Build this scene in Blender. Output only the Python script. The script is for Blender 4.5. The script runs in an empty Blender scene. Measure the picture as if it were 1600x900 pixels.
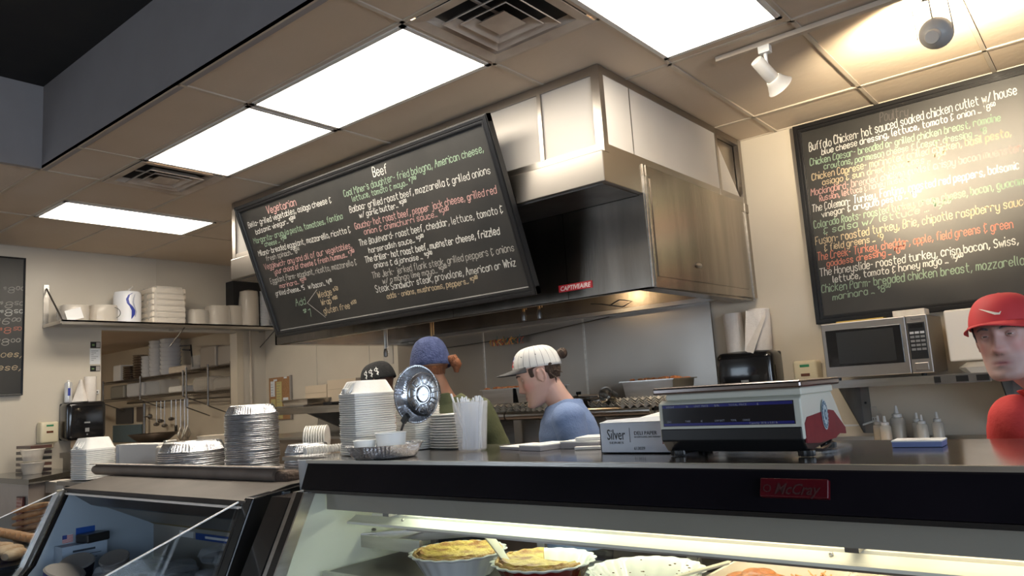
import bpy, bmesh, math, random
from mathutils import Vector, Matrix, Euler, noise
rnd = random.Random(7)
PI = math.pi
sc = bpy.context.scene
COL = sc.collection

# ------------------------------------------------------------ camera
cam_d = bpy.data.cameras.new('camera')
cam = bpy.data.objects.new('camera', cam_d)
COL.objects.link(cam)
cam_d.sensor_width = 36.0
cam_d.lens = 26.42
cam_d.clip_start = 0.05
cam.matrix_world = Matrix(((0.7712, 0.1372, 0.6216, 0.0),
                           (0.6333, -0.0660, -0.7712, 0.0),
                           (-0.0648, 0.9883, -0.1374, 1.5),
                           (0, 0, 0, 1)))
q_ = Matrix(((0.7712, 0.1372, 0.6216), (0.6333, -0.0660, -0.7712), (-0.0648, 0.9883, -0.1374))).to_quaternion()
cam.rotation_mode = 'QUATERNION'
cam.rotation_quaternion = q_
cam.location = (0, 0, 1.5)
cam.scale = (1, 1, 1)
sc.camera = cam

# ------------------------------------------------------------ world, exposure
w = bpy.data.worlds.new('world')
sc.world = w
w.use_nodes = True
nt = w.node_tree
bg = nt.nodes['Background']
sky = nt.nodes.new('ShaderNodeTexSky')
sky.sky_type = 'NISHITA'
sky.sun_elevation = math.radians(38)
sky.sun_rotation = math.radians(60)
sky.sun_disc = False
nt.links.new(sky.outputs[0], bg.inputs[0])
bg.inputs[1].default_value = 0.18
vs = sc.view_settings
vs.view_transform = 'Standard'
vs.look = 'None'
vs.gamma = 1.0
vs.use_curve_mapping = False
vs.exposure = 0.12

# daylight entering through the shop windows in the right hand wall; those in the front wall are added as fill (openings built below)
WY = -4.6
WX = 4.05
FILL_WINDOWS = [(-7.2, -5.3), (1.0, 3.0)]
SIDEW = [(-4.0, -2.2), (-1.8, 0.0), (0.3, 1.6)]
def daylight(loc, rot, w_, h_, e):
    ld = bpy.data.lights.new('window_daylight', 'AREA')
    ld.shape = 'RECTANGLE'; ld.size = w_; ld.size_y = h_; ld.energy = e; ld.color = (0.66, 0.80, 1.0)
    lo = bpy.data.objects.new('window_daylight', ld); COL.objects.link(lo)
    lo.location = loc; lo.rotation_euler = rot
for (a, b) in FILL_WINDOWS: daylight(((a + b) / 2, WY - 0.12, 1.65), (math.radians(-90), 0, math.radians(180)), b - a, 1.9, 45)
for (a, b) in SIDEW: daylight((WX + 0.20, (a + b) / 2, 1.65), (math.radians(90), 0, math.radians(90)), b - a, 1.9, 75)

# ------------------------------------------------------------ materials
MATS = {}
def mat(name, c1, c2=None, scale=6.0, rough=0.6, metal=0.0, bump=0.0, bscale=40.0, stretch=(1, 1, 1),
        emit=None, estr=0.0, trans=0.0, coat=0.0, detail=3.0, spec=0.5, contrast=(0.35, 0.65), sss=0.0, attr=None):
    if name in MATS: return MATS[name]
    m = bpy.data.materials.new(name)
    m.use_nodes = True
    n = m.node_tree; L = n.links
    b = n.nodes['Principled BSDF']
    b.inputs['Base Color'].default_value = (*c1, 1)
    b.inputs['Roughness'].default_value = rough
    b.inputs['Metallic'].default_value = metal
    b.inputs['Specular IOR Level'].default_value = spec
    b.inputs['Transmission Weight'].default_value = trans
    b.inputs['Coat Weight'].default_value = coat
    if sss:
        b.inputs['Subsurface Weight'].default_value = sss
        b.inputs['Subsurface Radius'].default_value = (0.02, 0.008, 0.004)
        b.inputs['Subsurface Scale'].default_value = 0.4
    tc = n.nodes.new('ShaderNodeTexCoord')
    mp = n.nodes.new('ShaderNodeMapping')
    mp.inputs['Scale'].default_value = stretch
    L.new(tc.outputs['Object'], mp.inputs[0])
    if c2 is not None:
        nz = n.nodes.new('ShaderNodeTexNoise')
        nz.inputs['Scale'].default_value = scale
        nz.inputs['Detail'].default_value = detail
        L.new(mp.outputs[0], nz.inputs['Vector'])
        cr = n.nodes.new('ShaderNodeValToRGB')
        cr.color_ramp.elements[0].position = contrast[0]
        cr.color_ramp.elements[1].position = contrast[1]
        cr.color_ramp.elements[0].color = (*c1, 1)
        cr.color_ramp.elements[1].color = (*c2, 1)
        L.new(nz.outputs['Fac'], cr.inputs[0])
        L.new(cr.outputs[0], b.inputs['Base Color'])
    if attr:
        at = n.nodes.new('ShaderNodeAttribute'); at.attribute_name = attr
        L.new(at.outputs['Color'], b.inputs['Base Color'])
    if bump:
        nb = n.nodes.new('ShaderNodeTexNoise')
        nb.inputs['Scale'].default_value = bscale
        nb.inputs['Detail'].default_value = 4
        L.new(mp.outputs[0], nb.inputs['Vector'])
        bp = n.nodes.new('ShaderNodeBump')
        bp.inputs['Strength'].default_value = bump
        bp.inputs['Distance'].default_value = 0.01
        L.new(nb.outputs['Fac'], bp.inputs['Height'])
        L.new(bp.outputs[0], b.inputs['Normal'])
    if emit is not None:
        b.inputs['Emission Color'].default_value = (*emit, 1)
        b.inputs['Emission Strength'].default_value = estr
    MATS[name] = m
    return m

def glass(name, tint=(1, 1, 1), refl=1.0, rough=0.02, base=0.04):
    if name in MATS: return MATS[name]
    m = bpy.data.materials.new(name); m.use_nodes = True
    n = m.node_tree; L = n.links
    n.nodes.remove(n.nodes['Principled BSDF'])
    out = n.nodes['Material Output']
    t = n.nodes.new('ShaderNodeBsdfTransparent'); t.inputs[0].default_value = (*tint, 1)
    g = n.nodes.new('ShaderNodeBsdfGlossy'); g.inputs['Roughness'].default_value = rough
    lw = n.nodes.new('ShaderNodeLayerWeight'); lw.inputs[0].default_value = 0.5
    pw = n.nodes.new('ShaderNodeMath'); pw.operation = 'POWER'; pw.inputs[1].default_value = 5
    ma = n.nodes.new('ShaderNodeMath'); ma.operation = 'MULTIPLY_ADD'; ma.use_clamp = True
    ma.inputs[1].default_value = refl; ma.inputs[2].default_value = base
    mx = n.nodes.new('ShaderNodeMixShader')
    L.new(lw.outputs['Facing'], pw.inputs[0]); L.new(pw.outputs[0], ma.inputs[0]); L.new(ma.outputs[0], mx.inputs[0])
    L.new(t.outputs[0], mx.inputs[1]); L.new(g.outputs[0], mx.inputs[2])
    L.new(mx.outputs[0], out.inputs[0])
    MATS[name] = m
    return m

def plastic_film(name, col, opac=0.35):
    if name in MATS: return MATS[name]
    m = bpy.data.materials.new(name); m.use_nodes = True
    n = m.node_tree; L = n.links
    b = n.nodes['Principled BSDF']
    b.inputs['Base Color'].default_value = (*col, 1)
    b.inputs['Roughness'].default_value = 0.15
    t = n.nodes.new('ShaderNodeBsdfTransparent')
    mx = n.nodes.new('ShaderNodeMixShader'); mx.inputs[0].default_value = opac
    L.new(t.outputs[0], mx.inputs[1]); L.new(b.outputs[0], mx.inputs[2])
    L.new(mx.outputs[0], n.nodes['Material Output'].inputs[0])
    MATS[name] = m
    return m

WALL = mat('painted_wall', (0.60, 0.53, 0.425), (0.645, 0.575, 0.465), 2.0, 0.55, bump=0.03, bscale=60)
FRP = mat('glossy_wall_panel', (0.58, 0.52, 0.43), (0.62, 0.565, 0.475), 1.5, 0.35, bump=0.04, bscale=80)
TILE = mat('ceiling_tile', (0.66, 0.56, 0.45), (0.58, 0.46, 0.33), 0.9, 0.8, bump=0.15, bscale=25, contrast=(0.3, 0.75))
GRIDM = mat('ceiling_grid_metal', (0.60, 0.52, 0.42), (0.52, 0.43, 0.33), 3, 0.5)
SOFF = mat('grey_paint', (0.30, 0.275, 0.265), (0.315, 0.29, 0.28), 6, 0.6, bump=0.06, bscale=120)
DARKCEIL = mat('dark_ceiling_paint', (0.012, 0.012, 0.013), (0.016, 0.016, 0.015), 5, 0.8)
FLOOR = mat('brown_floor_tile', (0.12, 0.08, 0.06), (0.16, 0.11, 0.085), 3, 0.4)
DIFF = mat('light_diffuser', (1, 1, 1), emit=(1.0, 0.90, 0.75), estr=17.0)
WPAINT = mat('white_enamel', (0.72, 0.70, 0.66), rough=0.35)
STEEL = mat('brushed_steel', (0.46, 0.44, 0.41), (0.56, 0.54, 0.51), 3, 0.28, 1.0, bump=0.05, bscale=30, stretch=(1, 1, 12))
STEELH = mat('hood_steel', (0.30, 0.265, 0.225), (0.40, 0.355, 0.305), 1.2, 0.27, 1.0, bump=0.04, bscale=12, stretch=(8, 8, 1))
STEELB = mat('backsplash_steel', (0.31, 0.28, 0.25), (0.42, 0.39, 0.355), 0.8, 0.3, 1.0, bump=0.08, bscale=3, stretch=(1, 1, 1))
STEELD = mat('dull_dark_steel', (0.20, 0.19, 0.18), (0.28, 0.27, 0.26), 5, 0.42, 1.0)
HPANEL = mat('hood_enclosure_panel', (0.60, 0.565, 0.52), (0.54, 0.50, 0.45), 1.2, 0.45, 0.12, bump=0.02)
FOIL = mat('aluminium_foil', (0.80, 0.81, 0.84), (0.62, 0.63, 0.66), 20, 0.24, 1.0, bump=0.5, bscale=160)
BLACKG = mat('black_gloss', (0.010, 0.010, 0.011), rough=0.12, coat=0.3)
BLACKP = mat('black_plastic', (0.014, 0.014, 0.015), rough=0.3)
BAND = mat('counter_band_black', (0.006, 0.005, 0.007), (0.009, 0.007, 0.010), 4, 0.32, spec=0.18)
FRAMEB = mat('chalkboard_frame_black', (0.010, 0.010, 0.011), rough=0.28)
SLATE = mat('chalkboard_slate', (0.014, 0.014, 0.013), (0.030, 0.028, 0.025), 2.2, 0.46, detail=6, bump=0.03, bscale=50, spec=0.6)
TOPM = mat('counter_top_steel', (0.40, 0.38, 0.36), (0.20, 0.17, 0.15), 2.5, 0.13, 0.9, detail=6, contrast=(0.42, 0.62))
WHITE = mat('white_plastic', (0.74, 0.73, 0.70), rough=0.35)
FOAM = mat('foam_white', (0.80, 0.79, 0.76), (0.84, 0.83, 0.80), 30, 0.5, bump=0.1, bscale=200)
FOAMW = mat('foam_warm', (0.70, 0.61, 0.50), (0.76, 0.68, 0.57), 30, 0.5)
PAPER = mat('paper_white', (0.80, 0.80, 0.80), rough=0.7)
CREAM = mat('case_cream_enamel', (0.66, 0.68, 0.55), (0.70, 0.72, 0.60), 2, 0.3)
CASEGREY = mat('case_grey_panel', (0.27, 0.255, 0.21), (0.30, 0.28, 0.235), 2, 0.4)
BEIGEP = mat('beige_plastic', (0.68, 0.60, 0.42), rough=0.35)
GLASS = glass('clear_glass')
GLASSR = glass('case_side_glass', (0.86, 0.90, 0.93), 2.2, 0.01, 0.10)
CLEAR = plastic_film('clear_plastic', (0.75, 0.78, 0.82), 0.28)
BAG = plastic_film('plastic_bag_film', (0.85, 0.80, 0.72), 0.42)
FROST = plastic_film('frosted_plastic', (0.82, 0.84, 0.88), 0.55)
def flat(name, c, rough=0.6, metal=0.0): return mat(name, c, rough=rough, metal=metal)

# ------------------------------------------------------------ object helpers
def wm(o):
    m = o.matrix_basis.copy()
    while o.parent is not None:
        o = o.parent
        m = o.matrix_basis @ m
    return m

def thing(name, label, cat, loc=(0, 0, 0), rz=0.0, group=None):
    o = bpy.data.objects.new(name, None)
    o.empty_display_size = 0.05
    COL.objects.link(o)
    o.location = loc
    o.rotation_euler = (0, 0, rz)
    o['label'] = label; o['category'] = cat
    if group: o['group'] = group
    return o

def tag(o, label, cat, group=None):
    o['label'] = label; o['category'] = cat
    if group: o['group'] = group
    return o

def struct(o):
    o['kind'] = 'structure'
    return o

class MB:
    def __init__(s): s.bm = bmesh.new()
    def _add(s, vs, fs):
        v = [s.bm.verts.new(p) for p in vs]
        for f in fs:
            try: s.bm.faces.new([v[i] for i in f])
            except ValueError: pass
        return v
    def box(s, x0, x1, y0, y1, z0, z1):
        vs = [(x, y, z) for x in (x0, x1) for y in (y0, y1) for z in (z0, z1)]
        s._add(vs, [(0, 1, 3, 2), (4, 6, 7, 5), (0, 4, 5, 1), (2, 3, 7, 6), (0, 2, 6, 4), (1, 5, 7, 3)])
        return s
    def obox(s, c, size, M=None):
        hx, hy, hz = size[0] / 2, size[1] / 2, size[2] / 2
        M = M or Matrix()
        vs = [Vector(c) + (M @ Vector((x, y, z))) for x in (-hx, hx) for y in (-hy, hy) for z in (-hz, hz)]
        s._add(vs, [(0, 1, 3, 2), (4, 6, 7, 5), (0, 4, 5, 1), (2, 3, 7, 6), (0, 2, 6, 4), (1, 5, 7, 3)])
        return s
    def quad(s, *ps):
        s._add(ps, [tuple(range(len(ps)))])
        return s
    def prism(s, poly, axis, a, b):
        def P(u, v, w_):
            return {'x': (w_, u, v), 'y': (u, w_, v), 'z': (u, v, w_)}[axis]
        n = len(poly)
        vs = [P(u, v, a) for u, v in poly] + [P(u, v, b) for u, v in poly]
        fs = [tuple(range(n)), tuple(range(2 * n - 1, n - 1, -1))] + [(i, i + n, (i + 1) % n + n, (i + 1) % n) for i in range(n)]
        s._add(vs, fs)
        return s
    def frustum(s, r0, r1, z0, z1):  # rectangles (x0,x1,y0,y1)
        vs = [(r0[0], r0[2], z0), (r0[1], r0[2], z0), (r0[1], r0[3], z0), (r0[0], r0[3], z0),
              (r1[0], r1[2], z1), (r1[1], r1[2], z1), (r1[1], r1[3], z1), (r1[0], r1[3], z1)]
        s._add(vs, [(3, 2, 1, 0), (4, 5, 6, 7), (0, 1, 5, 4), (1, 2, 6, 5), (2, 3, 7, 6), (3, 0, 4, 7)])
        return s
    def tube(s, pts, r, n=8, caps=True):
        pts = [Vector(p) for p in pts]
        rings = []
        prev = None
        for i, p in enumerate(pts):
            if i == 0: t = pts[1] - p
            elif i == len(pts) - 1: t = p - pts[i - 1]
            else: t = (pts[i + 1] - p).normalized() + (p - pts[i - 1]).normalized()
            t.normalize()
            a = prev if prev is not None and abs(prev.dot(t)) < 0.98 else (Vector((0, 0, 1)) if abs(t.z) < 0.9 else Vector((1, 0, 0)))
            u = (a - t * a.dot(t)).normalized(); v = t.cross(u); prev = u
            rr = r[i] if isinstance(r, (list, tuple)) else r
            rings.append([s.bm.verts.new(p + (u * math.cos(k * 2 * PI / n) + v * math.sin(k * 2 * PI / n)) * rr) for k in range(n)])
        for A, B in zip(rings, rings[1:]):
            for k in range(n):
                s.bm.faces.new((A[k], A[(k + 1) % n], B[(k + 1) % n], B[k]))
        if caps:
            s.bm.faces.new(rings[0][::-1]); s.bm.faces.new(rings[-1])
        return s
    def lathe(s, prof, n=24, c=(0, 0, 0), M=None, wave=None, sq=None, caps=(False, False), sx=1.0, sy=1.0):
        # prof: (r, z) list ; wave(i, theta) multiplies the radius ; sq: superellipse exponent
        rings = []
        M = M or Matrix()
        for i, (r, z) in enumerate(prof):
            ring = []
            for k in range(n):
                th = 2 * PI * k / n
                q = r * (wave(i, th) if wave else 1)
                if sq:
                    q *= (abs(math.cos(th)) ** sq + abs(math.sin(th)) ** sq) ** (-1 / sq)
                ring.append(s.bm.verts.new(Vector(c) + M @ Vector((q * math.cos(th) * sx, q * math.sin(th) * sy, z))))
            rings.append(ring)
        for A, B in zip(rings, rings[1:]):
            for k in range(n):
                s.bm.faces.new((A[k], A[(k + 1) % n], B[(k + 1) % n], B[k]))
        if caps[0]: s.bm.faces.new(rings[0][::-1])
        if caps[1]: s.bm.faces.new(rings[-1])
        return s
    def sphere(s, c, r, n=12, m=8, sc_=(1, 1, 1), M=None):
        prof = [(max(1e-4, math.sin(PI * i / m)) * r, -math.cos(PI * i / m) * r) for i in range(m + 1)]
        M = M or Matrix()
        S = Matrix.Diagonal((*sc_, 1))
        return s.lathe(prof, n, c, M @ S)
    def rbox(s, c, size, r, seg=3, M=None):
        b2 = bmesh.new()
        bmesh.ops.create_cube(b2, size=1)
        for v in b2.verts: v.co = Vector((v.co.x * size[0], v.co.y * size[1], v.co.z * size[2]))
        bmesh.ops.bevel(b2, geom=b2.edges[:], offset=r, segments=seg, affect='EDGES', profile=0.5)
        M = M or Matrix()
        mp = {}
        for v in b2.verts: mp[v] = s.bm.verts.new(Vector(c) + M @ v.co)
        for f in b2.faces: s.bm.faces.new([mp[v] for v in f.verts])
        b2.free()
        return s
    def build(s, name, m, parent=None, smooth=False, bevel=0.0, world=True, seg=2, ang=0.6, solid=0.0):
        bmesh.ops.remove_doubles(s.bm, verts=s.bm.verts, dist=1e-6)
        bmesh.ops.recalc_face_normals(s.bm, faces=s.bm.faces)
        me = bpy.data.meshes.new(name)
        if parent is not None and world:
            bmesh.ops.transform(s.bm, matrix=wm(parent).inverted(), verts=s.bm.verts)
        s.bm.to_mesh(me); s.bm.free()
        if smooth:
            me.polygons.foreach_set('use_smooth', [True] * len(me.polygons))
            try: me.set_sharp_from_angle(angle=ang)
            except Exception: pass
        me.materials.append(m)
        o = bpy.data.objects.new(name, me)
        COL.objects.link(o)
        if parent is not None: o.parent = parent
        if solid:
            md = o.modifiers.new('solid', 'SOLIDIFY'); md.thickness = solid
        if bevel:
            md = o.modifiers.new('bevel', 'BEVEL'); md.width = bevel; md.segments = seg; md.limit_method = 'ANGLE'
            md.angle_limit = 0.6
        return o

def copy_tree(o, parent=None):
    c = o.copy(); COL.objects.link(c)
    if parent is not None: c.parent = parent
    for ch in KIDS(o): copy_tree(ch, c)
    return c
def KIDS(o): return [x for x in COL.objects if x.parent == o]

def B(x0, x1, y0, y1, z0, z1): return MB().box(x0, x1, y0, y1, z0, z1)

def printed(name, txt, size, m, parent, loc, rot, align='CENTER', width=None, shear=0.0, bold=0.0):
    # built-in font, turned into a flat mesh lying on its surface
    cu = bpy.data.curves.new(name, 'FONT')
    cu.body = txt; cu.size = size; cu.align_x = align; cu.extrude = 0.0002; cu.shear = shear; cu.offset = bold
    cu.resolution_u = 2
    o = bpy.data.objects.new(name, cu); COL.objects.link(o)
    dg = bpy.context.evaluated_depsgraph_get()
    me = bpy.data.meshes.new_from_object(o.evaluated_get(dg))
    COL.objects.unlink(o); bpy.data.objects.remove(o)
    if width:
        xs = [v.co.x for v in me.vertices]
        if xs:
            k = width / (max(xs) - min(xs))
            for v in me.vertices: v.co.x *= k
    Mx = Matrix.LocRotScale(Vector(loc), Euler(rot), None)
    if parent is not None: Mx = wm(parent).inverted() @ Mx
    me.transform(Mx)
    me.materials.clear(); me.materials.append(m)
    ob = bpy.data.objects.new(name, me); COL.objects.link(ob)
    if parent is not None: ob.parent = parent
    return ob

# handwriting: single strokes on a small grid, written as pairs of digits (x, y+2)
GL = {'a': '3526160503122233 3632', 'b': '0802 0516263533221203', 'c': '3526160503122233', 'd': '3832 3526160503122233',
 'e': '04343526160503122233', 'f': '38281712 0626', 'g': '3526160503122233 3631201001', 'h': '0802 0516263532', 'i': '0602 0807',
 'j': '2621100001 2827', 'k': '0802 3604 1432', 'l': '080312', 'm': '0602 05162522 25364542', 'n': '0602 0516263532',
 'o': '160503122233352616', 'p': '0600 0516263533221203', 'q': '3630 3526160503122233', 'r': '0602 05162635',
 's': '35261605142433221203', 't': '18132232 0636', 'u': '0603122233 3632', 'v': '062236', 'w': '0612253246', 'x': '0632 3602',
 'y': '0603122233 3631201001', 'z': '06360232', 'A': '022842 1535', 'B': '02082837362505 2534332202', 'C': '3728180703122233',
 'D': '02082837332202', 'E': '38080232 0525', 'F': '380802 0525', 'G': '37281807031222333525', 'H': '0802 3832 0535', 'I': '0802',
 'J': '3833221203', 'K': '0802 3805 1632', 'L': '080232', 'M': '0208254842', 'N': '02083238', 'O': '180703122233372818',
 'P': '02082837362505', 'R': '02082837362505 1532', 'S': '372818070615253433221203', 'T': '0848 2822', 'U': '080312223338',
 'V': '082248', 'W': '0812263248', 'Y': '082548 2522', 'Z': '08380232', '0': '180703122233372818', '1': '071812',
 '2': '07182837360232', '3': '0718283736253433221203', '4': '280434 2822', '5': '3808052534332203', '6': '3728180603122233342505',
 '7': '083812', '8': '180706153534332212030415 1536372818', '9': '350506071828373512', ',': '1301', '.': '0203', '-': '0525',
 '&': '37170614 1403122233 1817 1211', "'": '0807', '$': '352616051424332212 2721', '/': '0238', '<': '', '?': '', ' ': ''}
def stroke_pts(code, rounded=True):
    out = []
    for st in code.split():
        p = [(int(st[i]), int(st[i + 1]) - 2) for i in range(0, len(st), 2)]
        if len(p) > 2 and rounded:
            q = [p[0]]
            for a, b in zip(p, p[1:]):
                q.append((a[0] * .72 + b[0] * .28, a[1] * .72 + b[1] * .28)); q.append((a[0] * .28 + b[0] * .72, a[1] * .28 + b[1] * .72))
            q.append(p[-1]); p = q
        out.append(p)
    return out
STK = {k: stroke_pts(v, k not in 'AEFHIKLMNTVWXYZvwxz147') for k, v in GL.items()}
def ribbon(mb, P, wd, fn, lift=0.0006):
    n = len(P)
    for i in range(1, n - 1):   # break the stroke where it turns sharply, so both arms keep their width
        a = (P[i][0] - P[i - 1][0], P[i][1] - P[i - 1][1]); b = (P[i + 1][0] - P[i][0], P[i + 1][1] - P[i][1])
        la, lb_ = math.hypot(*a) or 1, math.hypot(*b) or 1
        if (a[0] * b[0] + a[1] * b[1]) / (la * lb_) < .45:
            e = wd * .35
            ribbon(mb, P[:i] + [(P[i][0] + a[0] / la * e, P[i][1] + a[1] / la * e)], wd, fn, lift)
            ribbon(mb, P[i:], wd, fn, lift)
            return
    L_, R_ = [], []
    for i in range(n):
        a = P[max(0, i - 1)]; b = P[min(n - 1, i + 1)]
        dx, dy = b[0] - a[0], b[1] - a[1]; l = math.hypot(dx, dy) or 1
        nx, ny = -dy / l * wd / 2, dx / l * wd / 2
        L_.append(mb.bm.verts.new(fn(P[i][0] + nx, P[i][1] + ny, lift)))
        R_.append(mb.bm.verts.new(fn(P[i][0] - nx, P[i][1] - ny, lift)))
    for i in range(n - 1):
        mb.bm.faces.new((L_[i], R_[i], R_[i + 1], L_[i + 1]))
def handwrite(name, text, s0, t0, s1, t1, h, fn, m, parent, wd=0.0042, lift=0.0006):
    # text from (s0,t0) to (s1,t1) on the board plane, h = height of a capital. A price like $8^50 writes the cents raised.
    items = []; x = 0; up = False
    for ch in text:
        if ch == '^': up = True; continue
        if ch == '_': up = False; continue
        if ch == ' ': x += 2.2; up = False; continue
        k = 0.55 if (up or ch == '$') else 1.0
        g = STK.get(ch, [])
        wd_ = max([p[0] for st in g for p in st], default=0)
        items.append((x, k, g, up or ch == '$')); x += (wd_ + 1.15) * k
    tot = max(x - 1.15, 1)
    L = math.hypot(s1 - s0, t1 - t0); ux, uy = (s1 - s0) / L, (t1 - t0) / L
    kx = L / tot; ky = h / 6.0
    mb = MB()
    for (x, k, g, raised) in items:
        jy = rnd.uniform(-.25, .25); jr = rnd.uniform(-.06, .06); js = rnd.uniform(.93, 1.07)
        for st in g:
            P = []
            for (px, py) in st:
                yy = py * k * js + (3.2 if raised else 0) + jy
                xx = (x + px * k + 0.13 * py * k + jr * py) * kx
                yy *= ky
                P.append((s0 + ux * xx + uy * yy, t0 + uy * xx - ux * yy))
            if len(P) > 1: ribbon(mb, P, wd * rnd.uniform(.85, 1.15), fn, lift)
    return mb.build(name, m, parent)

# ============================================================ THE ROOM
ZC = 3.11; BW = 4.93; LW = -7.68
# floor
f = B(-12.6, 4.2, WY - 0.1, BW + 0.2, -0.1, 0.0).build('floor', FLOOR); struct(f)
# back wall, left wall with its doorway, others
wb = B(-12.6, 4.2, BW, BW + 0.15, 0, 3.9).build('wall_back', WALL); struct(wb)
# panel joints of the back wall
for x in (-6.72, -5.86):
    B(x - 0.006, x + 0.006, BW - 0.006, BW + 0.001, 1.0, 2.6).build('joint_strip', FRP, wb)
wl = MB()
wl.box(LW - 0.12, LW, WY, 3.135, 0, 3.9)
wl.box(LW - 0.12, LW, 4.60, BW, 0, 3.9)
wl.box(LW - 0.12, LW, 3.135, 4.60, 2.36, 3.9)
wl = wl.build('wall_left', FRP); struct(wl)
B(LW - 0.002, LW + 0.006, 3.66, 3.672, 2.40, ZC).build('joint_strip', FRP, wl)
t = B(LW - 0.13, LW + 0.012, 4.565, 4.64, 0, 2.37).build('trim_1', flat('door_trim_paint', (0.60, 0.52, 0.40), 0.4)); struct(t)
t = MB().tube([(LW + 0.03, 4.72, 0.0), (LW + 0.03, 4.72, 2.42)], 0.014).build('trim_2', GRIDM, smooth=True); struct(t)
wr = MB(); wr.box(WX, 4.2, WY, BW, 0, 0.7).box(WX, 4.2, WY, BW, 2.6, 3.9)
ys = [WY] + [v for ab in SIDEW for v in ab] + [BW]
for i in range(0, len(ys), 2): wr.box(WX, 4.2, ys[i], ys[i + 1], 0.7, 2.6)
wr = wr.build('wall_right', WALL); struct(wr)
for i, (a, b) in enumerate(SIDEW):
    wn = B(WX + .06, WX + .07, a, b, .7, 2.6).build('window_%d' % (i + 2), GLASS); struct(wn)
    for (y0, y1, z0, z1) in ((a, a + .05, .7, 2.6), (b - .05, b, .7, 2.6), (a, b, .7, .75), (a, b, 2.55, 2.6)): B(WX + .03, WX + .10, y0, y1, z0, z1).build('window_frame', BLACKP, wn)
# front wall of the shop with unseen windows added as fill light
wf = MB(); wf.box(-12.6, 4.2, WY - 0.1, WY, 0, 0.7).box(-12.6, 4.2, WY - 0.1, WY, 2.6, 3.9)
xs = [-12.6] + [v for ab in FILL_WINDOWS for v in ab] + [4.2]
for i in range(0, len(xs), 2): wf.box(xs[i], xs[i + 1], WY - 0.1, WY, 0.7, 2.6)
wf = wf.build('wall_front', WALL); struct(wf)
for i, (a, b) in enumerate(FILL_WINDOWS):
    wn = MB().box(a, b, WY - 0.06, WY - 0.05, 0.7, 2.6).build('window_%d' % (i + 1), GLASS); struct(wn)
    fr = MB()
    for (x0, x1, z0, z1) in ((a, a + .05, .7, 2.6), (b - .05, b, .7, 2.6), (a, b, .7, .75), (a, b, 2.55, 2.6)): fr.box(x0, x1, WY - 0.08, WY - 0.02, z0, z1)
    fr.build('window_frame', BLACKP, wn)
# back room seen through the doorway
RW = B(-12.75, -12.6, 0.5, BW, 0, 3.2).build('wall_back_room', FRP); struct(RW)
rc = B(-12.6, LW - 0.12, 0.5, BW, 2.47, 2.55).build('ceiling_back_room', TILE); struct(rc)
rs = B(-12.6, LW - 0.12, 0.35, 0.5, 0, 3.2).build('wall_back_room_side', FRP); struct(rs)

# upper dark ceiling over the customer side, and the soffit faces
uc = B(-12.6, 4.2, WY - .1, 1.78, 3.66, 3.75).build('ceiling_upper', DARKCEIL); struct(uc)
so = MB().box(-5.20, 4.05, 1.75, 1.79, ZC, 3.66).box(-5.24, -5.20, WY, 1.79, ZC, 3.66).build('wall_soffit', SOFF); struct(so)

# lower ceiling: slab, recessed grid and tiles
ce = MB(); ce.box(LW, 4.05, 1.79, BW, ZC + 0.05, ZC + 0.1).box(LW, -5.24, WY, 1.79, ZC + 0.05, ZC + 0.1)
ce = ce.build('ceiling', TILE); struct(ce)
ROWS = [(1.75, 2.125), (2.125, 2.735), (2.735, 3.41), (3.41, 4.53), (4.53, 4.93)]
COLA = [-7.68, -6.49, -5.88, -5.27, -4.66, -3.44, -2.224, -1.61, -1.0, -0.37, 0.24, 1.46, 2.68, 4.05]
cells = []
for ri, (y0, y1) in enumerate(ROWS):
    if ri == 0: xs = [-5.24, -4.66, -3.44, -2.224, -1.0, 0.24, 1.46, 2.68, 4.05]
    elif ri == 1: xs = COLA
    elif ri == 2: xs = [-7.68, -6.49, -5.88, -4.66, -3.44, -2.224, -1.61, -1.0, 0.24, 1.46, 2.68, 4.05]
    elif ri == 3: xs = [-7.68, -6.49, -5.28, -1.62, -0.99, -0.37, 0.24, 1.46, 2.68, 4.05]
    else: xs = [-7.68, -6.49, -5.28, -1.62, -0.99, -0.37, 0.24, 1.46, 2.68, 4.05]
    for a, b in zip(xs, xs[1:]): cells.append((a, b, y0, y1))
cells += [(-7.68, -6.49, 1.75, 2.125), (-6.49, -5.24, 1.75, 2.125)]
for k in range(5):
    cells.append((-7.68, -5.24, 1.75 - 1.22 * (k + 1), 1.75 - 1.22 * k))
LIGHTS = [(-4.66, -3.44, 2.125, 2.735, 'ceiling light panel nearer the small vent, left of the big one'),
          (-3.44, -2.224, 2.125, 2.735, 'ceiling light panel directly left of the large square vent'),
          (-6.49, -5.88, 2.125, 3.345, 'ceiling light panel farthest left, above the takeout shelf'),
          (-1.61, -1.0, 2.125, 3.345, 'ceiling light panel right of the large vent, by the track rail')]
VENTS = [(-5.27, -4.66, 'square ceiling vent with dark louvres beside the left light panels'),
         (-2.224, -1.61, 'large square ceiling vent at the top of the photo')]
skip = [(c[0], c[2]) for c in LIGHTS] + [(v[0], 2.125) for v in VENTS] + [(-6.49, 2.735), (-1.61, 2.735)]
gm = MB()
for (a, b, y0, y1) in cells:
    g_ = 0.011
    for (x0, x1, q0, q1) in ((a, a + g_, y0, y1), (b - g_, b, y0, y1), (a, b, y0, y0 + g_), (a, b, y1 - g_, y1)):
        if (round(a, 3), 2.735) in [(-6.49, 2.735), (-1.61, 2.735)] and y0 == 2.735 and q1 - q0 < 0.02 and q0 == y0: continue
        gm.box(x0, x1, q0, q1, ZC - 0.0005, ZC + 0.02)
    if (a, y0) in skip: continue
    dz = rnd.uniform(0, 0.004)
    B(a + g_ + .002, b - g_ - .002, y0 + g_ + .002, y1 - g_ - .002, ZC + 0.004 + dz, ZC + 0.02).build('ceiling_tile', TILE, ce)
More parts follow.
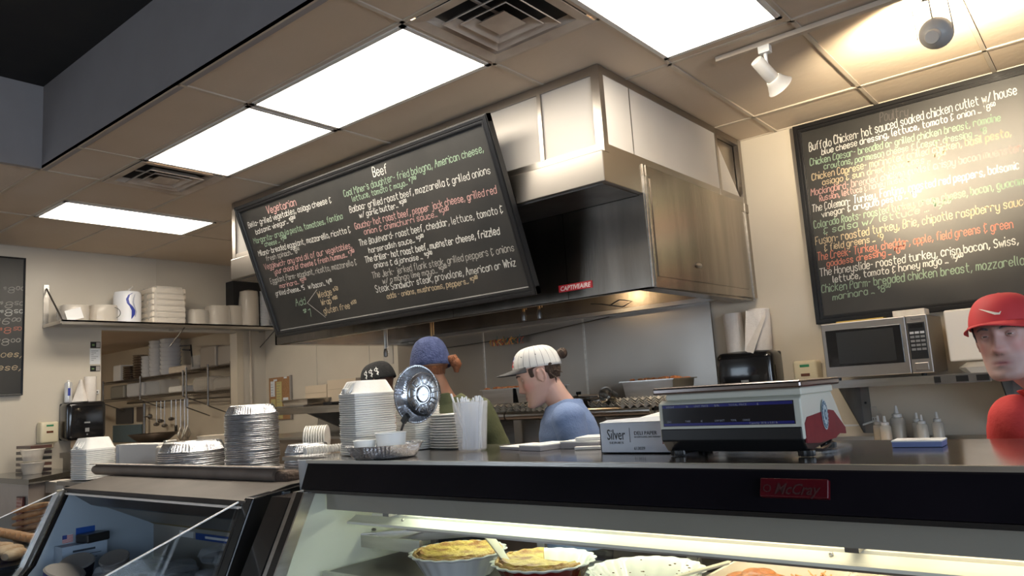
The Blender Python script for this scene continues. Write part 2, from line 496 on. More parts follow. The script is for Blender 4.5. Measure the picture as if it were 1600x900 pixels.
B(-6.49, -5.88, 3.35, 3.41, ZC + 0.004, ZC + 0.02).build('ceiling_tile', TILE, ce)
B(-1.61, -1.0, 3.35, 3.41, ZC + 0.004, ZC + 0.02).build('ceiling_tile', TILE, ce)
gm.build('ceiling_grid', GRIDM, ce)
for (a, b, y0, y1, lab) in LIGHTS:
    t = thing('ceiling_light', lab, 'ceiling light', ((a + b) / 2, (y0 + y1) / 2, ZC), group='fluorescent light panels in the ceiling')
    fr = MB(); q = 0.035
    for (x0, x1, q0, q1) in ((a + .01, a + q, y0 + .01, y1 - .01), (b - q, b - .01, y0 + .01, y1 - .01), (a + .01, b - .01, y0 + .01, y0 + q), (a + .01, b - .01, y1 - q, y1 - .01)):
        fr.box(x0, x1, q0, q1, ZC - 0.006, ZC + 0.02)
    fr.build('light_frame', WPAINT, t)
    B(a + q, b - q, y0 + q, y1 - q, ZC - 0.002, ZC + 0.012).build('diffuser', DIFF, t)
VM = mat('vent_dusty_metal', (0.62, 0.53, 0.43), (0.45, 0.36, 0.28), 5, 0.5)
for (a, b, lab) in VENTS:
    cx_, cy_ = (a + b) / 2, 2.43
    t = thing('ceiling_vent', lab, 'air vent', (cx_, cy_, ZC))
    MB().box(a + .02, b - .02, 2.145, 2.715, ZC + 0.035, ZC + 0.045).build('duct_opening', DARKCEIL, t)
    def ring(r0, z0, r1, z1, th=0.004):
        m_ = MB()
        def rc_(r): return [(cx_ - r, cy_ - r), (cx_ + r, cy_ - r), (cx_ + r, cy_ + r), (cx_ - r, cy_ + r)]
        A, C_ = rc_(r0), rc_(r1)
        vs = [(x, y, z0) for x, y in A] + [(x, y, z1) for x, y in C_]
        m_._add(vs, [(i, (i + 1) % 4, (i + 1) % 4 + 4, i + 4) for i in range(4)])
        return m_
    ring(0.290, ZC - 0.003, 0.235, ZC + 0.006).build('vent_flange', VM, t, solid=0.004)
    ring(0.235, ZC + 0.004, 0.222, ZC + 0.034).build('vent_collar', VM, t, solid=0.003)
    for k, r in enumerate((0.185, 0.130)):
        m_ = ring(r, ZC - 0.012, r - 0.040, ZC + 0.022)
        m_.build('louvre', VM, t, solid=0.005)
    MB().frustum((cx_ - .075, cx_ + .075, cy_ - .075, cy_ + .075), (cx_ - .05, cx_ + .05, cy_ - .05, cy_ + .05), ZC - 0.012, ZC + 0.012).build('vent_centre', VM, t)
    MB().box(cx_ - .006, cx_ + .006, cy_ - .2, cy_ + .2, ZC + 0.022, ZC + 0.030).build('vent_bar', VM, t)

# track rail and its spotlights
tr = thing('track_rail', 'white track lighting rail on the ceiling', 'light track', (0.3, 3.52, ZC))
B(-1.41, 2.2, 3.502, 3.537, ZC - 0.025, ZC - 0.001).build('rail', GRIDM, tr)
def spot(name, x, y, z, d, lab, power):
    t = thing(name, lab, 'spotlight', (x, y, ZC - 0.025))
    MB().box(x - .028, x + .028, y - .02, y + .02, ZC - 0.062, ZC - 0.024).build('track_adapter', WHITE, t, bevel=.003)
    d = Vector(d).normalized()
    c = Vector((x, y, z))
    q = Vector((0, 0, 1)).rotation_difference(d).to_matrix().to_4x4()
    return t, c, q, d
def beam(c, aim, energy, size, col, blend=.7):
    ld = bpy.data.lights.new('spot_beam', 'SPOT'); ld.energy = energy; ld.color = col; ld.spot_size = math.radians(size); ld.spot_blend = blend; ld.shadow_soft_size = .025
    lo = bpy.data.objects.new('spot_beam', ld); COL.objects.link(lo)
    lo.location = c
    lo.rotation_euler = Vector((0, 0, -1)).rotation_difference((Vector(aim) - Vector(c)).normalized()).to_euler()
LENS = mat('lit_lamp_lens', (1, 1, 1), emit=(1, .83, .58), estr=30)
LAMPW = mat('lamp_enamel', (0.46, 0.44, 0.41), rough=0.35)
t, c, q, d = spot('track_spotlight', -1.165, 3.52, 2.95, (0.40, 0.95, -0.80), 'white cylindrical track spotlight with flared shade left of the yoke lamp', 0)
MB().tube([(-1.165, 3.52, ZC - .06), (-1.165, 3.52, 2.985)], 0.009).build('stem', WHITE, t, smooth=True)
MB().lathe([(0.001, -.085), (.028, -.085), (.031, -.078), (.033, .045)], 24, c, q, caps=(True, False)).build('lamp_body', LAMPW, t, smooth=True)
MB().lathe([(.034, .04), (.040, .046), (.044, .060), (.062, .095), (.066, .098), (.060, .092), (.04, .06)], 28, c, q).build('lamp_shade', LAMPW, t, smooth=True)
MB().lathe([(0.001, .070), (.046, .070)], 20, c, q).build('lamp_lens', LENS, t)
beam(c + d * .10, (-0.84, 4.9, 2.50), 250, 44, (1.0, .80, .54), 1.0)
# second lamp, in a wire yoke, turned up and away from us
sx, sy, sz = -0.455, 3.56, 2.90
t, c, q, d = spot('track_spotlight', sx, 3.52, sz, (0.06, 0.80, 0.42), 'round track spotlight in a wire yoke glowing onto the ceiling', 1)
c = Vector((sx, sy, sz))
side_ = d.cross(Vector((0, 0, 1))).normalized()
top_ = Vector((sx, 3.52, ZC - .06))
yk = MB()
for s_ in (-1, 1):
    e = c + side_ * s_ * .070
    yk.tube([top_, top_ + side_ * s_ * .068 + Vector((0, 0, -.012)), e + Vector((0, 0, .02)), e], 0.0028, 6)
yk.tube([top_, c + Vector((0, 0, .03))], 0.003, 6)
yk.build('wire_yoke', STEEL, t, smooth=True)
MB().lathe([(0.001, -.075), (.026, -.075), (.029, -.07), (.029, -.03), (.034, -.028), (.060, .0), (.067, .02), (.068, .030), (.064, .024)], 28, c, q, caps=(True, False)).build('lamp_body', LAMPW, t, smooth=True)
MB().lathe([(0.001, .018), (.062, .018)], 24, c, q).build('lamp_lens', LENS, t)
beam(c + d * .06, c + Vector((.05, .5, .28)), 160, 150, (1.0, .84, .60), .6)
# ============================================================ EXHAUST HOOD
h = thing('exhaust_hood', 'large stainless steel kitchen exhaust hood with white panelled enclosure up to ceiling', 'exhaust hood', (-3.5, 4.2, 2.0))
HX0, HX1 = -5.28, -1.87
# enclosure panels up to the ceiling
en = MB()
for (x0, x1, y0, y1, z0, z1) in ((HX0, HX1, 3.12, 3.15, 2.655, 2.70), (HX0, HX1, 3.12, 3.15, 3.065, 3.11), (HX1 - .03, HX1, 3.12, 4.92, 2.655, 2.70), (HX1 - .03, HX1, 3.12, 4.92, 3.07, 3.11),
                                (HX1 - .045, HX1 + .003, 3.117, 3.16, 2.655, 3.11), (HX1 - .03, HX1 + .002, 4.87, 4.92, 2.60, 3.11), (HX1 - .03, HX1 + .002, 4.50, 4.53, 2.66, 3.09),
                                (HX0 - .002, HX0 + .04, 3.117, 3.16, 2.50, 3.11)): en.box(x0, x1, y0, y1, z0, z1)
en.build('panel_trim', STEELB, h)
xs = [HX0, -4.42, -3.56, -2.99, -2.25, HX1]
for a, b in zip(xs, xs[1:]):
    B(a + .012, b - .012, 3.128 + rnd.uniform(0, .004), 3.15, 2.695, 3.07).build('enclosure_panel', HPANEL, h)
for x in (-4.42, -3.56, -2.25, -2.99): B(x - .012, x + .012, 3.118, 3.14, 2.695, 3.07).build('panel_strip', STEELB, h)
for a, b in ((3.16, 3.42), (3.43, 4.50)):
    B(HX1 - .02, HX1 - .004, a, b, 2.695, 3.075).build('enclosure_panel', HPANEL, h)
B(HX1 - .02, HX1 - .004, 3.42, 3.43, 2.695, 3.075).build('panel_strip', STEELD, h)
gp = MB(); gp.prism([(4.53, 2.70), (4.87, 2.70), (4.53, 3.07)], 'x', HX1 - .03, HX1 - .02); gp.build('enclosure_panel', HPANEL, h)
B(HX1 - .05, HX1 - .035, 4.53, 4.87, 2.70, 3.08).build('enclosure_panel', STEELH, h)
B(HX0, HX0 + .02, 3.15, 4.92, 2.50, 3.11).build('enclosure_panel', HPANEL, h)
# supply plenum in front
B(HX0, HX1, 3.10, 3.49, 2.50, 2.66).build('plenum', STEELB, h, bevel=.004)
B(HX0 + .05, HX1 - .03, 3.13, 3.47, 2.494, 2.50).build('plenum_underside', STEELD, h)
# hood body: front skin, right side, left side, roof, inner sloping surfaces
fs_ = [(HX0, -4.3), (-4.3, -3.3), (-3.3, -2.40), (-2.40, HX1)]
for a, b in fs_:
    B(a + .002, b - .002, 3.48, 3.50, 2.0, 2.50).build('front_panel', STEELH, h)
MB().prism([(3.50, 2.0), (4.93, 2.02), (4.93, 2.655), (3.50, 2.655)], 'x', HX1 - .02, HX1).build('side_panel', STEELH, h)
MB().prism([(3.56, 2.06), (4.80, 2.07), (4.80, 2.60), (3.56, 2.60)], 'x', HX1, HX1 + .005).build('side_panel_inset', STEELH, h)
for y in (3.485, 3.515, 4.86): MB().box(HX1 - .003, HX1 + .008, y, y + .007, 2.0, 2.66).build('corner_strip', STEEL, h)
MB().box(HX1, HX1 + .004, 3.48, 4.93, 2.60, 2.66).build('corner_strip', STEELH, h)
MB().sphere((HX1 + .01, 4.05, 2.16), .022, 10, 6, (0.6, 1.6, .7)).build('side_latch', STEEL, h, smooth=True)
B(HX0, HX0 + .02, 3.48, 4.93, 2.0, 2.50).build('side_panel', STEELH, h)
# underside: sloping front lip inwards, filter bank, back return
hb = MB()
hb.prism([(3.50, 2.0), (3.52, 2.0), (3.80, 2.30), (3.80, 2.31), (3.50, 2.02)], 'x', HX0 + .02, HX1 - .02)
hb.build('inner_front_lip', STEELH, h)
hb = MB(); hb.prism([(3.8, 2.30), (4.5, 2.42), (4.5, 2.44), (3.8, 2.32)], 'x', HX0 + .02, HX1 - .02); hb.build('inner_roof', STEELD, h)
for k in range(6):
    x0 = HX0 + .15 + k * .53
    m_ = MB()
    for j in range(7):
        m_.obox((x0 + .25, 4.52 + j * .05, 2.40 - j * .012), (.48, .035, .012), Matrix.Rotation(-.7, 4, 'X'))
    m_.build('grease_filter', STEEL, h)
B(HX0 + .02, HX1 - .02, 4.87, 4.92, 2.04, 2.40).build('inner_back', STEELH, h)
B(HX0 + .02, HX1 - .10, 4.82, 4.92, 2.035, 2.062).build('grease_trough', STEEL, h)
MB().prism([(HX0 + .02, 2.0), (HX1 - .02, 2.0), (HX1 - .02, 2.02), (HX0 + .02, 2.02)], 'y', 3.49, 3.56).build('inner_rim', STEEL, h)
B(HX1 - .12, HX1 - .02, 3.5, 4.9, 2.0, 2.015).build('inner_rim', STEELH, h)
B(HX0 + .02, HX0 + .10, 3.5, 4.9, 2.0, 2.015).build('inner_rim', STEELH, h)
# red and white maker's plate
bp_ = MB().box(-2.46, -2.235, 3.474, 3.479, 2.045, 2.085).build('makers_plate', flat('plate_red', (.45, .02, .03), .4), h)
printed('plate_text', 'CAPTIVEAIRE', 0.036, WHITE, h, (-2.348, 3.4735, 2.052), (PI / 2, 0, 0), width=.205, shear=.2, bold=.0006)
# hanging suppression drops under the hood
BRASS = mat('brass_pipe', (0.62, 0.42, 0.22), rough=.3, metal=1.0)
for (x, y, z0, z1, m_, lab) in ((-4.44, 3.9, 1.86, 2.36, STEEL, 'steel drop pipe hanging left of the blue capped cook'), (-3.93, 3.9, 1.9, 2.36, BRASS, 'brass coloured drop pipe hanging right above the blue capped cook'),
                          (-3.06, 3.9, 1.985, 2.36, BRASS, 'left of the paired drop pipes under the hood'), (-2.93, 3.9, 1.985, 2.36, BRASS, 'right of the paired drop pipes under the hood')):
    t = thing('suppression_nozzle', lab, 'pipe', (x, y, 2.3), group='fire suppression drops under the hood')
    MB().tube([(x, y, z1), (x, y, z0 + .03)], .009).tube([(x + .024, y, z1), (x + .024, y, z0 + .05)], .004).build('pipe', m_, t, smooth=True)
    MB().lathe([(.004, -.035), (.015, -.03), (.017, 0), (.013, .02), (.009, .03)], 12, (x, y, z0 + .01), caps=(True, True)).build('nozzle', STEELD, t, smooth=True)
t = thing('hood_fixture', 'small white fixture with angled pipe under the hood', 'fixture', (-4.13, 3.8, 2.05))
MB().rbox((-4.16, 3.8, 2.065), (.10, .08, .06), .012).build('fixture_box', WHITE, t)
MB().tube([(-4.16, 3.8, 2.09), (-4.08, 3.84, 2.18)], .012).build('pipe', BRASS, t, smooth=True)
t = MB().tube([(-2.72, 4.2, 2.05), (-2.60, 4.15, 2.03), (-2.48, 4.2, 2.0), (-2.42, 4.22, 2.03), (-2.5, 4.2, 2.05), (-2.58, 4.2, 2.02)], .004, 6).build('loose_wire', BLACKP, smooth=True); t.name = 'loose_wire'; t.parent = h; t.location = -h.location

hl = thing('hood_lamp', 'round warm work lamp up inside the exhaust hood', 'lamp', (-3.2, 4.05, 2.30))
MB().lathe([(.06, .0), (.065, -.01), (.06, -.03)], 20, (-3.2, 4.05, 2.325)).build('lamp_base', STEELD, hl, smooth=True)
MB().sphere((-3.2, 4.05, 2.27), .05, 16, 10, (1, 1, .7)).build('lamp_globe', mat('hood_globe', (1, 1, 1), emit=(1, .72, .42), estr=60), hl, smooth=True)
# stainless backsplash and string of ties
bs = thing('steel_backsplash', 'stainless steel backsplash sheets behind the cooking line', 'backsplash', (-3.8, 4.91, .9))
for a, b in ((-5.42, -4.32), (-4.32, -3.27), (-3.27, -2.205)):
    B(a + .001, b - .001, 4.912, 4.925, 1.0, 2.05).build('steel_sheet', STEELB, bs)
for x in (-4.32, -3.27): B(x - .008, x + .008, 4.906, 4.914, 1.0, 2.05).build('seam_strip', STEEL, bs)
tw = thing('string_of_ties', 'wire strung under the hood holding coloured twist ties', 'string', (-4.0, 4.87, 1.95))
MB().tube([(-5.1, 4.88, 1.93), (-4.2, 4.86, 1.945), (-3.8, 4.86, 1.955), (-3.0, 4.87, 2.02)], .003, 5).build('wire', BLACKP, tw)
tc_ = [(.55, .30, .08), (.45, .08, .04), (.02, .10, .08), (.75, .42, .10), (.03, .12, .14)]
for k in range(26):
    x = -4.17 + k * .0135
    c_ = tc_[(k * 7 + k // 4) % 5] if k > 12 else tc_[(0, 1, 3, 1, 2)[k % 5]]
    MB().tube([(x, 4.86, 1.95), (x + rnd.uniform(-.02, .02), 4.835, 1.935), (x + rnd.uniform(-.03, .03), 4.84, 1.90), (x + rnd.uniform(-.02, .02), 4.855, 1.93 + rnd.uniform(-.03, .05))], .004, 5).build('twist_tie', flat('tie_%d' % tc_.index(c_), c_, .5), tw)

# ============================================================ CHALKBOARDS
CH = {'w': flat('chalk_white', (.54, .54, .50), .9), 'g': flat('chalk_green', (.24, .34, .24), .9), 'p': flat('chalk_pink', (.46, .27, .25), .9),
      'r': flat('chalk_red', (.46, .17, .12), .9), 'y': flat('chalk_yellow', (.46, .37, .24), .9), 'd': flat('chalk_grey', (.34, .33, .30), .9), 'f': flat('chalk_faint', (.10, .09, .085), .9)}
def board(name, label, W_, H_, fn, fw=0.045, thick=.03):
    # fn(s, t, lift): s to the right, t down, lift towards the reader
    c = fn(W_ / 2, H_ / 2, 0)
    t = thing(name, label, 'chalkboard', c)
    def slab(s0, s1, t0, t1, l0, l1):
        m_ = MB()
        vs = [fn(s, u, l) for s in (s0, s1) for u in (t0, t1) for l in (l0, l1)]
        m_._add(vs, [(0, 1, 3, 2), (4, 6, 7, 5), (0, 4, 5, 1), (2, 3, 7, 6), (0, 2, 6, 4), (1, 5, 7, 3)])
        return m_
    slab(0.01, W_ - .01, .01, H_ - .01, -thick, 0).build('slate', SLATE, t)
    for (a, b, u, v, la) in ((0, W_, 0, fw, 'y'), (0, W_, H_ - fw, H_, 'y'), (0, fw, 0, H_, 'x'), (W_ - fw, W_, 0, H_, 'x')):
        # stepped moulding of three profiles
        m_ = MB()
        for (k0, k1, l0, l1) in ((0, 1, -thick, .012), (.12, .55, .01, .020), (.62, .9, .01, .016)):
            if la == 'y':
                e0, e1 = (k0, k1) if u == 0 else (1 - k1, 1 - k0)
                vs = [fn(s, q, l) for s in (a + k0 * fw * .9, b - k0 * fw * .9) for q in (u + e0 * fw, u + e1 * fw) for l in (l0, l1)]
            else:
                e0, e1 = (k0, k1) if a == 0 else (1 - k1, 1 - k0)
                vs = [fn(s, q, l) for s in (a + e0 * fw, a + e1 * fw) for q in (u + k0 * fw * .9, v - k0 * fw * .9) for l in (l0, l1 + .0004)]
            m_._add(vs, [(0, 1, 3, 2), (4, 6, 7, 5), (0, 4, 5, 1), (2, 3, 7, 6), (0, 2, 6, 4), (1, 5, 7, 3)])
        m_.build('frame_rail', FRAMEB, t, bevel=.0015)
    return t
_V = Vector((0, .335, -.93)).normalized(); _N = Vector((0, -.93, -.335)).normalized(); _O = Vector((-4.869, 2.9, 2.960))
def fL(s, u, l): return _O + Vector((1, 0, 0)) * s + _V * u + _N * l
bL = board('menu_chalkboard', 'large tilted menu chalkboard hanging before the hood, Vegetarian and Beef columns', 2.44, 1.0, fL)
LT = [
('p', 'Vegetarian', .345, .118, .684, .128, .050, .0055), ('w', 'Bella- grilled vegetables, asiago cheese &', .082, .171, 1.038, .182, .040, 0),
('w', 'balsamic vinegar... $8^00', .143, .230, .626, .226, .036, 0), ('g', 'Margarita- arugula pesto, tomatoes, fontina', .083, .291, 1.094, .305, .040, 0),
('g', 'cheese ... $7^00', .199, .332, .463, .337, .034, 0), ('w', 'Milano- breaded eggplant, mozzarella, ricotta &', .090, .385, 1.128, .400, .040, 0),
('d', 'fresh spinach... $8^50', .159, .433, .560, .437, .036, 0), ('p', 'Veggiewich- any and all of our vegetables,', .108, .491, 1.094, .500, .042, 0),
('p', 'your choice of cheese & fresh hummus... $7^50', .205, .540, 1.100, .550, .038, 0), ('d', 'Eggplant Parm- eggplant, ricotta, mozzarella &', .123, .599, 1.090, .612, .040, 0),
('p', 'marinara... $8^50', .210, .646, .530, .648, .034, 0), ('w', 'grilled cheese... $5   w/bacon... $4^00', .135, .694, .791, .700, .036, 0),
('g', 'Add', .325, .797, .446, .798, .052, 0), ('g', '$1', .374, .883, .456, .890, .060, 0), ('y', 'Wedge $^.50', .600, .772, .825, .770, .044, 0),
('y', 'Wrap $^1.00', .610, .827, .792, .825, .040, 0), ('y', 'gluten free $^1.00', .610, .888, .966, .882, .042, 0),
('w', 'Beef', 1.480, .119, 1.605, .125, .055, .006), ('g', "Coal Miner's daughter- fried bologna, American cheese,", 1.171, .178, 2.348, .186, .042, 0),
('g', 'lettuce, tomato & mayo... $7^00', 1.233, .222, 1.810, .229, .036, 0), ('w', 'Balboa- grilled roast beef, mozzarella & grilled onions', 1.179, .282, 2.352, .305, .042, 0),
('w', 'w/ garlic butter... $9^00', 1.249, .332, 1.681, .340, .036, 0), ('p', 'Gaucho- hot roast beef, pepper jack cheese, grilled red', 1.180, .392, 2.355, .415, .042, 0),
('p', 'onion & chimichurri sauce... $9^00', 1.245, .440, 1.983, .455, .038, 0), ('w', 'The Boulevard- roast beef, cheddar, lettuce, tomato &', 1.169, .502, 2.361, .525, .042, 0),
('w', 'horseradish sauce... $9^00', 1.236, .560, 1.732, .566, .036, 0), ('w', 'The driller- hot roast beef, muenster cheese, frizzled', 1.174, .614, 2.297, .635, .042, .0052),
('w', 'onions & dijonnaise ... $9^00', 1.241, .661, 1.758, .675, .036, 0), ('d', 'The Jerk- jerked flank steak, grilled peppers & onions', 1.194, .723, 2.362, .742, .042, 0),
('d', 'w/ a mango lime mayo... $9^00', 1.273, .769, 1.842, .774, .036, 0), ('w', 'Steak Sandwich- steak, provolone, American or Whiz', 1.189, .817, 2.345, .824, .044, 0),
('y', 'adds: onions, mushrooms, peppers... $9^00', 1.270, .869, 2.047, .873, .036, 0)]
for c_, tx, s0, t0, s1, t1, hh, wd in LT:
    tx = tx.replace(':', ' -') if ':' in tx else tx
    handwrite('chalk_line', tx, s0, t0, s1, t1, hh, fL, CH[c_], bL, wd or .0042)
m_ = MB(); ribbon(m_, [(.614, .713), (.464, .791), (.610, .915)], .004, fL); m_.build('chalk_line', CH['d'], bL)
m_ = MB()
m_._add([fL(s, u, l) for s in (.05, 2.39) for u in (.948, .953) for l in (0, .003)], [(0, 1, 3, 2), (4, 6, 7, 5), (0, 4, 5, 1), (2, 3, 7, 6), (0, 2, 6, 4), (1, 5, 7, 3)])
m_.build('frame_bead', flat('bead_grey', (.35, .34, .32), .3), bL)
for s_ in (.72, 1.62, 2.2):
    p = fL(s_, 0, -.02)
    MB().box(p.x - .012, p.x + .012, p.y + .03, 3.122, p.z - .10, p.z - .085).build('hanger_strap', BLACKP, bL)

def fR(s, u, l): return Vector((-1.5 + s, 4.90 - l, 3.10 - u))
def f3(s, u, l): return Vector((-1.5 + s, 4.90 - l, 3.10 - u))
bR = board('menu_chalkboard', 'large menu chalkboard on the back wall above microwave, Poultry column', 2.44, 1.30, fR, .05)
RT = [('f', 'Poultry', .504, .113, .673, .117, .06), ('w', 'Buffalo Chicken- hot sauced soaked chicken cutlet w/ house', .071, .186, 1.217, .150, .055),
('w', 'blue cheese dressing, lettuce, tomato & onion ... $8^50', .143, .228, 1.108, .205, .040), ('g', 'Chicken Caesar- breaded or grilled chicken breast, romaine', .064, .281, 1.123, .276, .045),
('g', 'croutons, parmesan cheese & Caesar dressing ... $8', .146, .325, 1.048, .332, .040), ('y', 'Chicken Caprese- marinated grilled chicken, basil pesto,', .064, .379, 1.161, .376, .046),
('y', 'asiago & sun dried tomatoes ... $9^00', .125, .424, .833, .419, .040), ('p', 'Mockingbird- breaded chicken cutlet crispy bacon muenster,', .047, .477, 1.208, .470, .046),
('p', 'Russian, lettuce & honey mustard', .096, .523, .644, .508, .040), ('w', 'The Coleman- Turkey, Fontina, roasted red peppers, balsamic', .040, .583, 1.172, .566, .048),
('w', 'vinegar & arugula pesto ... $8^50', .096, .628, .682, .610, .040), ('g', 'Colorado Roots- roasted turkey, cream cheese, bacon, guacamole', .042, .690, 1.235, .655, .048),
('g', '& salsa w/ lettuce ... $9^50', .093, .735, .821, .708, .042), ('y', 'Fusion- roasted turkey, Brie, chipotle raspberry sauce', .038, .796, 1.187, .772, .052),
('y', '& field greens ... $9', .087, .843, .449, .836, .042), ('r', 'The Creek- Turkey, cheddar, apple, field greens & green', .036, .898, 1.102, .884, .050),
('r', 'goddess dressing ... $8^50', .090, .946, .554, .928, .040), ('w', 'The Honeyslide- roasted turkey, crisp bacon, Swiss,', .040, 1.000, 1.115, .978, .050),
('w', 'lettuce, tomato & honey mayo ... $9^00', .114, 1.050, .845, 1.026, .042), ('g', 'Chicken Parm- breaded chicken breast, mozzarella', .039, 1.105, 1.126, 1.092, .052),
('g', 'marinara ... $8^50', .100, 1.160, .449, 1.146, .042)]
for c_, tx, s0, t0, s1, t1, hh in RT:
    handwrite('chalk_line', tx, s0 + .015, t0, s1, t1, hh, fR, CH[c_], bR, .0052)

# left wall chalkboard, only its right edge in view
def fW(s, u, l): return Vector((LW + .03 + l, 2.46 - (1.3 - s), 3.0 - u))
bW = board('menu_chalkboard', 'black chalkboard on left wall, cut off by the photo edge', 1.3, 1.24, fW, .012, .02)
WT = [('d', 'tomato ... $8^00', .30, .330, 1.285, .325), ('d', 'onion ... $8^50', .40, .462, 1.28, .462), ('w', 'salsa ... $8^50', .42, .54, 1.28, .535), ('d', 'ham ... $6^00', .35, .615, 1.26, .610),
      ('r', 'bacon ... $8^50', .35, .695, 1.27, .690), ('d', 'soup ... $8^00', .30, .795, 1.26, .795), ('y', 'roasted potatoes,', .30, .905, 1.285, .900), ('y', 'onions, cheese,', .35, 1.02, 1.28, 1.015)]
for c_, tx, s0, t0, s1, t1 in WT: handwrite('chalk_line', tx, s1 - .046 * len(tx.replace('^', '')), t0, s1, t1, .055, fW, CH[c_], bW, .006)

# ============================================================ DISPLAY CASES
# ---- right case
X0, X1 = -2.42, 1.6
dc = thing('display_case', 'lit glass deli display case with black top band and steel counter top', 'display case', (-.4, 1.9, 0))
B(X0, X1, 1.725, 2.33, 1.285, 1.300).build('counter_top', TOPM, dc, bevel=.003)
B(X0 - .34, X0 + .001, 1.84, 2.33, 1.284, 1.299).build('top_extension', TOPM, dc)
B(X0 + .002, X1, 1.713, 1.727, 1.290, 1.3015).build('top_edge_bead', STEEL, dc)
m_ = MB(); m_.prism([(1.722, 1.292), (1.722, 1.285), (1.690, 1.200), (1.700, 1.196), (1.76, 1.205), (1.76, 1.292)], 'x', X0, X1); m_.build('black_band', BAND, dc)
B(X0 + .01, X1, 1.694, 1.706, 1.186, 1.197).build('band_trim', BLACKG, dc)
MB().prism([(1.725, 1.285), (1.695, 1.2), (2.3, 1.2), (2.3, 1.285)], 'x', X0 + .0, X0 + .01).build('band_end', STEELD, dc)
bd = MB().rbox((-.611, 1.702, 1.250), (.150, .016, .042), .003, M=Matrix.Rotation(-.36, 4, 'X')).build('badge', flat('badge_red', (.075, .002, .006), .3), dc)
printed('badge_text', 'McCray', .034, flat('badge_ink', (.05, .012, .012), .5), bd, (-.605, 1.688, 1.240), (PI / 2 - .36, 0, 0), width=.10, shear=.35, bold=.0005)
printed('badge_text', 'O', .026, flat('badge_ink', (.05, .012, .012), .5), bd, (-.668, 1.6875, 1.243), (PI / 2 - .36, 0, 0))
B(X0 + .05, X1, 1.765, 1.78, 1.118, 1.20).build('inner_header', CASEGREY, dc)
B(X0 + .05, X1, 1.78, 2.30, 1.185, 1.20).build('inner_roof', CREAM, dc)
# lamp housing rails with the tubes between them
RAIL = mat('lamp_rail_white', (.80, .79, .70), rough=.35)
m_ = MB(); m_.prism([(1.852, 1.096), (1.90, 1.116), (1.90, 1.112), (1.850, 1.080)], 'x', X0 + .20, X1); m_.build('lamp_rail', RAIL, dc)
m_ = MB(); m_.prism([(1.800, 1.072), (1.815, 1.076), (1.843, 1.090), (1.843, 1.084), (1.815, 1.068), (1.800, 1.064)], 'x', X0 + .12, X1); m_.build('lamp_rail', RAIL, dc)
B(X0 + .42, X1, 1.815, 1.88, 1.055, 1.062).build('rail_lip', STEEL, dc)
for (a, b, col, st, cl_) in ((X0 + .42, -1.22, (.90, 1.0, .84), 8.5, 'cool'), (-1.18, -.45, (1.0, .90, .68), 7, 'warm'), (-.41, .9, (1.0, .84, .57), 7, 'amber')):
    tm = mat('tube_' + cl_, (1, 1, 1), emit=col, estr=st)
    MB().tube([(a, 1.84, 1.160), (b, 1.84, 1.160)], .012, 12).build('lamp_tube', tm, dc, smooth=True)
    tm = mat('rear_tube_' + cl_, (1, 1, 1), emit=col, estr=st * 2.2)
    MB().tube([(a, 2.10, 1.165), (b, 2.10, 1.165)], .012, 12).build('lamp_tube', tm, dc, smooth=True)
for x in (-2.03, -.59): MB().sphere((x, 1.830, 1.087), .006, 8, 6).build('screw', STEEL, dc, smooth=True)
for x in (-2.10, -.55): B(x, x + .03, 1.80, 1.86, 1.10, 1.12).build('rail_clip', STEELD, dc)
# end wall, back wall with sliding doors, shelves
m_ = MB(); m_.prism([(1.72, 1.19), (1.50, .70), (1.46, .45), (2.34, .45), (2.34, 1.19)], 'x', X0, X0 + .035); m_.build('end_panel', CREAM, dc)
for (y0, y1, z0, z1) in ((1.99, 2.005, 1.005, 1.012), (2.02, 2.03, .93, .94)): MB().tube([(X0 + .035, y0, z0), (X0 + .05, y0, z0)], .006, 6).build('rivet', STEELD, dc)
B(X0, X1, 2.30, 2.34, 1.10, 1.20).build('back_header', CREAM, dc)
B(X0, X1, 2.30, 2.34, .45, .72).build('back_lower', CREAM, dc)
for (a, b) in ((X0 + .035, -1.78), (-1.82, -1.16), (-1.20, -.56), (-.60, .05), (.01, .8)):
    y = 2.318 if int((a + 3) * 10) % 2 else 2.306
    dr = MB()
    for (x0, x1, z0, z1) in ((a, a + .035, .72, 1.10), (b - .035, b, .72, 1.10), (a, b, .72, .74), (a, b, 1.08, 1.10)): dr.box(x0, x1, y - .006, y + .006, z0, z1)
    dr = dr.build('sliding_door', STEEL, dc)
    B(a + .035, b - .035, y - .002, y + .002, .74, 1.08).build('pane', GLASS, dr)
# hanging brackets and shelves
B(X0 + .04, -2.2, 1.95, 2.28, .985, .991).build('wire_bracket', STEEL, dc)
for (y, z) in ((1.93, .995), (2.26, 1.00)):
    B(X0 + .035, X0 + .36, y, y + .012, z - .045, z).build('shelf_bracket', STEEL, dc)
MB().prism([(X0 + .035, 1.93), (X0 + .36, 2.24), (X0 + .36, 2.26), (X0 + .035, 1.95)], 'z', .955, 1.0).build('shelf_bracket', STEEL, dc)
SH = .90
B(X0 + .06, X1, 1.74, 2.28, SH - .012, SH).build('case_shelf', STEELD, dc)
B(X0 + .06, X1, 1.728, 1.742, SH - .03, SH + .006).build('shelf_edge', STEEL, dc)
B(X0, X1, 1.42, 2.34, .40, .46).build('case_deck', CREAM, dc)
B(X0, X1, 1.46, 2.34, 0.0, .40).build('case_base', STEELD, dc)
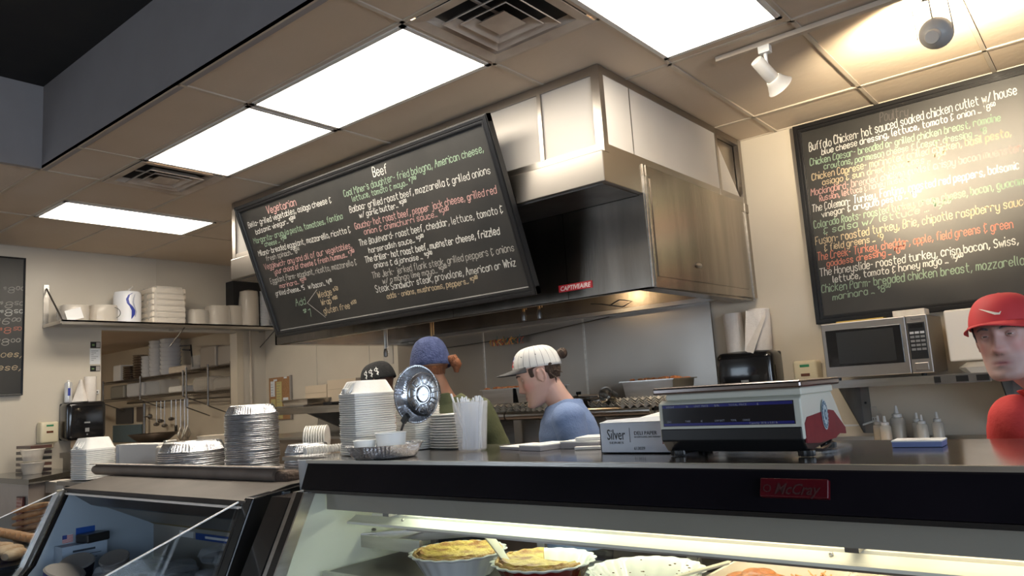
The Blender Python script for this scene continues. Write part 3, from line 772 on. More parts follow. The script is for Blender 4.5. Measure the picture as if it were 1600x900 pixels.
# glass front in its slanting frame
def slant(z): return 1.70 - (1.19 - z) * .50
for (xa, xb, m1) in ((X0 - .035, X0 - .012, STEEL), (X0 - .012, X0 + .028, BLACKG), (X0 + .028, X0 + .036, STEEL)):
    m_ = MB(); m_.prism([(slant(1.19) - .02, 1.19), (slant(.55) - .02, .55), (slant(.55) + .03, .55), (slant(1.19) + .03, 1.19)], 'x', xa, xb); m_.build('front_frame', m1, dc)
m_ = MB(); m_.prism([(slant(1.19) - .03, 1.17), (slant(.55) - .03, .55), (slant(.55) + .1, .55), (slant(1.19) + .06, 1.17)], 'x', X0 - .16, X0 - .04); m_.build('side_pillar', BLACKG, dc)
m_ = MB(); m_.quad((X0 + .03, slant(1.186), 1.186), (X1, slant(1.186), 1.186), (X1, slant(.5), .5), (X0 + .03, slant(.5), .5)); m_.build('front_glass', GLASS, dc)

# ---- left case: open fronted, with glass wings
A0, A1 = -4.50, -2.76
lc = thing('open_display_case', 'open fronted black refrigerated case with glass side wings, left of the lit case', 'display case', (-3.6, 1.9, 0))
def sl(z): return 1.66 - (1.143 - z) * .45
WARMTOP = mat('case_top_metal', (.060, .050, .044), (.10, .085, .075), 3, .5, .2, spec=.3)
m_ = MB(); m_.prism([(1.655, 1.150), (1.66, 1.125), (2.34, 1.17), (2.34, 1.20), (1.86, 1.185)], 'x', A0, A1 + .02); m_.build('case_top', WARMTOP, lc)
B(A0 + .02, A1, 1.650, 1.668, 1.118, 1.128).build('front_lamp_strip', mat('strip_lamp', (1, .9, .8), rough=.3), lc)
m_ = MB(); m_.prism([(1.672, 1.125), (1.78, 1.045), (1.79, 1.05), (1.70, 1.135)], 'x', A0 + .03, A1 - .02); m_.build('inner_hood', mat('brown_inner_panel', (.075, .062, .055), rough=.35), lc)
m_ = MB(); m_.prism([(1.78, 1.045), (1.82, 1.03), (1.82, 1.04), (1.79, 1.055)], 'x', A0 + .03, A1 - .02); m_.build('hood_lip', BLACKP, lc)
IN = mat('case_interior_panel', (.30, .285, .25), (.34, .32, .285), 2, .4)
m_ = MB(); m_.prism([(1.82, 1.04), (2.10, .90), (2.12, .91), (1.84, 1.055)], 'x', A0 + .03, A1 - .02); m_.build('interior_canopy', IN, lc)
m_ = MB(); m_.prism([(2.09, .905), (2.125, .885), (2.125, .895), (2.10, .915)], 'x', A0 + .03, A1 - .02); m_.build('canopy_edge', mat('aged_yellow_trim', (.34, .26, .11), rough=.5), lc)
B(A0 + .03, A1 - .02, 2.12, 2.135, .52, .90).build('interior_back', IN, lc)
m_ = MB()
for k in range(14): m_.box(A0 + .25 + k * .11, A0 + .31 + k * .11, 2.112, 2.121, .655, .664)
m_.build('vent_slots', BLACKP, lc)
B(A0 + .35, A0 + .50, 2.110, 2.121, .84, .872).build('white_clip', WHITE, lc)
lbl = B(A0 + .52, A0 + .95, 2.112, 2.121, .835, .868).build('blue_label', flat('label_blue', (.02, .07, .30), .4), lc)
B(A0 + .62, A0 + .85, 2.1105, 2.1125, .846, .858).build('label_print', PAPER, lbl)
B(A0 + .03, A1 - .02, 1.25, 2.12, .47, .52).build('case_deck', STEELD, lc)
B(A0, A1, 1.2, 2.34, 0, .47).build('case_base', BLACKP, lc)
B(A0, A1, 2.135, 2.34, .47, 1.17).build('case_back', STEELD, lc)
PANEL = mat('case_end_pale', (.36, .43, .50), rough=.35)
m_ = MB(); m_.prism([(1.66, 1.14), (sl(.72), .72), (1.38, .6), (1.2, .55), (1.2, .45), (2.12, .45), (2.12, .93), (1.85, 1.04)], 'x', A0 - .02, A0 + .03); m_.build('end_panel', PANEL, lc)
m_ = MB(); m_.prism([(1.665, 1.16), (sl(.75), .75), (1.2, .5), (1.2, .40), (2.34, .40), (2.34, 1.20), (1.88, 1.18)], 'x', A1, A1 + .06)
m_.build('end_panel', BLACKG, lc, bevel=.006)
def railp(x0, x1, off, wdt, name, m1):
    P = [(sl(1.14) + off, 1.14), (sl(.78) + off, .78), (sl(.70) + off - .05, .68), (1.36 + off, .60), (1.2 + off, .55)]
    Q = [(a + wdt, b + .004) for a, b in P][::-1]
    m_ = MB(); m_.prism(P + Q, 'x', x0, x1); return m_.build(name, m1, lc)
railp(A0 - .03, A0 + .035, 0, .02, 'end_frame', BLACKG)
railp(A0 - .03, A0 + .030, -.035, .02, 'end_frame', STEEL)
railp(A1 - .045, A1 - .015, .02, .035, 'end_strip', flat('strip_pale', (.42, .48, .52), .3))
railp(A1 - .015, A1 + .0, 0, .03, 'end_frame', BLACKG)
m_ = MB(); m_.prism([(1.80, 1.165), (1.70, .75), (1.73, .75), (1.83, 1.165)], 'x', A1 + .06, A1 + .068); m_.build('panel_strip', flat('strip_grey', (.30, .34, .40), .25, .8), lc)
for x in (A0 - .01, A1 - .03):
    m_ = MB(); m_.prism([(1.655, 1.143), (1.05, .935), (1.05, .55), (1.40, .60), (sl(.75), .75)], 'x', x, x + .006); wg = m_.build('glass_wing', GLASSR, lc)
    m_ = MB(); m_.prism([(1.655, 1.146), (1.05, .938), (1.05, .934), (1.655, 1.141)], 'x', x - .001, x + .007); m_.build('glass_edge', flat('glass_edge_white', (.8, .82, .84), .2), wg)
# rolled night cover on top, and the thin panel behind it
NC = mat('night_cover_brown', (.16, .125, .105), (.20, .16, .135), 8, .45, bump=.1, bscale=60)
nc = thing('rolled_night_cover', 'rolled brown vinyl night cover lying along the top of the open case', 'case cover', (-3.7, 1.93, 1.2))
MB().tube([(-4.80, 1.93, 1.212), (-4.76, 1.93, 1.212), (-3.0, 1.93, 1.212), (-2.93, 1.93, 1.21)], [.020, .030, .031, .029], 18).build('roll', NC, nc, smooth=True)
MB().rbox((-2.895, 1.955, 1.205), (.10, .08, .05), .018).build('roll_end', mat('roll_end_frayed', (.10, .07, .055), rough=.9, bump=1, bscale=60), nc)
B(-4.80, -2.90, 1.90, 1.935, 1.243, 1.248).build('cover_rail', flat('rail_pinkish', (.52, .45, .40), .4), nc)
B(-4.9, -2.88, 1.97, 2.34, 1.20, 1.208).build('rear_top', WARMTOP, lc)
# contents of the left case
def packs(): pass
AF = flat('sticker_blue', (.015, .08, .35), .4)
B(A0 + .031, A0 + .034, 1.705, 1.80, .865, .935).build('blue_sticker', AF, lc)
fl_ = MB().box(A0 + .031, A0 + .034, 1.638, 1.690, .868, .908).build('flag_sticker', flat('flag_white', (.7, .7, .7), .5), lc)
for k in range(7): B(A0 + .033, A0 + .0355, 1.638, 1.690, .869 + k * .0057, .872 + k * .0057).build('flag_stripe', flat('flag_red', (.5, .06, .06), .5), fl_)
B(A0 + .034, A0 + .0365, 1.638, 1.660, .888, .908).build('flag_canton', flat('flag_blue', (.03, .06, .25), .5), fl_)
B(A0 + .031, A0 + .034, 1.638, 1.692, .858, .861).build('sticker_print', flat('ink_dark', (.03, .04, .06)), lc)
bx = thing('printed_box', 'pale blue printed cardboard box at back of the open case', 'box', (-4.41, 1.71, .70))
B(-4.463, -4.36, 1.60, 1.82, .701, .862).build('box_body', mat('box_pale_blue', (.38, .47, .58), rough=.5), bx)
B(-4.3598, -4.359, 1.65, 1.76, .828, .838).build('print_line', flat('ink_dark', (.03, .04, .06)), bx)
for k in range(3): B(-4.3598, -4.359, 1.63 + .01 * k, 1.79 - .02 * k, .808 - k * .02, .811 - k * .02).build('print_line', flat('ink_dark', (.03, .04, .06)), bx)
t = MB().rbox((-4.39, 1.76, .886), (.10, .13, .045), .008, M=Matrix.Rotation(.25, 4, 'Z')).build('black_case', BLACKP)
tag(t, 'small black plastic case lying on the pale blue printed box', 'case')
# clear clamshell packs and tubs heaped in the case
def clam(name, x, y, z, rz, s, lab, grp):
    t = thing(name, lab, 'container', (x, y, z), rz, grp)
    MB().lathe([(.001, 0), (.055 * s, 0), (.062 * s, .004), (.075 * s, .035 * s), (.082 * s, .037 * s)], 24, sq=6).build('tray', CLEAR, t, world=False, smooth=True)
    MB().lathe([(.082 * s, .038 * s), (.076 * s, .040 * s), (.066 * s, .070 * s), (.060 * s, .074 * s), (.001, .076 * s)], 24, sq=6, wave=lambda i, th: 1 + .02 * math.cos(16 * th)).build('lid', CLEAR, t, world=False, smooth=True)
    MB().lathe([(.001, .004), (.058 * s, .006), (.064 * s, .03 * s), (.04 * s, .045 * s), (.001, .05 * s)], 16, sq=5, wave=lambda i, th: 1 + .1 * math.sin(5 * th + i)).build('food', rnd.choice([flat('food_pale', (.40, .36, .28)), flat('food_green', (.10, .14, .05)), flat('food_brown', (.20, .11, .06)), flat('food_dark', (.05, .04, .04))]), t, world=False, smooth=True)
    return t
k = 0
for (x, y, z) in [(-3.15, 1.62, .66), (-3.15, 1.45, .64), (-2.95, 1.50, .66), (-2.98, 1.68, .67), (-3.36, 1.55, .62), (-3.55, 1.60, .62), (-3.35, 1.76, .66), (-3.60, 1.80, .66), (-3.80, 1.72, .63),
                  (-3.78, 1.92, .66), (-3.55, 2.0, .70), (-3.30, 1.95, .70), (-3.05, 1.88, .72), (-4.0, 1.9, .64), (-4.02, 1.72, .62), (-3.1, 1.30, .62), (-3.3, 1.36, .62), (-3.55, 1.40, .60)]:
    clam('clear_clamshell', x, y, .702 + (.078 if z > .665 else 0), rnd.uniform(-.6, .6), rnd.uniform(.95, 1.2), 'clear plastic clamshell container heaped in the open display case', 'clear clamshells in the open case')
for zz in (.52, .545):
    pass
B(A0 + .04, A1 - .05, 1.28, 2.1, .52, .70).build('product_tray', mat('tray_dark', (.03, .03, .035), rough=.4), lc)
for (x, y, z, r, c_, lab) in ((-4.22, 1.62, .77, .08, (.02, .02, .03), 'dark round tub with pale lid lying at left of the open case'), (-4.08, 1.50, .76, .09, (.03, .04, .20), 'blue rimmed bowl at front left of the open case'), (-4.12, 1.76, .77, .07, (.25, .22, .20), 'pale grey tub tilted among clamshells in open case')):
    t = thing('deli_tub', lab, 'tub', (x, y, z))
    t.rotation_euler = (.3 * rnd.uniform(-1, 1), .3, 0)
    MB().lathe([(.001, -.05), (r * .8, -.05), (r, .03), (r * 1.03, .034)], 24).build('tub_body', flat('tub_%s' % lab[:4].strip(), c_, .3), t, world=False, smooth=True)
    MB().lathe([(r * 1.03, .035), (r * .95, .042), (r * .8, .04), (.001, .04)], 24).build('tub_lid', mat('tub_lid_grey', (.20, .19, .18), rough=.35), t, world=False, smooth=True)
# ============================================================ WALL MOUNTED THINGS
def Q(rz=0, rx=0, ry=0): return Euler((rx, ry, rz)).to_matrix().to_4x4()
# shelf on the left wall
sh = thing('steel_shelf', 'stainless steel shelf on the left wall loaded with packaged takeout containers', 'shelf', (LW, 3.7, 2.38))
B(LW, LW + .42, 2.63, 4.90, 2.385, 2.40).build('shelf_board', STEEL, sh)
B(LW + .41, LW + .42, 2.63, 4.90, 2.36, 2.40).build('shelf_lip', STEEL, sh)
for y in (2.62, 3.80, 4.85):
    br = MB().box(LW, LW + .012, y, y + .045, 2.37, 2.77 if y < 3 else 2.39).build('bracket', STEEL, sh)
    if y < 3:
        MB().tube([(LW + .02, y + .02, 2.73), (LW + .40, y + .02, 2.40)], .008, 6).build('strut', STEELD, br)
        MB().box(LW, LW + .42, y + .0, y + .006, 2.365, 2.395).build('arm', STEEL, br)
    else:
        MB().tube([(LW + .02, y, 2.20), (LW + .34, y, 2.375)], .006, 6).build('strut', STEELD, br)
def wrap(m_, c, size, sq, parent):
    # crumpled film round a bundle
    rx, ry, hz = size
    return MB().lathe([(.001, 0), (rx * .98, 0), (rx * 1.02, hz * .3), (rx, hz * .8), (rx * .9, hz), (rx * .45, hz * 1.04), (.001, hz * 1.06)], 26, c, sq=sq,
        wave=lambda i, th: 1 + .035 * math.sin(7 * th + i * 2.1) + .02 * math.sin(13 * th - i), sy=ry / rx).build('plastic_wrap', m_, parent, smooth=True)
def bundle(y, w_, d_, h, n, lab, kind='round', x=LW + .21, film=True, m_=None, cat='container pack'):
    t = thing('container_pack', lab, cat, (x, y, 2.40))
    m_ = m_ or FOAMW
    for i in range(n):
        z0 = 2.402 + i * h / n; hh = h / n
        if kind == 'round':
            MB().lathe([(.001, 0), (w_ * .42, 0), (w_ * .49, hh * .75), (w_ * .5, hh * .9), (.001, hh * .92)], 20, (x, y, z0)).build('container', m_, t, smooth=True)
        else:
            MB().rbox((x, y, z0 + hh * .47), (d_, w_, hh * .9), min(.012, hh * .3), 2).build('container', m_, t)
    if film: wrap(BAG, (x, y, 2.402), (w_ * .55, d_ * .56, h * 1.02), 3 if kind == 'round' else 6, t)
    return t
YF = 7.5
b1 = bundle(2.80, .22, .22, .15, 5, 'wrapped round foam bowls with a paper label, leftmost on the wall shelf')
MB().obox((LW + .34, 2.76, 2.46), (.004, .14, .10), Q(0, .3)).build('paper_label', PAPER, b1)
b2 = bundle(3.05, .25, .22, .16, 6, 'wrapped foam bowls with black printed oval, second on the wall shelf')
lb_ = MB().lathe([(.05, -.001), (.055, 0), (.05, .001)], 24, (LW + .335, 3.10, 2.49), Q(0, 0, PI / 2), sy=1.3).build('printed_oval', flat('ink_black', (.03, .03, .03)), b2)
pk = thing('napkin_pack', 'white wrapped napkin pack with a large blue swirl', 'napkin pack', (LW + .20, 3.29, 2.40))
MB().lathe([(.001, 0), (.118, 0), (.126, .05), (.124, .28), (.115, .31), (.05, .325), (.001, .33)], 28, (LW + .20, 3.29, 2.401), wave=lambda i, th: 1 + .012 * math.sin(9 * th + i)).build('pack_body', mat('pack_white', (.78, .78, .80), rough=.25), pk, smooth=True)
MB().tube([(LW + .2, 3.29, 2.72), (LW + .22, 3.31, 2.75), (LW + .19, 3.34, 2.77)], [.02, .008, .012], 8).build('twisted_end', BAG, pk, smooth=True)
BL_ = flat('swirl_blue', (.03, .05, .32), .4); GR_ = flat('swirl_grey', (.42, .44, .52), .4)
def onpack(a, z): # angle around pack, facing +X and -Y
    return (LW + .20 + .128 * math.cos(a), 3.29 + .128 * math.sin(a), 2.40 + z)
def swirl(P, W_, m_):
    mb = MB(); L_ = []; R_ = []
    for (a, z), w_ in zip(P, W_):
        L_.append(mb.bm.verts.new(onpack(a - w_, z))); R_.append(mb.bm.verts.new(onpack(a + w_, z)))
    for i in range(len(P) - 1): mb.bm.faces.new((L_[i], R_[i], R_[i + 1], L_[i + 1]))
    return mb.build('swirl', m_, pk, solid=.0015)
swirl([(-.05, .29), (-.30, .27), (-.42, .23), (-.35, .19), (-.15, .16), (0.02, .12), (-.0, .08), (-.12, .04)], [.02, .06, .09, .09, .11, .14, .12, .02], BL_)
swirl([(.12, .28), (.02, .24), (-.02, .20), (.10, .15), (.22, .11), (.15, .06)], [.02, .05, .05, .05, .05, .02], GR_)
bundle(3.63, .34, .30, .36, 6, 'tall bag of square foam takeout boxes beside the napkin pack', 'box')
bundle(3.99, .19, .20, .16, 4, 'small bag of foam cups right of the tall bag on wall shelf')
bundle(4.22, .22, .22, .21, 5, 'bag of wrapped foam bowls in the middle right of the wall shelf')
bundle(4.41, .17, .20, .22, 6, 'bag of short foam cups before the dark box on wall shelf')
bundle(4.56, .17, .17, .38, 9, 'tall bag of stacked foam cups before the dark box on wall shelf', x=LW + .27)
cs = thing('cup_sleeve', 'long sleeve of ribbed white plastic cups near the wall corner', 'cups', (LW + .33, 4.72, 2.4))
for i in range(22): MB().lathe([(.050, 0), (.053, .006), (.054, .014), (.046, .016)], 18, (LW + .33, 4.72, 2.402 + i * .018)).build('cup', FROST, cs, smooth=True)
cs = thing('cup_sleeve', 'second ribbed cup sleeve, nearest the hanging menu board', 'cups', (LW + .33, 4.84, 2.4))
for i in range(22): MB().lathe([(.050, 0), (.053, .006), (.054, .014), (.046, .016)], 18, (LW + .33, 4.84, 2.402 + i * .018)).build('cup', FROST, cs, smooth=True)
t = B(LW + .01, LW + .16, 4.44, 4.90, 2.405, 2.92).build('dark_box', mat('dark_cardboard', (.02, .02, .022), rough=.6)); tag(t, 'tall black box at the right end of the wall shelf', 'box')

# notices on the left wall
for (y0, y1, z0, z1, m_, lab) in ((3.035, 3.125, 2.185, 2.245, BLACKP, 'dark square notice at the top by the doorway edge'), (3.03, 3.125, 2.03, 2.18, PAPER, 'white paper note between two dark squares by doorway'), (3.035, 3.125, 1.96, 2.015, BLACKP, 'dark square notice below the white note by doorway')):
    t = B(LW + .001, LW + .004, y0, y1, z0, z1).build('wall_notice', m_); tag(t, lab, 'notice')
    if m_ is BLACKP:
        B(LW + .004, LW + .005, y0 + .052, y1 - .004, z0 + .006, z1 - .006).build('notice_stripe', flat('notice_grey', (.35, .32, .30)), t)
        B(LW + .004, LW + .005, y0 + .014, y0 + .036, z0 + .02, z1 - .022).build('notice_mark', flat('notice_green', (.15, .25, .10)), t)
    else:
        for k in range(6): B(LW + .004, LW + .005, y0 + .012, y1 - .02 - .02 * (k % 3), z1 - .025 - k * .018, z1 - .021 - k * .018).build('note_line', flat('ink_grey', (.2, .2, .2)), t)
t = B(LW + .001, LW + .014, 3.075, 3.115, 1.745, 1.785).build('wall_switch', WHITE, bevel=.003); tag(t, 'small switch plate beside the doorway above the dispenser', 'switch')
B(LW + .014, LW + .018, 3.09, 3.10, 1.76, 1.77).build('toggle', BLACKP, t)
# towel dispensers
def dispenser(o, axis, w_, h, d, lab, out=None):
    # o: lower left corner on the wall (seen from the room); axis 'x' (back wall) or 'y' (left wall)
    t = thing('towel_dispenser', lab, 'towel dispenser', o)
    def P(a, dep, z): return (o[0] + a, o[1] - dep, o[2] + z) if axis == 'x' else (o[0] + dep, o[1] + a, o[2] + z)
    c = P(w_ / 2, d / 2, h / 2)
    MB().rbox(c, (w_, d, h) if axis == 'x' else (d, w_, h), .045, 5).build('cover', BLACKG, t, smooth=True)
    c = P(w_ / 2, .015, h / 2); MB().rbox(c, (w_ * .96, .03, h * .96) if axis == 'x' else (.03, w_ * .96, h * .96), .01).build('back_plate', BLACKP, t)
    for (a, z, s) in ((w_ / 2, h * .26, .035), (w_ / 2, h * .14, .012)):
        c = P(a, d + .001, z); MB().rbox(c, (s, .003, s) if axis == 'x' else (.003, s, s), .001).build('printed_mark', flat('mark_grey', (.25, .25, .25)), t)
    c = P(w_ / 2, d + .001, h * .45); MB().rbox(c, (.05, .003, .014) if axis == 'x' else (.003, .05, .014), .001).build('maker_mark', flat('mark_grey', (.25, .25, .25)), t)
    return t
dl = dispenser((LW + .001, 2.765, 1.325), 'y', .345, .35, .20, 'black paper towel dispenser on left wall beside the doorway')
tw_ = MB()
zz = [(LW + .12, 2.83 + k * .024, 1.262 - (.012 if k % 2 else 0)) for k in range(11)]
vs = [(LW + .12, 2.83, 1.33), (LW + .12, 3.07, 1.33)] + zz[::-1]
tw_.quad(*vs); tw_.build('towel_sheet', mat('kraft_towel', (.58, .42, .28), rough=.8), dl, solid=.002)
dr_ = dispenser((-2.13, 4.929, 1.32), 'x', .385, .345, .20, 'black paper towel dispenser on back wall behind the scale')
def roll(x, y, z, r, h, tx, ty, lab, sheet=True):
    t = thing('paper_towel_roll', lab, 'paper towel', (x, y, z))
    M_ = Q(0, tx, ty)
    MB().lathe([(.001, h), (r * .35, h), (r * .36, h - .004), (r * .98, h), (r, h - .004), (r, .003), (r * .98, 0), (.001, 0)], 24, (x, y, z), M_).build('towel_roll', mat('towel_white', (.74, .68, .62), (.78, .72, .66), 30, .85, bump=.3, bscale=150), t, smooth=True)
    return t
r1 = roll(-2.02, 4.85, 1.668, .062, .26, .0, -.03, 'left paper towel roll standing on the black dispenser by hood')
r2 = roll(-1.85, 4.85, 1.668, .068, .27, .0, .03, 'right paper towel roll on the black dispenser, loose sheet hanging')
sm = MB(); sm.quad((-1.90, 4.775, 1.93), (-1.78, 4.80, 1.92), (-1.775, 4.785, 1.88), (-1.87, 4.74, 1.64), (-1.93, 4.765, 1.67)); sm.build('loose_sheet', MATS['towel_white'], r2, solid=.002)
roll(LW + .10, 3.0, 1.676, .052, .23, 0, 0, 'paper towel roll standing on the left wall dispenser')
cn = thing('paper_cone', 'crumpled sheet of paper towel on the left wall dispenser', 'paper towel', (LW + .12, 2.90, 1.676))
MB().lathe([(.065, 0), (.05, .06), (.028, .14), (.012, .20), (.001, .205)], 12, (LW + .12, 2.91, 1.677), wave=lambda i, th: 1 + .18 * math.sin(3 * th + i)).build('crumpled_sheet', MATS['towel_white'], cn, smooth=True)
sp = thing('spray_can', 'white aerosol can with blue mark on the left wall dispenser', 'spray can', (LW + .10, 2.81, 1.676))
MB().lathe([(.001, 0), (.032, 0), (.033, .004), (.033, .165), (.028, .18), (.012, .188)], 20, (LW + .10, 2.81, 1.676)).build('can_body', mat('can_white', (.62, .62, .62), rough=.25, metal=.3), sp, smooth=True)
MB().lathe([(.012, .186), (.012, .200), (.006, .204), (.001, .205)], 12, (LW + .10, 2.81, 1.676)).build('nozzle', WHITE, sp, smooth=True)
MB().rbox((LW + .133, 2.805, 1.77), (.004, .02, .07), .001).build('blue_mark', BL_, sp)
# soap dispensers
def soap(o, axis, lab):
    t = thing('soap_dispenser', lab, 'soap dispenser', o)
    w_, h, d = .15, .235, .11
    def P(a, dep, z): return (o[0] + a, o[1] - dep, o[2] + z) if axis == 'x' else (o[0] + dep, o[1] + a, o[2] + z)
    def S(a, b, c): return (a, b, c) if axis == 'x' else (b, a, c)
    MB().rbox(P(w_ / 2, d / 2, h * .6), S(w_, d, h * .8), .018, 3).build('cover', BEIGEP, t, smooth=True)
    MB().rbox(P(w_ / 2, d * .42, h * .13), S(w_ * .62, d * .7, h * .26), .015, 3).build('push_bar', mat('soap_push', (.58, .50, .36), rough=.3), t, smooth=True)
    MB().rbox(P(w_ / 2, d + .001, h * .86), S(.058, .003, .016), .001).build('green_logo', flat('logo_green', (.03, .22, .10), .4), t)
    MB().rbox(P(w_ / 2, d + .001, h * .62), S(.055, .004, .018), .001).build('window', flat('soap_window', (.12, .04, .02), .2), t)
soap((LW + .001, 2.585, 1.275), 'y', 'beige soap dispenser on left wall beside the black dispenser')
soap((-1.655, 4.929, 1.345), 'x', 'beige soap dispenser on back wall left of the microwave')

# ------------------------------------------------------------ microwave corner
ms = thing('steel_shelf', 'steel wall shelf carrying the microwave on triangular brackets', 'shelf', (-.9, 4.9, 1.44))
B(-1.315, 1.2, 4.45, 4.925, 1.425, 1.445).build('shelf_board', STEEL, ms)
B(-1.315, 1.2, 4.44, 4.452, 1.405, 1.447).build('shelf_lip', STEEL, ms)
for x in (-1.30, -.52, .6):
    b_ = MB(); b_.prism([(4.47, 1.42), (4.92, 1.42), (4.92, 1.125), (4.885, 1.125)], 'x', x, x + .006); b_ = b_.build('bracket', STEELD, ms)
    B(x - .0, x + .05, 4.905, 4.925, 1.12, 1.42).build('bracket_flange', STEELD, b_)
    MB().sphere((x + .028, 4.903, 1.30), .008, 8, 6).build('bolt', BLACKP, b_)
mw = thing('microwave_oven', 'stainless steel microwave oven with black door and keypad', 'microwave', (-1.07, 4.66, 1.46))
mx0, mx1, my, mz0, mz1 = -1.345, -.80, 4.475, 1.462, 1.770
B(mx0, mx1, my, my + .38, mz0, mz1).build('oven_body', mat('microwave_steel', (.34, .31, .285), rough=.38, metal=.9), mw, bevel=.006)
B(mx0, mx1 - .105, my - .018, my, mz0, mz1).build('door', MATS['microwave_steel'], mw, bevel=.005)
B(mx0 + .022, mx1 - .13, my - .021, my - .017, mz0 + .062, mz1 - .04).build('door_window', BLACKG, mw, bevel=.002)
B(mx0 + .08, mx1 - .17, my - .0225, my - .0205, mz0 + .075, mz1 - .055).build('window_mesh', mat('oven_mesh', (.018, .018, .018), rough=.35), mw)
B(mx1 - .103, mx1, my - .018, my, mz0, mz1).build('control_panel', MATS['microwave_steel'], mw, bevel=.004)
cp = B(mx1 - .098, mx1 - .014, my - .021, my - .017, mz0 + .075, mz1 - .038).build('keypad', BLACKP, mw, bevel=.002)
B(mx1 - .088, mx1 - .024, my - .0225, my - .0205, mz1 - .068, mz1 - .048).build('clock_display', BLACKG, cp)
for r in range(5):
    for c in range(3):
        B(mx1 - .09 + c * .025, mx1 - .07 + c * .025, my - .0225, my - .0205, mz1 - .10 - r * .022, mz1 - .088 - r * .022).build('key', flat('key_grey', (.20, .20, .20) if r else (.55, .55, .55), .5) if r else flat('key_white', (.55, .55, .55), .5), cp)
B(mx1 - .085, mx1 - .02, my - .022, my - .017, mz0 + .015, mz0 + .055).build('door_button', MATS['microwave_steel'], mw, bevel=.003)
printed('maker_name', 'Panasonic', .014, flat('ink_dark', (.03, .04, .06)), mw, (mx1 - .052, my - .0185, mz1 - .026), (PI / 2, 0, 0), width=.05)
for x in (mx0 + .05, mx1 - .06): MB().lathe([(.001, 0), (.012, 0), (.014, .018), (.001, .018)], 10, (x, my + .04, 1.445)).build('foot', BLACKP, mw)
t = B(-1.27, -1.02, 4.50, 4.60, 1.7725, 1.779).build('yellow_folder', flat('folder_yellow', (.62, .42, .10), .6)); tag(t, 'yellow paper lying on top of the microwave', 'paper')
t = MB().rbox((-.90, 4.60, 1.79), (.16, .12, .035), .004).build('white_tray', FOAMW); tag(t, 'small white box on the top right of the microwave', 'box')
t = MB().rbox((-.50, 4.66, 1.645), (.46, .30, .27), .01).build('white_carton', mat('carton_white', (.74, .68, .60), rough=.6)); tag(t, 'white carton on the shelf right of the microwave', 'box')
pb = MB().lathe([(.001, 0), (.24, 0), (.26, .03), (.22, .055), (.10, .05), (.001, .06)], 30, (-.44, 4.62, 1.447), sq=5, sy=.62, wave=lambda i, th: 1 + .03 * math.sin(9 * th + 2 * i)).build('plastic_bag', BAG, smooth=True)
tag(pb, 'crumpled clear plastic bag under the white carton on shelf', 'bag')
t = thing('power_strip', 'black label strip and outlet on the shelf edge', 'power strip', (-.66, 4.44, 1.425))
B(-.80, -.55, 4.425, 4.44, 1.40, 1.445).build('strip_body', STEELD, t)
for x in (-.80, -.70, -.61): B(x, x + (.03 if x < -.75 else .055), 4.422, 4.427, 1.408, 1.438).build('black_label', BLACKP, t)
def outlet(x, z, lab, w_=.07, h=.115):
    t = thing('wall_outlet', lab, 'outlet', (x, 4.925, z))
    MB().rbox((x, 4.925, z), (w_, .01, h), .003).build('cover_plate', mat('outlet_plate', (.52, .47, .40), rough=.4), t)
    for dz in (-.025, .025):
        s_ = MB().rbox((x, 4.919, z + dz), (.034, .004, .028), .002).build('socket', WHITE, t)
        for dx in (-.007, .007): B(x + dx - .0015, x + dx + .0015, 4.915, 4.918, z + dz - .004, z + dz + .007).build('slot', BLACKP, s_)
outlet(-1.235, 1.175, 'wall outlet with white cord below the microwave shelf')
outlet(-7.215, 2.30, 'small outlet box high on the back wall by the corner', .09, .22)
outlet(-5.57, 2.0, 'tall outlet box on back wall left of the blue capped cook', .14, .30)
t = B(-1.32, -1.22, 4.918, 4.926, 1.20, 1.275).build('wall_plate', MATS['outlet_plate'], bevel=.002); tag(t, 'blank wall plate beside the outlet under the microwave', 'wall plate')
t = MB().tube([(-1.24, 4.905, 1.19), (-1.30, 4.87, 1.17), (-1.38, 4.80, 1.175), (-1.44, 4.74, 1.24), (-1.46, 4.72, 1.36), (-1.40, 4.74, 1.47)], .006, 8).build('power_cord', WHITE, smooth=True); tag(t, 'white power cord looping from outlet up behind the microwave', 'cord')
t = thing('wall_latch', 'dark metal latch plate on wall right of the shelf bracket', 'latch', (-.70, 4.92, 1.33))
MB().rbox((-.43, 4.918, 1.36), (.075, .012, .17), .002).build('plate', STEELD, t)
MB().rbox((-.43, 4.90, 1.37), (.035, .03, .035), .004).build('knob', STEEL, t)
# back counter with sauce bottles
bc = thing('back_counter', 'steel work counter along the back wall under the microwave', 'counter', (0, 4.6, 0))
B(-1.75, 4.0, 4.25, 4.92, 1.035, 1.065).build('counter_top', STEEL, bc)
B(-1.73, 4.0, 4.30, 4.92, 0, 1.035).build('counter_body', STEELD, bc)
B(-1.75, 4.0, 4.905, 4.925, 1.065, 1.10).build('upstand', STEEL, bc)
def squeeze(x, y, r, h, col, lab, fill):
    t = thing('squeeze_bottle', lab, 'squeeze bottle', (x, y, 1.066))
    MB().lathe([(.001, 0), (r, 0), (r, h * .62), (r * .85, h * .68), (r * .6, h * .70)], 18, (x, y, 1.066)).build('bottle_body', plastic_film('bottle_clear', (.80, .76, .68), .5), t, smooth=True)
    MB().lathe([(.001, 0.002), (r * .93, .002), (r * .93, h * .62 * fill), (.001, h * .62 * fill)], 16, (x, y, 1.066)).build('sauce', flat('sauce_' + '_'.join('%d' % (c * 100) for c in col), col, .3), t, smooth=True)
    MB().lathe([(r * .66, h * .69), (r * .66, h * .78), (r * .3, h * .80), (.006, h), (.001, h)], 16, (x, y, 1.066)).build('nozzle_cap', WHITE, t, smooth=True)
squeeze(-1.175, 4.74, .031, .165, (.60, .38, .08), 'squeeze bottle of yellow mustard, leftmost on back counter', .9)
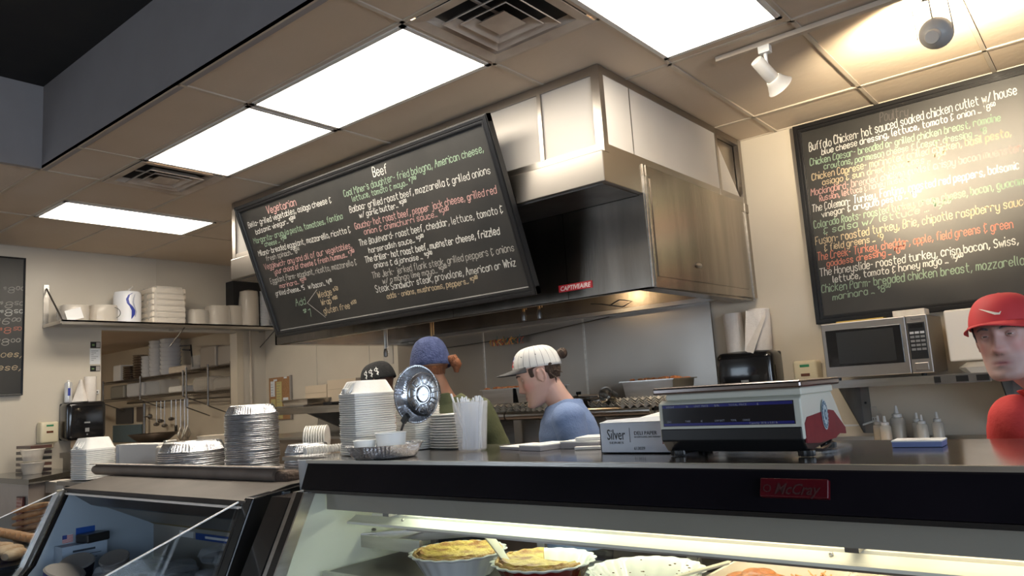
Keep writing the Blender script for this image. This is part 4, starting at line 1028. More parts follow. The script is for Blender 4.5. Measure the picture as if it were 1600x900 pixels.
squeeze(-1.125, 4.68, .031, .165, (.62, .36, .08), 'squeeze bottle of mustard, front one of the left pair', .8)
squeeze(-1.085, 4.80, .040, .215, (.62, .55, .42), 'tallest pale squeeze bottle behind the mustard bottles', .8)
squeeze(-.99, 4.83, .030, .17, (.60, .56, .48), 'white sauce bottle behind the front pair by latch', .8)
squeeze(-.945, 4.72, .030, .165, (.64, .60, .52), 'white sauce bottle, front left of the right group', .85)
squeeze(-.875, 4.76, .030, .175, (.62, .58, .50), 'white sauce bottle, rightmost on back counter', .8)
t = thing('sauce_tray', 'clear tray holding the white sauce bottles', 'tray', (-.93, 4.75, 1.066))
MB().rbox((-.93, 4.62, 1.085), (.26, .05, .035), .005).build('tray_body', CLEAR, t)
t = thing('white_tongs', 'white plastic handled utensil leaning at the wall by latch', 'utensil', (-.46, 4.86, 1.066))
MB().tube([(-.40, 4.80, 1.07), (-.43, 4.86, 1.16), (-.46, 4.90, 1.24)], [.016, .014, .008], 8).build('blade', WHITE, t, smooth=True)
MB().tube([(-.46, 4.90, 1.24), (-.475, 4.905, 1.27), (-.465, 4.905, 1.285), (-.452, 4.905, 1.265), (-.46, 4.90, 1.24)], .004, 6).build('handle_loop', WHITE, t, smooth=True)

# ------------------------------------------------------------ cook line: shelf with pans and egg flats
ks = thing('cookline_shelf', 'long steel cook line shelf with rounded front edge below backsplash', 'shelf', (-3, 4.4, 1.36))
B(-4.05, -2.18, 3.92, 4.90, 1.345, 1.36).build('shelf_top', BLACKP, ks)
MB().tube([(-4.05, 3.92, 1.347), (-3.28, 3.92, 1.347)], .030, 14).build('edge_tube', STEEL, ks, smooth=True)
MB().tube([(-3.27, 3.92, 1.347), (-2.18, 3.92, 1.347)], .030, 14).build('edge_tube', STEEL, ks, smooth=True)
for x in (-4.0, -3.1, -2.2):
    m_ = MB(); m_.prism([(3.96, 1.34), (4.85, 1.34), (4.85, 1.03)], 'x', x, x + .012); m_.build('gusset', STEEL, ks)
cl = thing('cooking_range', 'dark steel cooking range and work surface below the shelf', 'range', (-3.3, 4.3, 0))
B(-4.4, -2.18, 4.02, 4.90, 0, 1.0).build('range_body', STEELD, cl)
B(-4.4, -2.18, 4.0, 4.90, 1.0, 1.02).build('range_top', STEELH, cl)
for x in (-4.1, -3.7, -3.3, -2.9, -2.5): MB().lathe([(.001, 0), (.022, 0), (.02, .03), (.001, .03)], 12, (x, 4.02, .9), Q(0, PI / 2)).build('knob', BLACKP, cl, smooth=True)
def hpan(x, y, z, w_, d, h, lab, food=None, rz=0):
    t = thing('steam_pan', lab, 'pan', (x, y, z), rz)
    m_ = MB()
    vs = []
    for (k, zz) in ((.92, 0), (1, h)):
        for (a, b) in ((-1, -1), (1, -1), (1, 1), (-1, 1)): vs.append((a * w_ / 2 * k, b * d / 2 * k, zz))
    m_._add(vs, [(3, 2, 1, 0), (0, 1, 5, 4), (1, 2, 6, 5), (2, 3, 7, 6), (3, 0, 4, 7)])
    m_.build('pan_body', STEEL, t, world=False, bevel=.012, solid=.0015)
    rim = MB()
    for (x0, x1, y0, y1) in ((-w_ / 2 - .012, w_ / 2 + .012, -d / 2 - .012, -d / 2), (-w_ / 2 - .012, w_ / 2 + .012, d / 2, d / 2 + .012), (-w_ / 2 - .012, -w_ / 2, -d / 2, d / 2), (w_ / 2, w_ / 2 + .012, -d / 2, d / 2)): rim.box(x0, x1, y0, y1, h - .004, h + .002)
    rim.build('pan_rim', STEEL, t, world=False)
    if food:
        f_ = MB()
        for k in range(22): f_.sphere((rnd.uniform(-.42, .42) * w_, rnd.uniform(-.42, .42) * d, h * .96 + rnd.uniform(0, .012)), rnd.uniform(.012, .03), 6, 4, (1.3, 1, .5))
        f_ = f_.build('food', food, t, world=False); f_['kind'] = 'stuff'
    return t
def eggflat(x, y, z, lab, rz=0, n=3):
    t = thing('egg_flat', lab, 'egg carton', (x, y, z), rz)
    EGG = mat('egg_pulp', (.56, .50, .40), (.62, .56, .46), 40, .9, bump=.3, bscale=100)
    for j in range(n):
        m_ = MB(); N_ = 12; S_ = .30
        g = [[m_.bm.verts.new(((i / N_ - .5) * S_, (k / N_ - .5) * S_, .014 * j + .02 + .018 * (1 if (i % 2 == 0 and k % 2 == 0) else (-1 if (i % 2 and k % 2) else 0)))) for k in range(N_ + 1)] for i in range(N_ + 1)]
        for i in range(N_):
            for k in range(N_): m_.bm.faces.new((g[i][k], g[i + 1][k], g[i + 1][k + 1], g[i][k + 1]))
        m_.build('flat', EGG, t, world=False, solid=.003)
    return t
RF = mat('red_food', (.45, .10, .03), (.60, .28, .10), 60, .5)
eggflat(-3.36, 4.06, 1.361, 'stack of egg flats under the steam pan left of the young cook', .1)
eggflat(-3.05, 4.04, 1.361, 'stack of egg flats directly behind the young cook', -.1)
eggflat(-2.24, 4.02, 1.361, 'stack of egg flats under the large pan behind the scale', .06)
eggflat(-2.50, 4.12, 1.361, 'egg flats beside the tilted saucepan on cook line shelf', -.2, 2)
hpan(-3.40, 4.10, 1.43, .28, .24, .10, 'steam pan of red food on egg flats, left of the young cook', RF)
hpan(-3.12, 4.12, 1.43, .26, .24, .10, 'second steam pan partly behind the young cook face', RF)
hpan(-2.22, 4.10, 1.42, .34, .28, .10, 'large steam pan of red food on egg flats behind the scale', RF)
def saucepan(x, y, z, r, h, lab, tilt=0, knob=False, hdir=(1, 0)):
    t = thing('saucepan', lab, 'saucepan', (x, y, z)); t.rotation_euler = (tilt, 0, 0)
    MB().lathe([(.001, 0), (r * .95, 0), (r, .006), (r, h), (r + .004, h + .002), (r - .003, h), (r - .003, .008), (.001, .006)], 24).build('pan_body', STEEL, t, world=False, smooth=True)
    MB().tube([(hdir[0] * r, hdir[1] * r, h * .8), (hdir[0] * (r + .15), hdir[1] * (r + .15), h)], .008, 8).build('handle', STEELD, t, world=False, smooth=True)
    if knob:
        MB().lathe([(r, h + .003), (r * .6, h + .015), (.001, h + .02)], 20).build('lid', STEEL, t, world=False, smooth=True)
        MB().lathe([(.01, h + .018), (.018, h + .03), (.018, h + .045), (.001, h + .046)], 12).build('lid_knob', BLACKP, t, world=False, smooth=True)
    return t
saucepan(-2.93, 4.28, 1.362, .075, .07, 'lidded steel saucepan just right of the young cook', 0, True)
saucepan(-2.70, 4.25, 1.362, .095, .055, 'low dark lidded pan in middle of the cook line shelf', 0, True)
saucepan(-2.50, 4.02, 1.42, .045, .09, 'small steel saucepan tipped on its side by the egg flats', 1.2, False, (-1, 0))
# steel shelf at the corner with sheet pans and cork board above
gs = thing('corner_table', 'steel work table with gusset near the cork board', 'table', (-6.2, 4.4, 0))
B(-6.68, -5.2, 4.28, 4.88, 1.475, 1.49).build('table_top', STEEL, gs)
B(-6.55, -5.2, 4.26, 4.282, 1.43, 1.492).build('table_lip', STEEL, gs)
m_ = MB(); m_.prism([(4.3, 1.475), (4.85, 1.475), (4.85, 1.25)], 'x', -6.2, -6.16); m_.build('gusset', STEELD, gs)
hpan(-6.30, 4.50, 1.515, .42, .30, .055, 'shallow steel sheet pan on the corner table', None)
t = MB().rbox((-6.38, 4.50, 1.503), (.50, .34, .018), .005).build('sheet_tray', STEELD); tag(t, 'dark flat tray under the shallow pan on corner table', 'tray')
t = MB().rbox((-5.92, 4.55, 1.51), (.14, .2, .03), .008).build('griddle_press', BLACKP); tag(t, 'flat black object right of the shallow pan on corner table', 'press')
pc = thing('prep_station', 'low steel prep station behind the counter near the corner', 'counter', (-5.9, 4.1, 0))
B(-6.7, -4.9, 3.9, 4.9, 0, 1.22).build('station_body', mat('prep_steel', (.30, .24, .18), (.40, .33, .26), 3, .35, .8), pc)
B(-6.7, -4.9, 3.88, 4.9, 1.22, 1.24).build('station_top', STEEL, pc)
cb = thing('cork_board', 'cork notice board with pinned notes in the wall corner', 'notice board', (-7.39, 4.92, 1.6))
B(-7.60, -7.19, 4.915, 4.928, 1.37, 1.84).build('cork', mat('cork', (.34, .17, .07), (.42, .23, .11), 80, .9), cb)
B(-7.19, -7.165, 4.905, 4.928, 1.37, 1.85).build('frame_edge', mat('frame_grey', (.30, .27, .24), rough=.5), cb)
NY = flat('note_yellow', (.62, .52, .22), .8)
for (x, z, w_, h, m_) in ((-7.56, 1.63, .075, .17, PAPER), (-7.45, 1.55, .10, .24, NY), (-7.56, 1.40, .09, .20, NY), (-7.45, 1.38, .11, .17, NY), (-7.50, 1.80, .06, .02, PAPER), (-7.30, 1.82, .05, .018, PAPER), (-7.32, 1.56, .09, .05, PAPER)):
    n_ = B(x, x + w_, 4.909, 4.915, z, z + h).build('pinned_note', m_, cb)
    for k in range(int(h / .03)): B(x + .01, x + w_ * rnd.uniform(.5, .9), 4.9075, 4.909, z + .012 + k * .03, z + .016 + k * .03).build('writing', flat('ink_grey', (.2, .2, .2)), n_)
for i, (x0, x1, z0, z1) in enumerate(((-6.50, -6.15, 1.545, 1.70), (-6.14, -5.70, 1.55, 1.735))):
    t = thing('carton', ('pale flat cartons stacked left against the back wall', 'pale cardboard box beside the black beanie')[i], 'box', ((x0 + x1) / 2, 4.75, z0 - .05))
    B(x0, x1, 4.62, 4.89, z0 - .05, z1).build('carton_body', mat('kraft_pale', (.62, .50, .36), rough=.7), t)
    B(x0 + .003, x1 - .003, 4.617, 4.6205, (z0 + z1) / 2, (z0 + z1) / 2 + .004).build('flap_line', flat('kraft_line', (.42, .33, .22)), t)
    MB().box(x0 + .0, x1, 4.9, 4.902, z0, z0 + .001).bm.free()

# ------------------------------------------------------------ back room
lt = thing('back_room_light', 'strip light on the ceiling of the back room', 'ceiling light', (-9.8, 2.6, 2.46))
B(-10.5, -9.2, 2.5, 2.7, 2.445, 2.469).build('diffuser', mat('diffuser_back', (1, 1, 1), emit=(1, .88, .70), estr=34), lt)  # lamp out of view, added to light the back room
WIRE = mat('chrome_wire', (.22, .20, .18), rough=.4, metal=1)
def wireshelf(x0, x1, lab, zs, z0, z1, y0=4.60, y1=4.9):
    t = thing('wire_shelf', lab, 'wire shelf', ((x0 + x1) / 2, 4.8, z0))
    for x in (x0, (x0 + x1) / 2, x1):
        MB().tube([(x, y0, z0), (x, y0, z1)], .012, 8).build('post', WIRE, t, smooth=True)
        MB().tube([(x, y0, z0), (x, y1, z0 - .12)], .007, 6).build('brace', STEELD, t, smooth=True)
    for z in zs:
        m_ = MB()
        for (yy, zz) in ((y0, z), (y0, z - .03), (y1, z)): m_.tube([(x0, yy, zz), (x1, yy, zz)], .005, 5)
        k = x0
        while k < x1:
            m_.tube([(k, y0, z), (k, y1, z)], .003, 4, False); m_.tube([(k, y0, z), (k + .02, y0, z - .03)], .003, 4, False); k += .04
        m_ = m_.build('wire_deck', WIRE, t); m_['kind'] = 'stuff'
    return t
wireshelf(-11.2, -8.95, 'long two tier wire shelf in the back room holding steel cups', (2.005, 1.765), 1.72, 2.03)
wireshelf(-8.87, -7.86, 'wire shelf near the doorway jamb holding plastic tubs', (2.02, 1.74), 1.58, 2.06)
def cups(name, x, z, r, h, n, m_, lab, y=4.72):
    for i in range(n):
        c = thing(name, lab, 'cup' if r < .08 else 'container', (x, y, z + i * h), 0, lab[:40] if n > 1 else None) if False else None
    t = []
    me = None
    for i in range(n):
        if me is None:
            o = MB().lathe([(.001, 0), (r * .85, 0), (r, h * 1.15), (r * 1.06, h * 1.2), (r * .97, h * 1.15), (r * .8, .004), (.001, .004)], 18).build(name, m_, smooth=True); me = o
        else:
            o = me.copy(); COL.objects.link(o)
        o.location = (x, y, z + i * h)
        tag(o, lab, 'cup', lab if n > 1 else None)
MCUP = mat('dark_steel_cup', (.35, .31, .28), rough=.25, metal=1)
cups('steel_cup', -10.65, 2.012, .085, .030, 6, MCUP, 'steel cup in the shorter stack on back room shelf')
cups('steel_cup', -10.33, 2.012, .095, .034, 9, MCUP, 'steel cup in the second stack on back room shelf')
cups('plastic_tub', -10.08, 2.012, .10, .045, 6, FROST, 'clear tub in the low stack on back room shelf')
cups('plastic_tub', -9.82, 2.012, .12, .05, 9, FROST, 'clear tub in the mid stack on back room shelf')
cups('plastic_tub', -9.50, 2.012, .13, .055, 9, FROST, 'clear tub in the tallest stack on back room shelf')
def bxo(name, x0, x1, y0, y1, z0, z1, m_, lab, cat, bev=.01):
    t = MB().rbox(((x0 + x1) / 2, (y0 + y1) / 2, (z0 + z1) / 2), (x1 - x0, y1 - y0, z1 - z0), bev).build(name, m_); tag(t, lab, cat); return t
bxo('paper_stack', -11.0, -10.78, 4.65, 4.85, 2.012, 2.23, PAPER, 'white paper stack at left end of back room shelf', 'paper')
bxo('storage_tub', -10.60, -10.10, 4.65, 4.88, 1.772, 1.96, FROST, 'large white storage tub on lower back room shelf', 'tub', .03)
bxo('storage_tub', -11.1, -10.68, 4.65, 4.88, 1.772, 1.95, mat('tub_smoky', (.25, .24, .21), rough=.3), 'smoky storage tub left on the lower back room shelf', 'tub', .03)
bxo('storage_tub', -10.05, -9.55, 4.65, 4.88, 1.772, 1.96, CLEAR, 'clear storage tub middle of the lower back room shelf', 'tub', .03)
bxo('foam_tray_pack', -9.40, -8.96, 4.64, 4.88, 2.012, 2.10, FOAMW, 'pack of foam trays at right of the upper back room shelf', 'tray pack', .02)
bxo('foam_tray_pack', -9.36, -8.98, 4.62, 4.86, 1.772, 1.85, FOAM, 'pack of foam trays on the lower back room shelf', 'tray pack', .02)
bxo('storage_tub', -8.62, -8.25, 4.64, 4.88, 2.03, 2.28, mat('tub_grey_clear', (.42, .38, .33), rough=.3), 'tall grey tub on the wire shelf near the jamb', 'tub', .02)
bxo('storage_tub', -8.22, -7.88, 4.64, 4.88, 2.03, 2.26, MATS['tub_grey_clear'], 'grey tub nearest the doorway jamb', 'tub', .02)
bxo('storage_tub', -8.84, -8.66, 4.64, 4.88, 2.03, 2.20, CLEAR, 'small clear tub on the wire shelf near the jamb', 'tub', .02)
bxo('plastic_bag', -8.82, -8.40, 4.64, 4.86, 1.75, 1.93, BAG, 'bag of supplies on the lower tier near the jamb', 'bag', .05)
bxo('plastic_bag', -8.36, -7.90, 4.64, 4.86, 1.75, 1.90, BAG, 'bag of supplies in the lower tier corner by jamb', 'bag', .05)
# rail with hanging utensils
ur = MB().tube([(-10.9, 4.93, 1.70), (-10.9, 4.80, 1.70), (-7.9, 4.80, 1.66), (-7.9, 4.93, 1.66)], .008, 6).build('utensil_rail', WIRE); tag(ur, 'horizontal rail for utensils below the back room shelves', 'rail')
for i, (x, L_, k_) in enumerate(((-10.02, .30, 'ladle'), (-9.90, .26, 'ladle'), (-9.80, .32, 'ladle'), (-9.62, .24, 'spoon'), (-9.50, .34, 'spatula'), (-9.38, .36, 'whisk'), (-9.28, .38, 'whisk'), (-9.20, .34, 'whisk'))):
    t = thing('hanging_' + k_, ('steel ladle hanging from the back room rail', 'steel spoon hanging from the back room rail', 'dark spatula hanging from the back room rail', 'wire whisk hanging from the back room rail')[('ladle', 'spoon', 'spatula', 'whisk').index(k_)], 'utensil', (x, 4.79, 1.68), 0, 'hanging ' + k_ + 's')
    MB().tube([(x, 4.79, 1.69), (x, 4.79, 1.69 - L_)], .006, 6).build('handle', STEEL, t)
    if k_ in ('ladle', 'spoon'): MB().sphere((x + .02, 4.78, 1.69 - L_), .04, 10, 6, (1, 1, .6)).build('bowl', STEELD, t, smooth=True)
    elif k_ == 'spatula': MB().rbox((x, 4.79, 1.69 - L_ - .04), (.07, .006, .12), .002).build('blade', BLACKP, t)
    else:
        for a in range(5):
            an = a * PI / 5; MB().tube([(x, 4.79, 1.69 - L_ + .02), (x + .04 * math.cos(an), 4.79 + .04 * math.sin(an), 1.69 - L_ - .10), (x, 4.79, 1.69 - L_ - .17), (x - .04 * math.cos(an), 4.79 - .04 * math.sin(an), 1.69 - L_ - .10), (x, 4.79, 1.69 - L_ + .02)], .003, 4).build('wire_loop', STEEL, t)
wk = thing('steel_wok', 'wide shallow steel wok on a stand beyond the foil pans', 'wok', (-7.05, 3.34, 1.24))
MB().lathe([(.001, .0), (.06, .002), (.14, .035), (.20, .085), (.215, .10), (.205, .098), (.13, .045), (.05, .012), (.001, .010)], 28, (-7.05, 3.34, 1.245)).build('wok_bowl', mat('wok_metal', (.20, .16, .13), rough=.3, metal=1), wk, smooth=True)
MB().lathe([(.09, 0), (.10, 0), (.11, .03), (.10, .03)], 20, (-7.05, 3.34, 1.225)).build('wok_ring', BLACKP, wk)
MB().box(-7.05 - .10, -7.05 + .10, 3.24, 3.44, 1.19, 1.226).build('burner', STEELD, wk)
pt = thing('equipment_table', 'steel equipment table seen behind the foil pans', 'table', (-6.8, 3.2, 0))
B(-7.5, -6.2, 2.92, 3.8, 1.17, 1.19).build('table_top', STEEL, pt)
for (x, y) in ((-7.45, 2.96), (-6.25, 2.96), (-7.45, 3.75), (-6.25, 3.75)): MB().tube([(x, y, 0), (x, y, 1.17)], .02, 8).build('leg', STEEL, pt)
dp = thing('dripping_pan', 'pale round pan rim beside the wok', 'pan', (-6.5, 3.6, 1.19))
MB().lathe([(.001, 0), (.13, 0), (.16, .10), (.165, .105), (.155, .10), (.001, .02)], 28, (-6.45, 3.62, 1.191)).build('pan_body', mat('pan_cream', (.62, .55, .45), rough=.4), dp, smooth=True)
for i, (x0, x1, z0, z1, c_) in enumerate(((-11.5, -10.98, 1.42, 1.64, (.06, .06, .065)), (-10.85, -10.62, 1.44, 1.64, (.10, .08, .07)), (-11.6, -10.7, 1.16, 1.40, (.10, .16, .20)))):
    t = B(x0, x1, 4.905, 4.925, z0, z1).build('wall_poster', flat('poster_%d' % i, c_, .5)); tag(t, ('dark poster at left in the back room', 'small dark poster in the back room', 'bluish poster low in the back room')[i], 'poster')
t = MB().tube([(-12.1, 4.89, 1.72), (-11.9, 4.6, 1.70), (-11.3, 4.5, 1.66), (-10.9, 4.3, 1.30), (-10.2, 4.2, 1.12)], .03, 8).build('flexible_hose', STEELD, smooth=True); tag(t, 'grey flexible hose curving down in the back room', 'hose')
t = MB().tube([(-10.5, 4.85, 1.0), (-10.5, 4.85, 1.68)], .02, 8).tube([(-10.5, 4.85, 1.5), (-10.2, 4.80, 1.5)], .008, 6).sphere((-10.2, 4.79, 1.5), .035, 8, 6).build('pipe', STEELD, smooth=True); tag(t, 'vertical pipe with side tap in the back room', 'pipe')
t = thing('vent_duct', 'dark folding antenna frame on the back room wall', 'bracket', (-8.9, 4.7, 2.2))
MB().tube([(-9.3, 4.75, 2.36), (-8.85, 4.65, 2.33), (-8.80, 4.65, 2.06)], .010, 6).tube([(-9.25, 4.75, 2.31), (-8.87, 4.65, 2.27)], .010, 6).build('frame', BLACKP, t)
# steel cabinet below the left dispenser
sk = thing('steel_cabinet', 'narrow steel sink cabinet below the left towel dispenser', 'cabinet', (-7.1, 2.75, 0))
B(-7.35, -6.95, 2.69, 2.86, 0, 1.19).build('cabinet_body', STEELD, sk)
B(-7.37, -6.93, 2.67, 2.88, 1.19, 1.235).build('cabinet_top', STEELD, sk)


# ------------------------------------------------------------ far left counter and breads
fl = thing('left_counter', 'dark topped service counter at the far left edge', 'counter', (-7, 2.3, 0))
m_ = MB(); m_.prism([(-7.6, 2.10), (-6.33, 2.09), (-6.93, 2.66), (-7.6, 2.66)], 'z', 1.06, 1.10); m_.build('counter_top', BLACKG, fl)
WPAN = mat('marble_panel', (.42, .37, .34), (.36, .31, .28), 4, .35)
m_ = MB(); m_.prism([(-7.6, 2.13), (-6.42, 2.12), (-6.98, 2.62), (-7.6, 2.62)], 'z', 0, 1.06); m_.build('counter_body', WPAN, fl)
m_ = MB(); m_.prism([(-6.42, 2.30), (-5.9, 2.18), (-6.3, 2.55), (-6.8, 2.60)], 'z', .93, .965); m_.build('lower_ledge', mat('ledge_dark', (.06, .055, .05), rough=.4), fl)
t = bxo('white_block', -6.62, -6.25, 2.30, 2.45, .968, 1.055, mat('block_white', (.62, .58, .52), rough=.7), 'white block on the lower ledge under dark counter', 'box', .005)
ps = thing('small_poster', 'narrow dark red framed poster on left counter front', 'poster', (-6.5, 2.1, .9))
B(-6.60, -6.47, 2.10, 2.112, .66, .97).build('poster_frame', flat('poster_dark', (.06, .01, .01), .4), ps)
B(-6.59, -6.48, 2.097, 2.10, .67, .96).build('poster_print', mat('poster_print', (.30, .05, .05), (.45, .30, .24), 22, .5), ps)
for k in range(3): B(-6.585, -6.485, 2.095, 2.0975, .93 - k * .025, .944 - k * .025).build('print_line', flat('poster_pale', (.5, .32, .28)), ps)
for i, (x, z, r) in enumerate(((-6.98, 1.10, .085), (-6.98, 1.205, .085))):
    t = thing('clear_deli_tub', ('lower clear plastic tub on the dark left counter', 'upper clear plastic tub, stacked on another, left counter')[i], 'tub', (x, 2.33, z))
    MB().lathe([(.001, .001), (r * .78, .001), (r, .085), (r * 1.06, .09), (r * 1.02, .094)], 24, (x, 2.33, z)).build('tub_body', plastic_film('tub_milky', (.72, .66, .58), .6), t, smooth=True)
    MB().lathe([(r * .74, .012), (r * .75, .04), (.001, .045)], 20, (x, 2.33, z)).build('contents', mat('tub_contents', (.5, .42, .34), rough=.6), t, smooth=True)
t = thing('dark_rack', 'dark rack of packets behind the clear tubs', 'rack', (-7.3, 2.45, 1.1))
for k in range(5): B(-7.45, -7.12, 2.36, 2.52, 1.105 + k * .048, 1.13 + k * .048).build('packet', flat('packet_%d' % (k % 3), [(.03, .02, .02), (.10, .05, .04), (.02, .02, .02)][k % 3], .3), t)
# bread cabinet with loaves in the far lower left
bt = thing('bread_stand', 'dark stand carrying baskets of bread in lower left corner', 'stand', (-5.6, 1.7, 0))
B(-6.2, -4.75, 1.35, 1.95, 0, .74).build('stand_body', BLACKP, bt)
B(-6.2, -4.75, 1.35, 1.95, .74, .76).build('stand_shelf', BLACKG, bt)
CRUST = mat('bread_crust', (.42, .20, .08), (.62, .38, .20), 14, .55, bump=.3, bscale=40)
CRUST2 = mat('bread_crust_pale', (.66, .48, .30), (.50, .30, .15), 14, .6, bump=.3, bscale=40)
def loaf(x, y, z, L_, r, rz, tilt, lab, m_):
    t = MB()
    n = 9
    pts = [(-L_ / 2 + L_ * i / (n - 1), 0, 0) for i in range(n)]
    rr = [max(.004, r * math.sin(PI * (.08 + .84 * i / (n - 1))) ** .45) for i in range(n)]
    t.tube(pts, rr, 12)
    o = t.build('bread_loaf', m_, smooth=True); o.location = (x, y, z); o.rotation_euler = (0, tilt, rz); o.scale = (1, 1, .8)
    tag(o, lab, 'bread', 'loaves of bread in the lower left corner')
for i in range(5): loaf(-5.60 + i * .03, 1.86 - i * .008, .80 + i * .045, .46, .024, .05 + i * .02, -.14, 'long brown baguette lying across the top of bread pile', CRUST)
for i in range(9): loaf(-5.72 + i * .085, 1.72, .835, .13, .036, 1.35, .3, 'round brown roll standing in the row below the baguettes', CRUST)
for i in range(7): loaf(-5.45 + i * .09, 1.56, .795 + .012 * (i % 2), .15, .042, .4 + i * .3, 0, 'pale bagged roll in the front row of the bread stand', CRUST2)
# ============================================================ THINGS ON THE COUNTERS
def foilpan_mesh(name, r, h, inner=.78, flip=False, ridges=60):
    s_ = -1 if flip else 1
    z = lambda v: (h - v) if flip else v
    prof = [(.001, z(.002)), (r * .28, z(.002)), (r * .30, z(.006)), (r * .33, z(.006)), (r * .35, z(0)), (r * inner * .95, z(0)), (r * inner, z(.004)), (r * (inner + (.95 - inner) * .5), z(h * .5)), (r * .945, z(h * .93)), (r * .985, z(h * .94)), (r * .995, z(h)), (r * .975, z(h * .99))]
    return MB().lathe(prof, ridges * 2, wave=lambda i, th: 1 + (.016 if 6 <= i <= 8 else (.002 if i < 6 else 0)) * (1 if int(round(th / (2 * PI) * ridges * 2)) % 2 else -1) * (1 + .4 * math.sin(th * 5)))
def foil_stack(x, y, z, r, n, step, h, lab, toplab, grp, inner=.80):
    a = foilpan_mesh('foil_pan', r, h, inner, True).build('foil_pan', FOIL, smooth=True, ang=.9)
    # the pans under the top one show only their rims
    rim = MB().lathe([(r * .90, 0.001), (r * .99, 0), (r, step * .30), (r * .985, step * .62), (r * .955, step * .70), (r * .95, step * .95), (r * .85, step * 1.0)], 90, wave=lambda i, th: 1 + .004 * math.sin(th * 45) + (.004 * math.sin(7 * th))).build('foil_pan', mat('foil_rims', (.62, .63, .66), (.45, .46, .49), 30, .36, 1.0, bump=.4, bscale=100), smooth=True, ang=.9)
    for i in range(n):
        o = rim if i == 0 else rim.copy()
        if i: COL.objects.link(o)
        o.location = (x + rnd.uniform(-.0025, .0025), y + rnd.uniform(-.0025, .0025), z + i * step)
        o.rotation_euler = (rnd.uniform(-.008, .008), rnd.uniform(-.008, .008), rnd.uniform(0, 6))
        tag(o, lab, 'foil pan', grp)
    a.location = (x, y, z + n * step); tag(a, toplab, 'foil pan', grp)
foil_stack(-3.37, 2.08, 1.209, .128, 30, .0090, .045, 'one of the inverted foil pans in the tall stack on open case', 'top foil pan of the tall stack on the open case', 'foil pans in the tall stack', .80)
foil_stack(-3.98, 2.10, 1.209, .175, 9, .0105, .050, 'one of the wide foil pans in the low stack, open case', 'crimped top pan of the low wide foil stack, open case', 'wide foil pans in the low stack', .82)
foil_stack(-3.02, 2.15, 1.209, .105, 7, .0120, .035, 'one of the small foil pans right of the tall stack', 'top small foil pan right of the tall stack', 'small foil pans right of the tall stack', .84)

def clamstack(x, y, z, w_, d, n, step, rz, lab, toplab, grp, m_=FOAM, htop=.055, name='foam_container'):
    base = MB().lathe([(.001, 0), (.46, 0), (.49, step * .2), (.5, step * .75), (.495, step * .92), (.40, step * .95)], 40, sq=9, sx=w_, sy=d).build(name, m_, smooth=True, ang=.7)
    for i in range(n):
        o = base if i == 0 else base.copy()
        if i: COL.objects.link(o)
        o.location = (x + rnd.uniform(-.0015, .0015), y + rnd.uniform(-.0015, .0015), z + i * step); o.rotation_euler = (0, 0, rz + rnd.uniform(-.006, .006))
        tag(o, lab, 'takeout box', grp)
    t = thing(name, toplab, 'takeout box', (x, y, z + n * step), rz, grp)
    MB().lathe([(.30, 0), (.5, 0), (.5, .006), (.47, .010), (.36, htop * .93), (.34, htop), (.001, htop)], 40, sq=9, sx=w_, sy=d).build('lid', m_, t, world=False, smooth=True, ang=.7)
    for k in range(4):
        q = Matrix.Rotation(.42, 4, 'X')
        MB().rbox((-.02 + k * .022 if k else -.03, -d * .425, htop * .52), (.008, .008, htop * .9), .003, 2, M=Matrix.Rotation(-.62, 4, 'X')).build('lid_rib', m_, t, world=False)
    MB().rbox((0, -d * .475, .018), (w_ * .18, .02, .022), .004).build('lid_tab', m_, t, world=False)
    return t
clamstack(-2.338, 1.946, 1.302, .18, .18, 27, .0084, -.30, 'foam takeout box in the tall stack beside upright foil pan', 'closed foam box topping the tall stack beside upright pan', 'foam boxes in the tall counter stack')
clamstack(-2.27, 2.15, 1.302, .16, .13, 30, .0084, -.2, 'foam takeout box in the stack hidden behind the tall one', 'foam box topping the stack behind the upright foil pan', 'foam boxes in the rear counter stack')
# flat foam plates
pl = MB().lathe([(.001, 0), (.40, 0), (.49, .006), (.5, .010), (.49, .0102), (.39, .004), (.001, .004)], 36, sq=7, sx=.17, sy=.15).build('foam_plate', FOAM, smooth=True)
for i in range(13):
    o = pl if i == 0 else pl.copy()
    if i: COL.objects.link(o)
    o.location = (-2.085 + rnd.uniform(-.002, .002), 2.17, 1.301 + i * .0102); o.rotation_euler = (0, 0, -.12 + rnd.uniform(-.01, .01))
    tag(o, 'white foam tray in the stack between upright pan and straws', 'plate', 'foam trays beside the straws')
# stack of foam boxes left of the white box, on the open case
clamstack(-5.25, 2.10, 1.13, .21, .20, 16, .0115, .1, 'foam box in the stack at left end of the open case', 'top foam box of the stack at left end of open case', 'foam boxes at left end of the open case', FOAM, .075)
st_ = thing('side_stand', 'small steel stand under the leftmost foam box stack', 'stand', (-5.2, 2.1, 0))
B(-5.45, -4.52, 1.96, 2.30, 1.10, 1.125).build('stand_top', STEELD, st_)
for x in (-5.42, -4.58):
    for y in (1.99, 2.26): B(x, x + .03, y, y + .03, 0, 1.10).build('leg', STEELD, st_)
wbx = thing('white_box', 'white upright carton behind the low foil stack', 'box', (-4.8, 2.24, 1.125))
B(-5.08, -4.52, 2.17, 2.29, 1.126, 1.335).build('carton', mat('carton_clean', (.66, .63, .60), rough=.6), wbx, bevel=.002)
B(-5.078, -5.04, 2.167, 2.17, 1.13, 1.33).build('printed_edge', mat('carton_grey', (.42, .42, .44), rough=.6), wbx)
t = thing('tape_dispenser', 'small pale and dark metal dispenser left of low foil stack', 'dispenser', (-4.28, 2.12, 1.209))
MB().rbox((-4.36, 2.12, 1.27), (.05, .07, .12), .015).build('side_cover', mat('disp_pale', (.55, .50, .44), rough=.4), t)
MB().rbox((-4.27, 2.12, 1.285), (.03, .07, .15), .006).build('metal_post', STEEL, t)
t.location = t.location
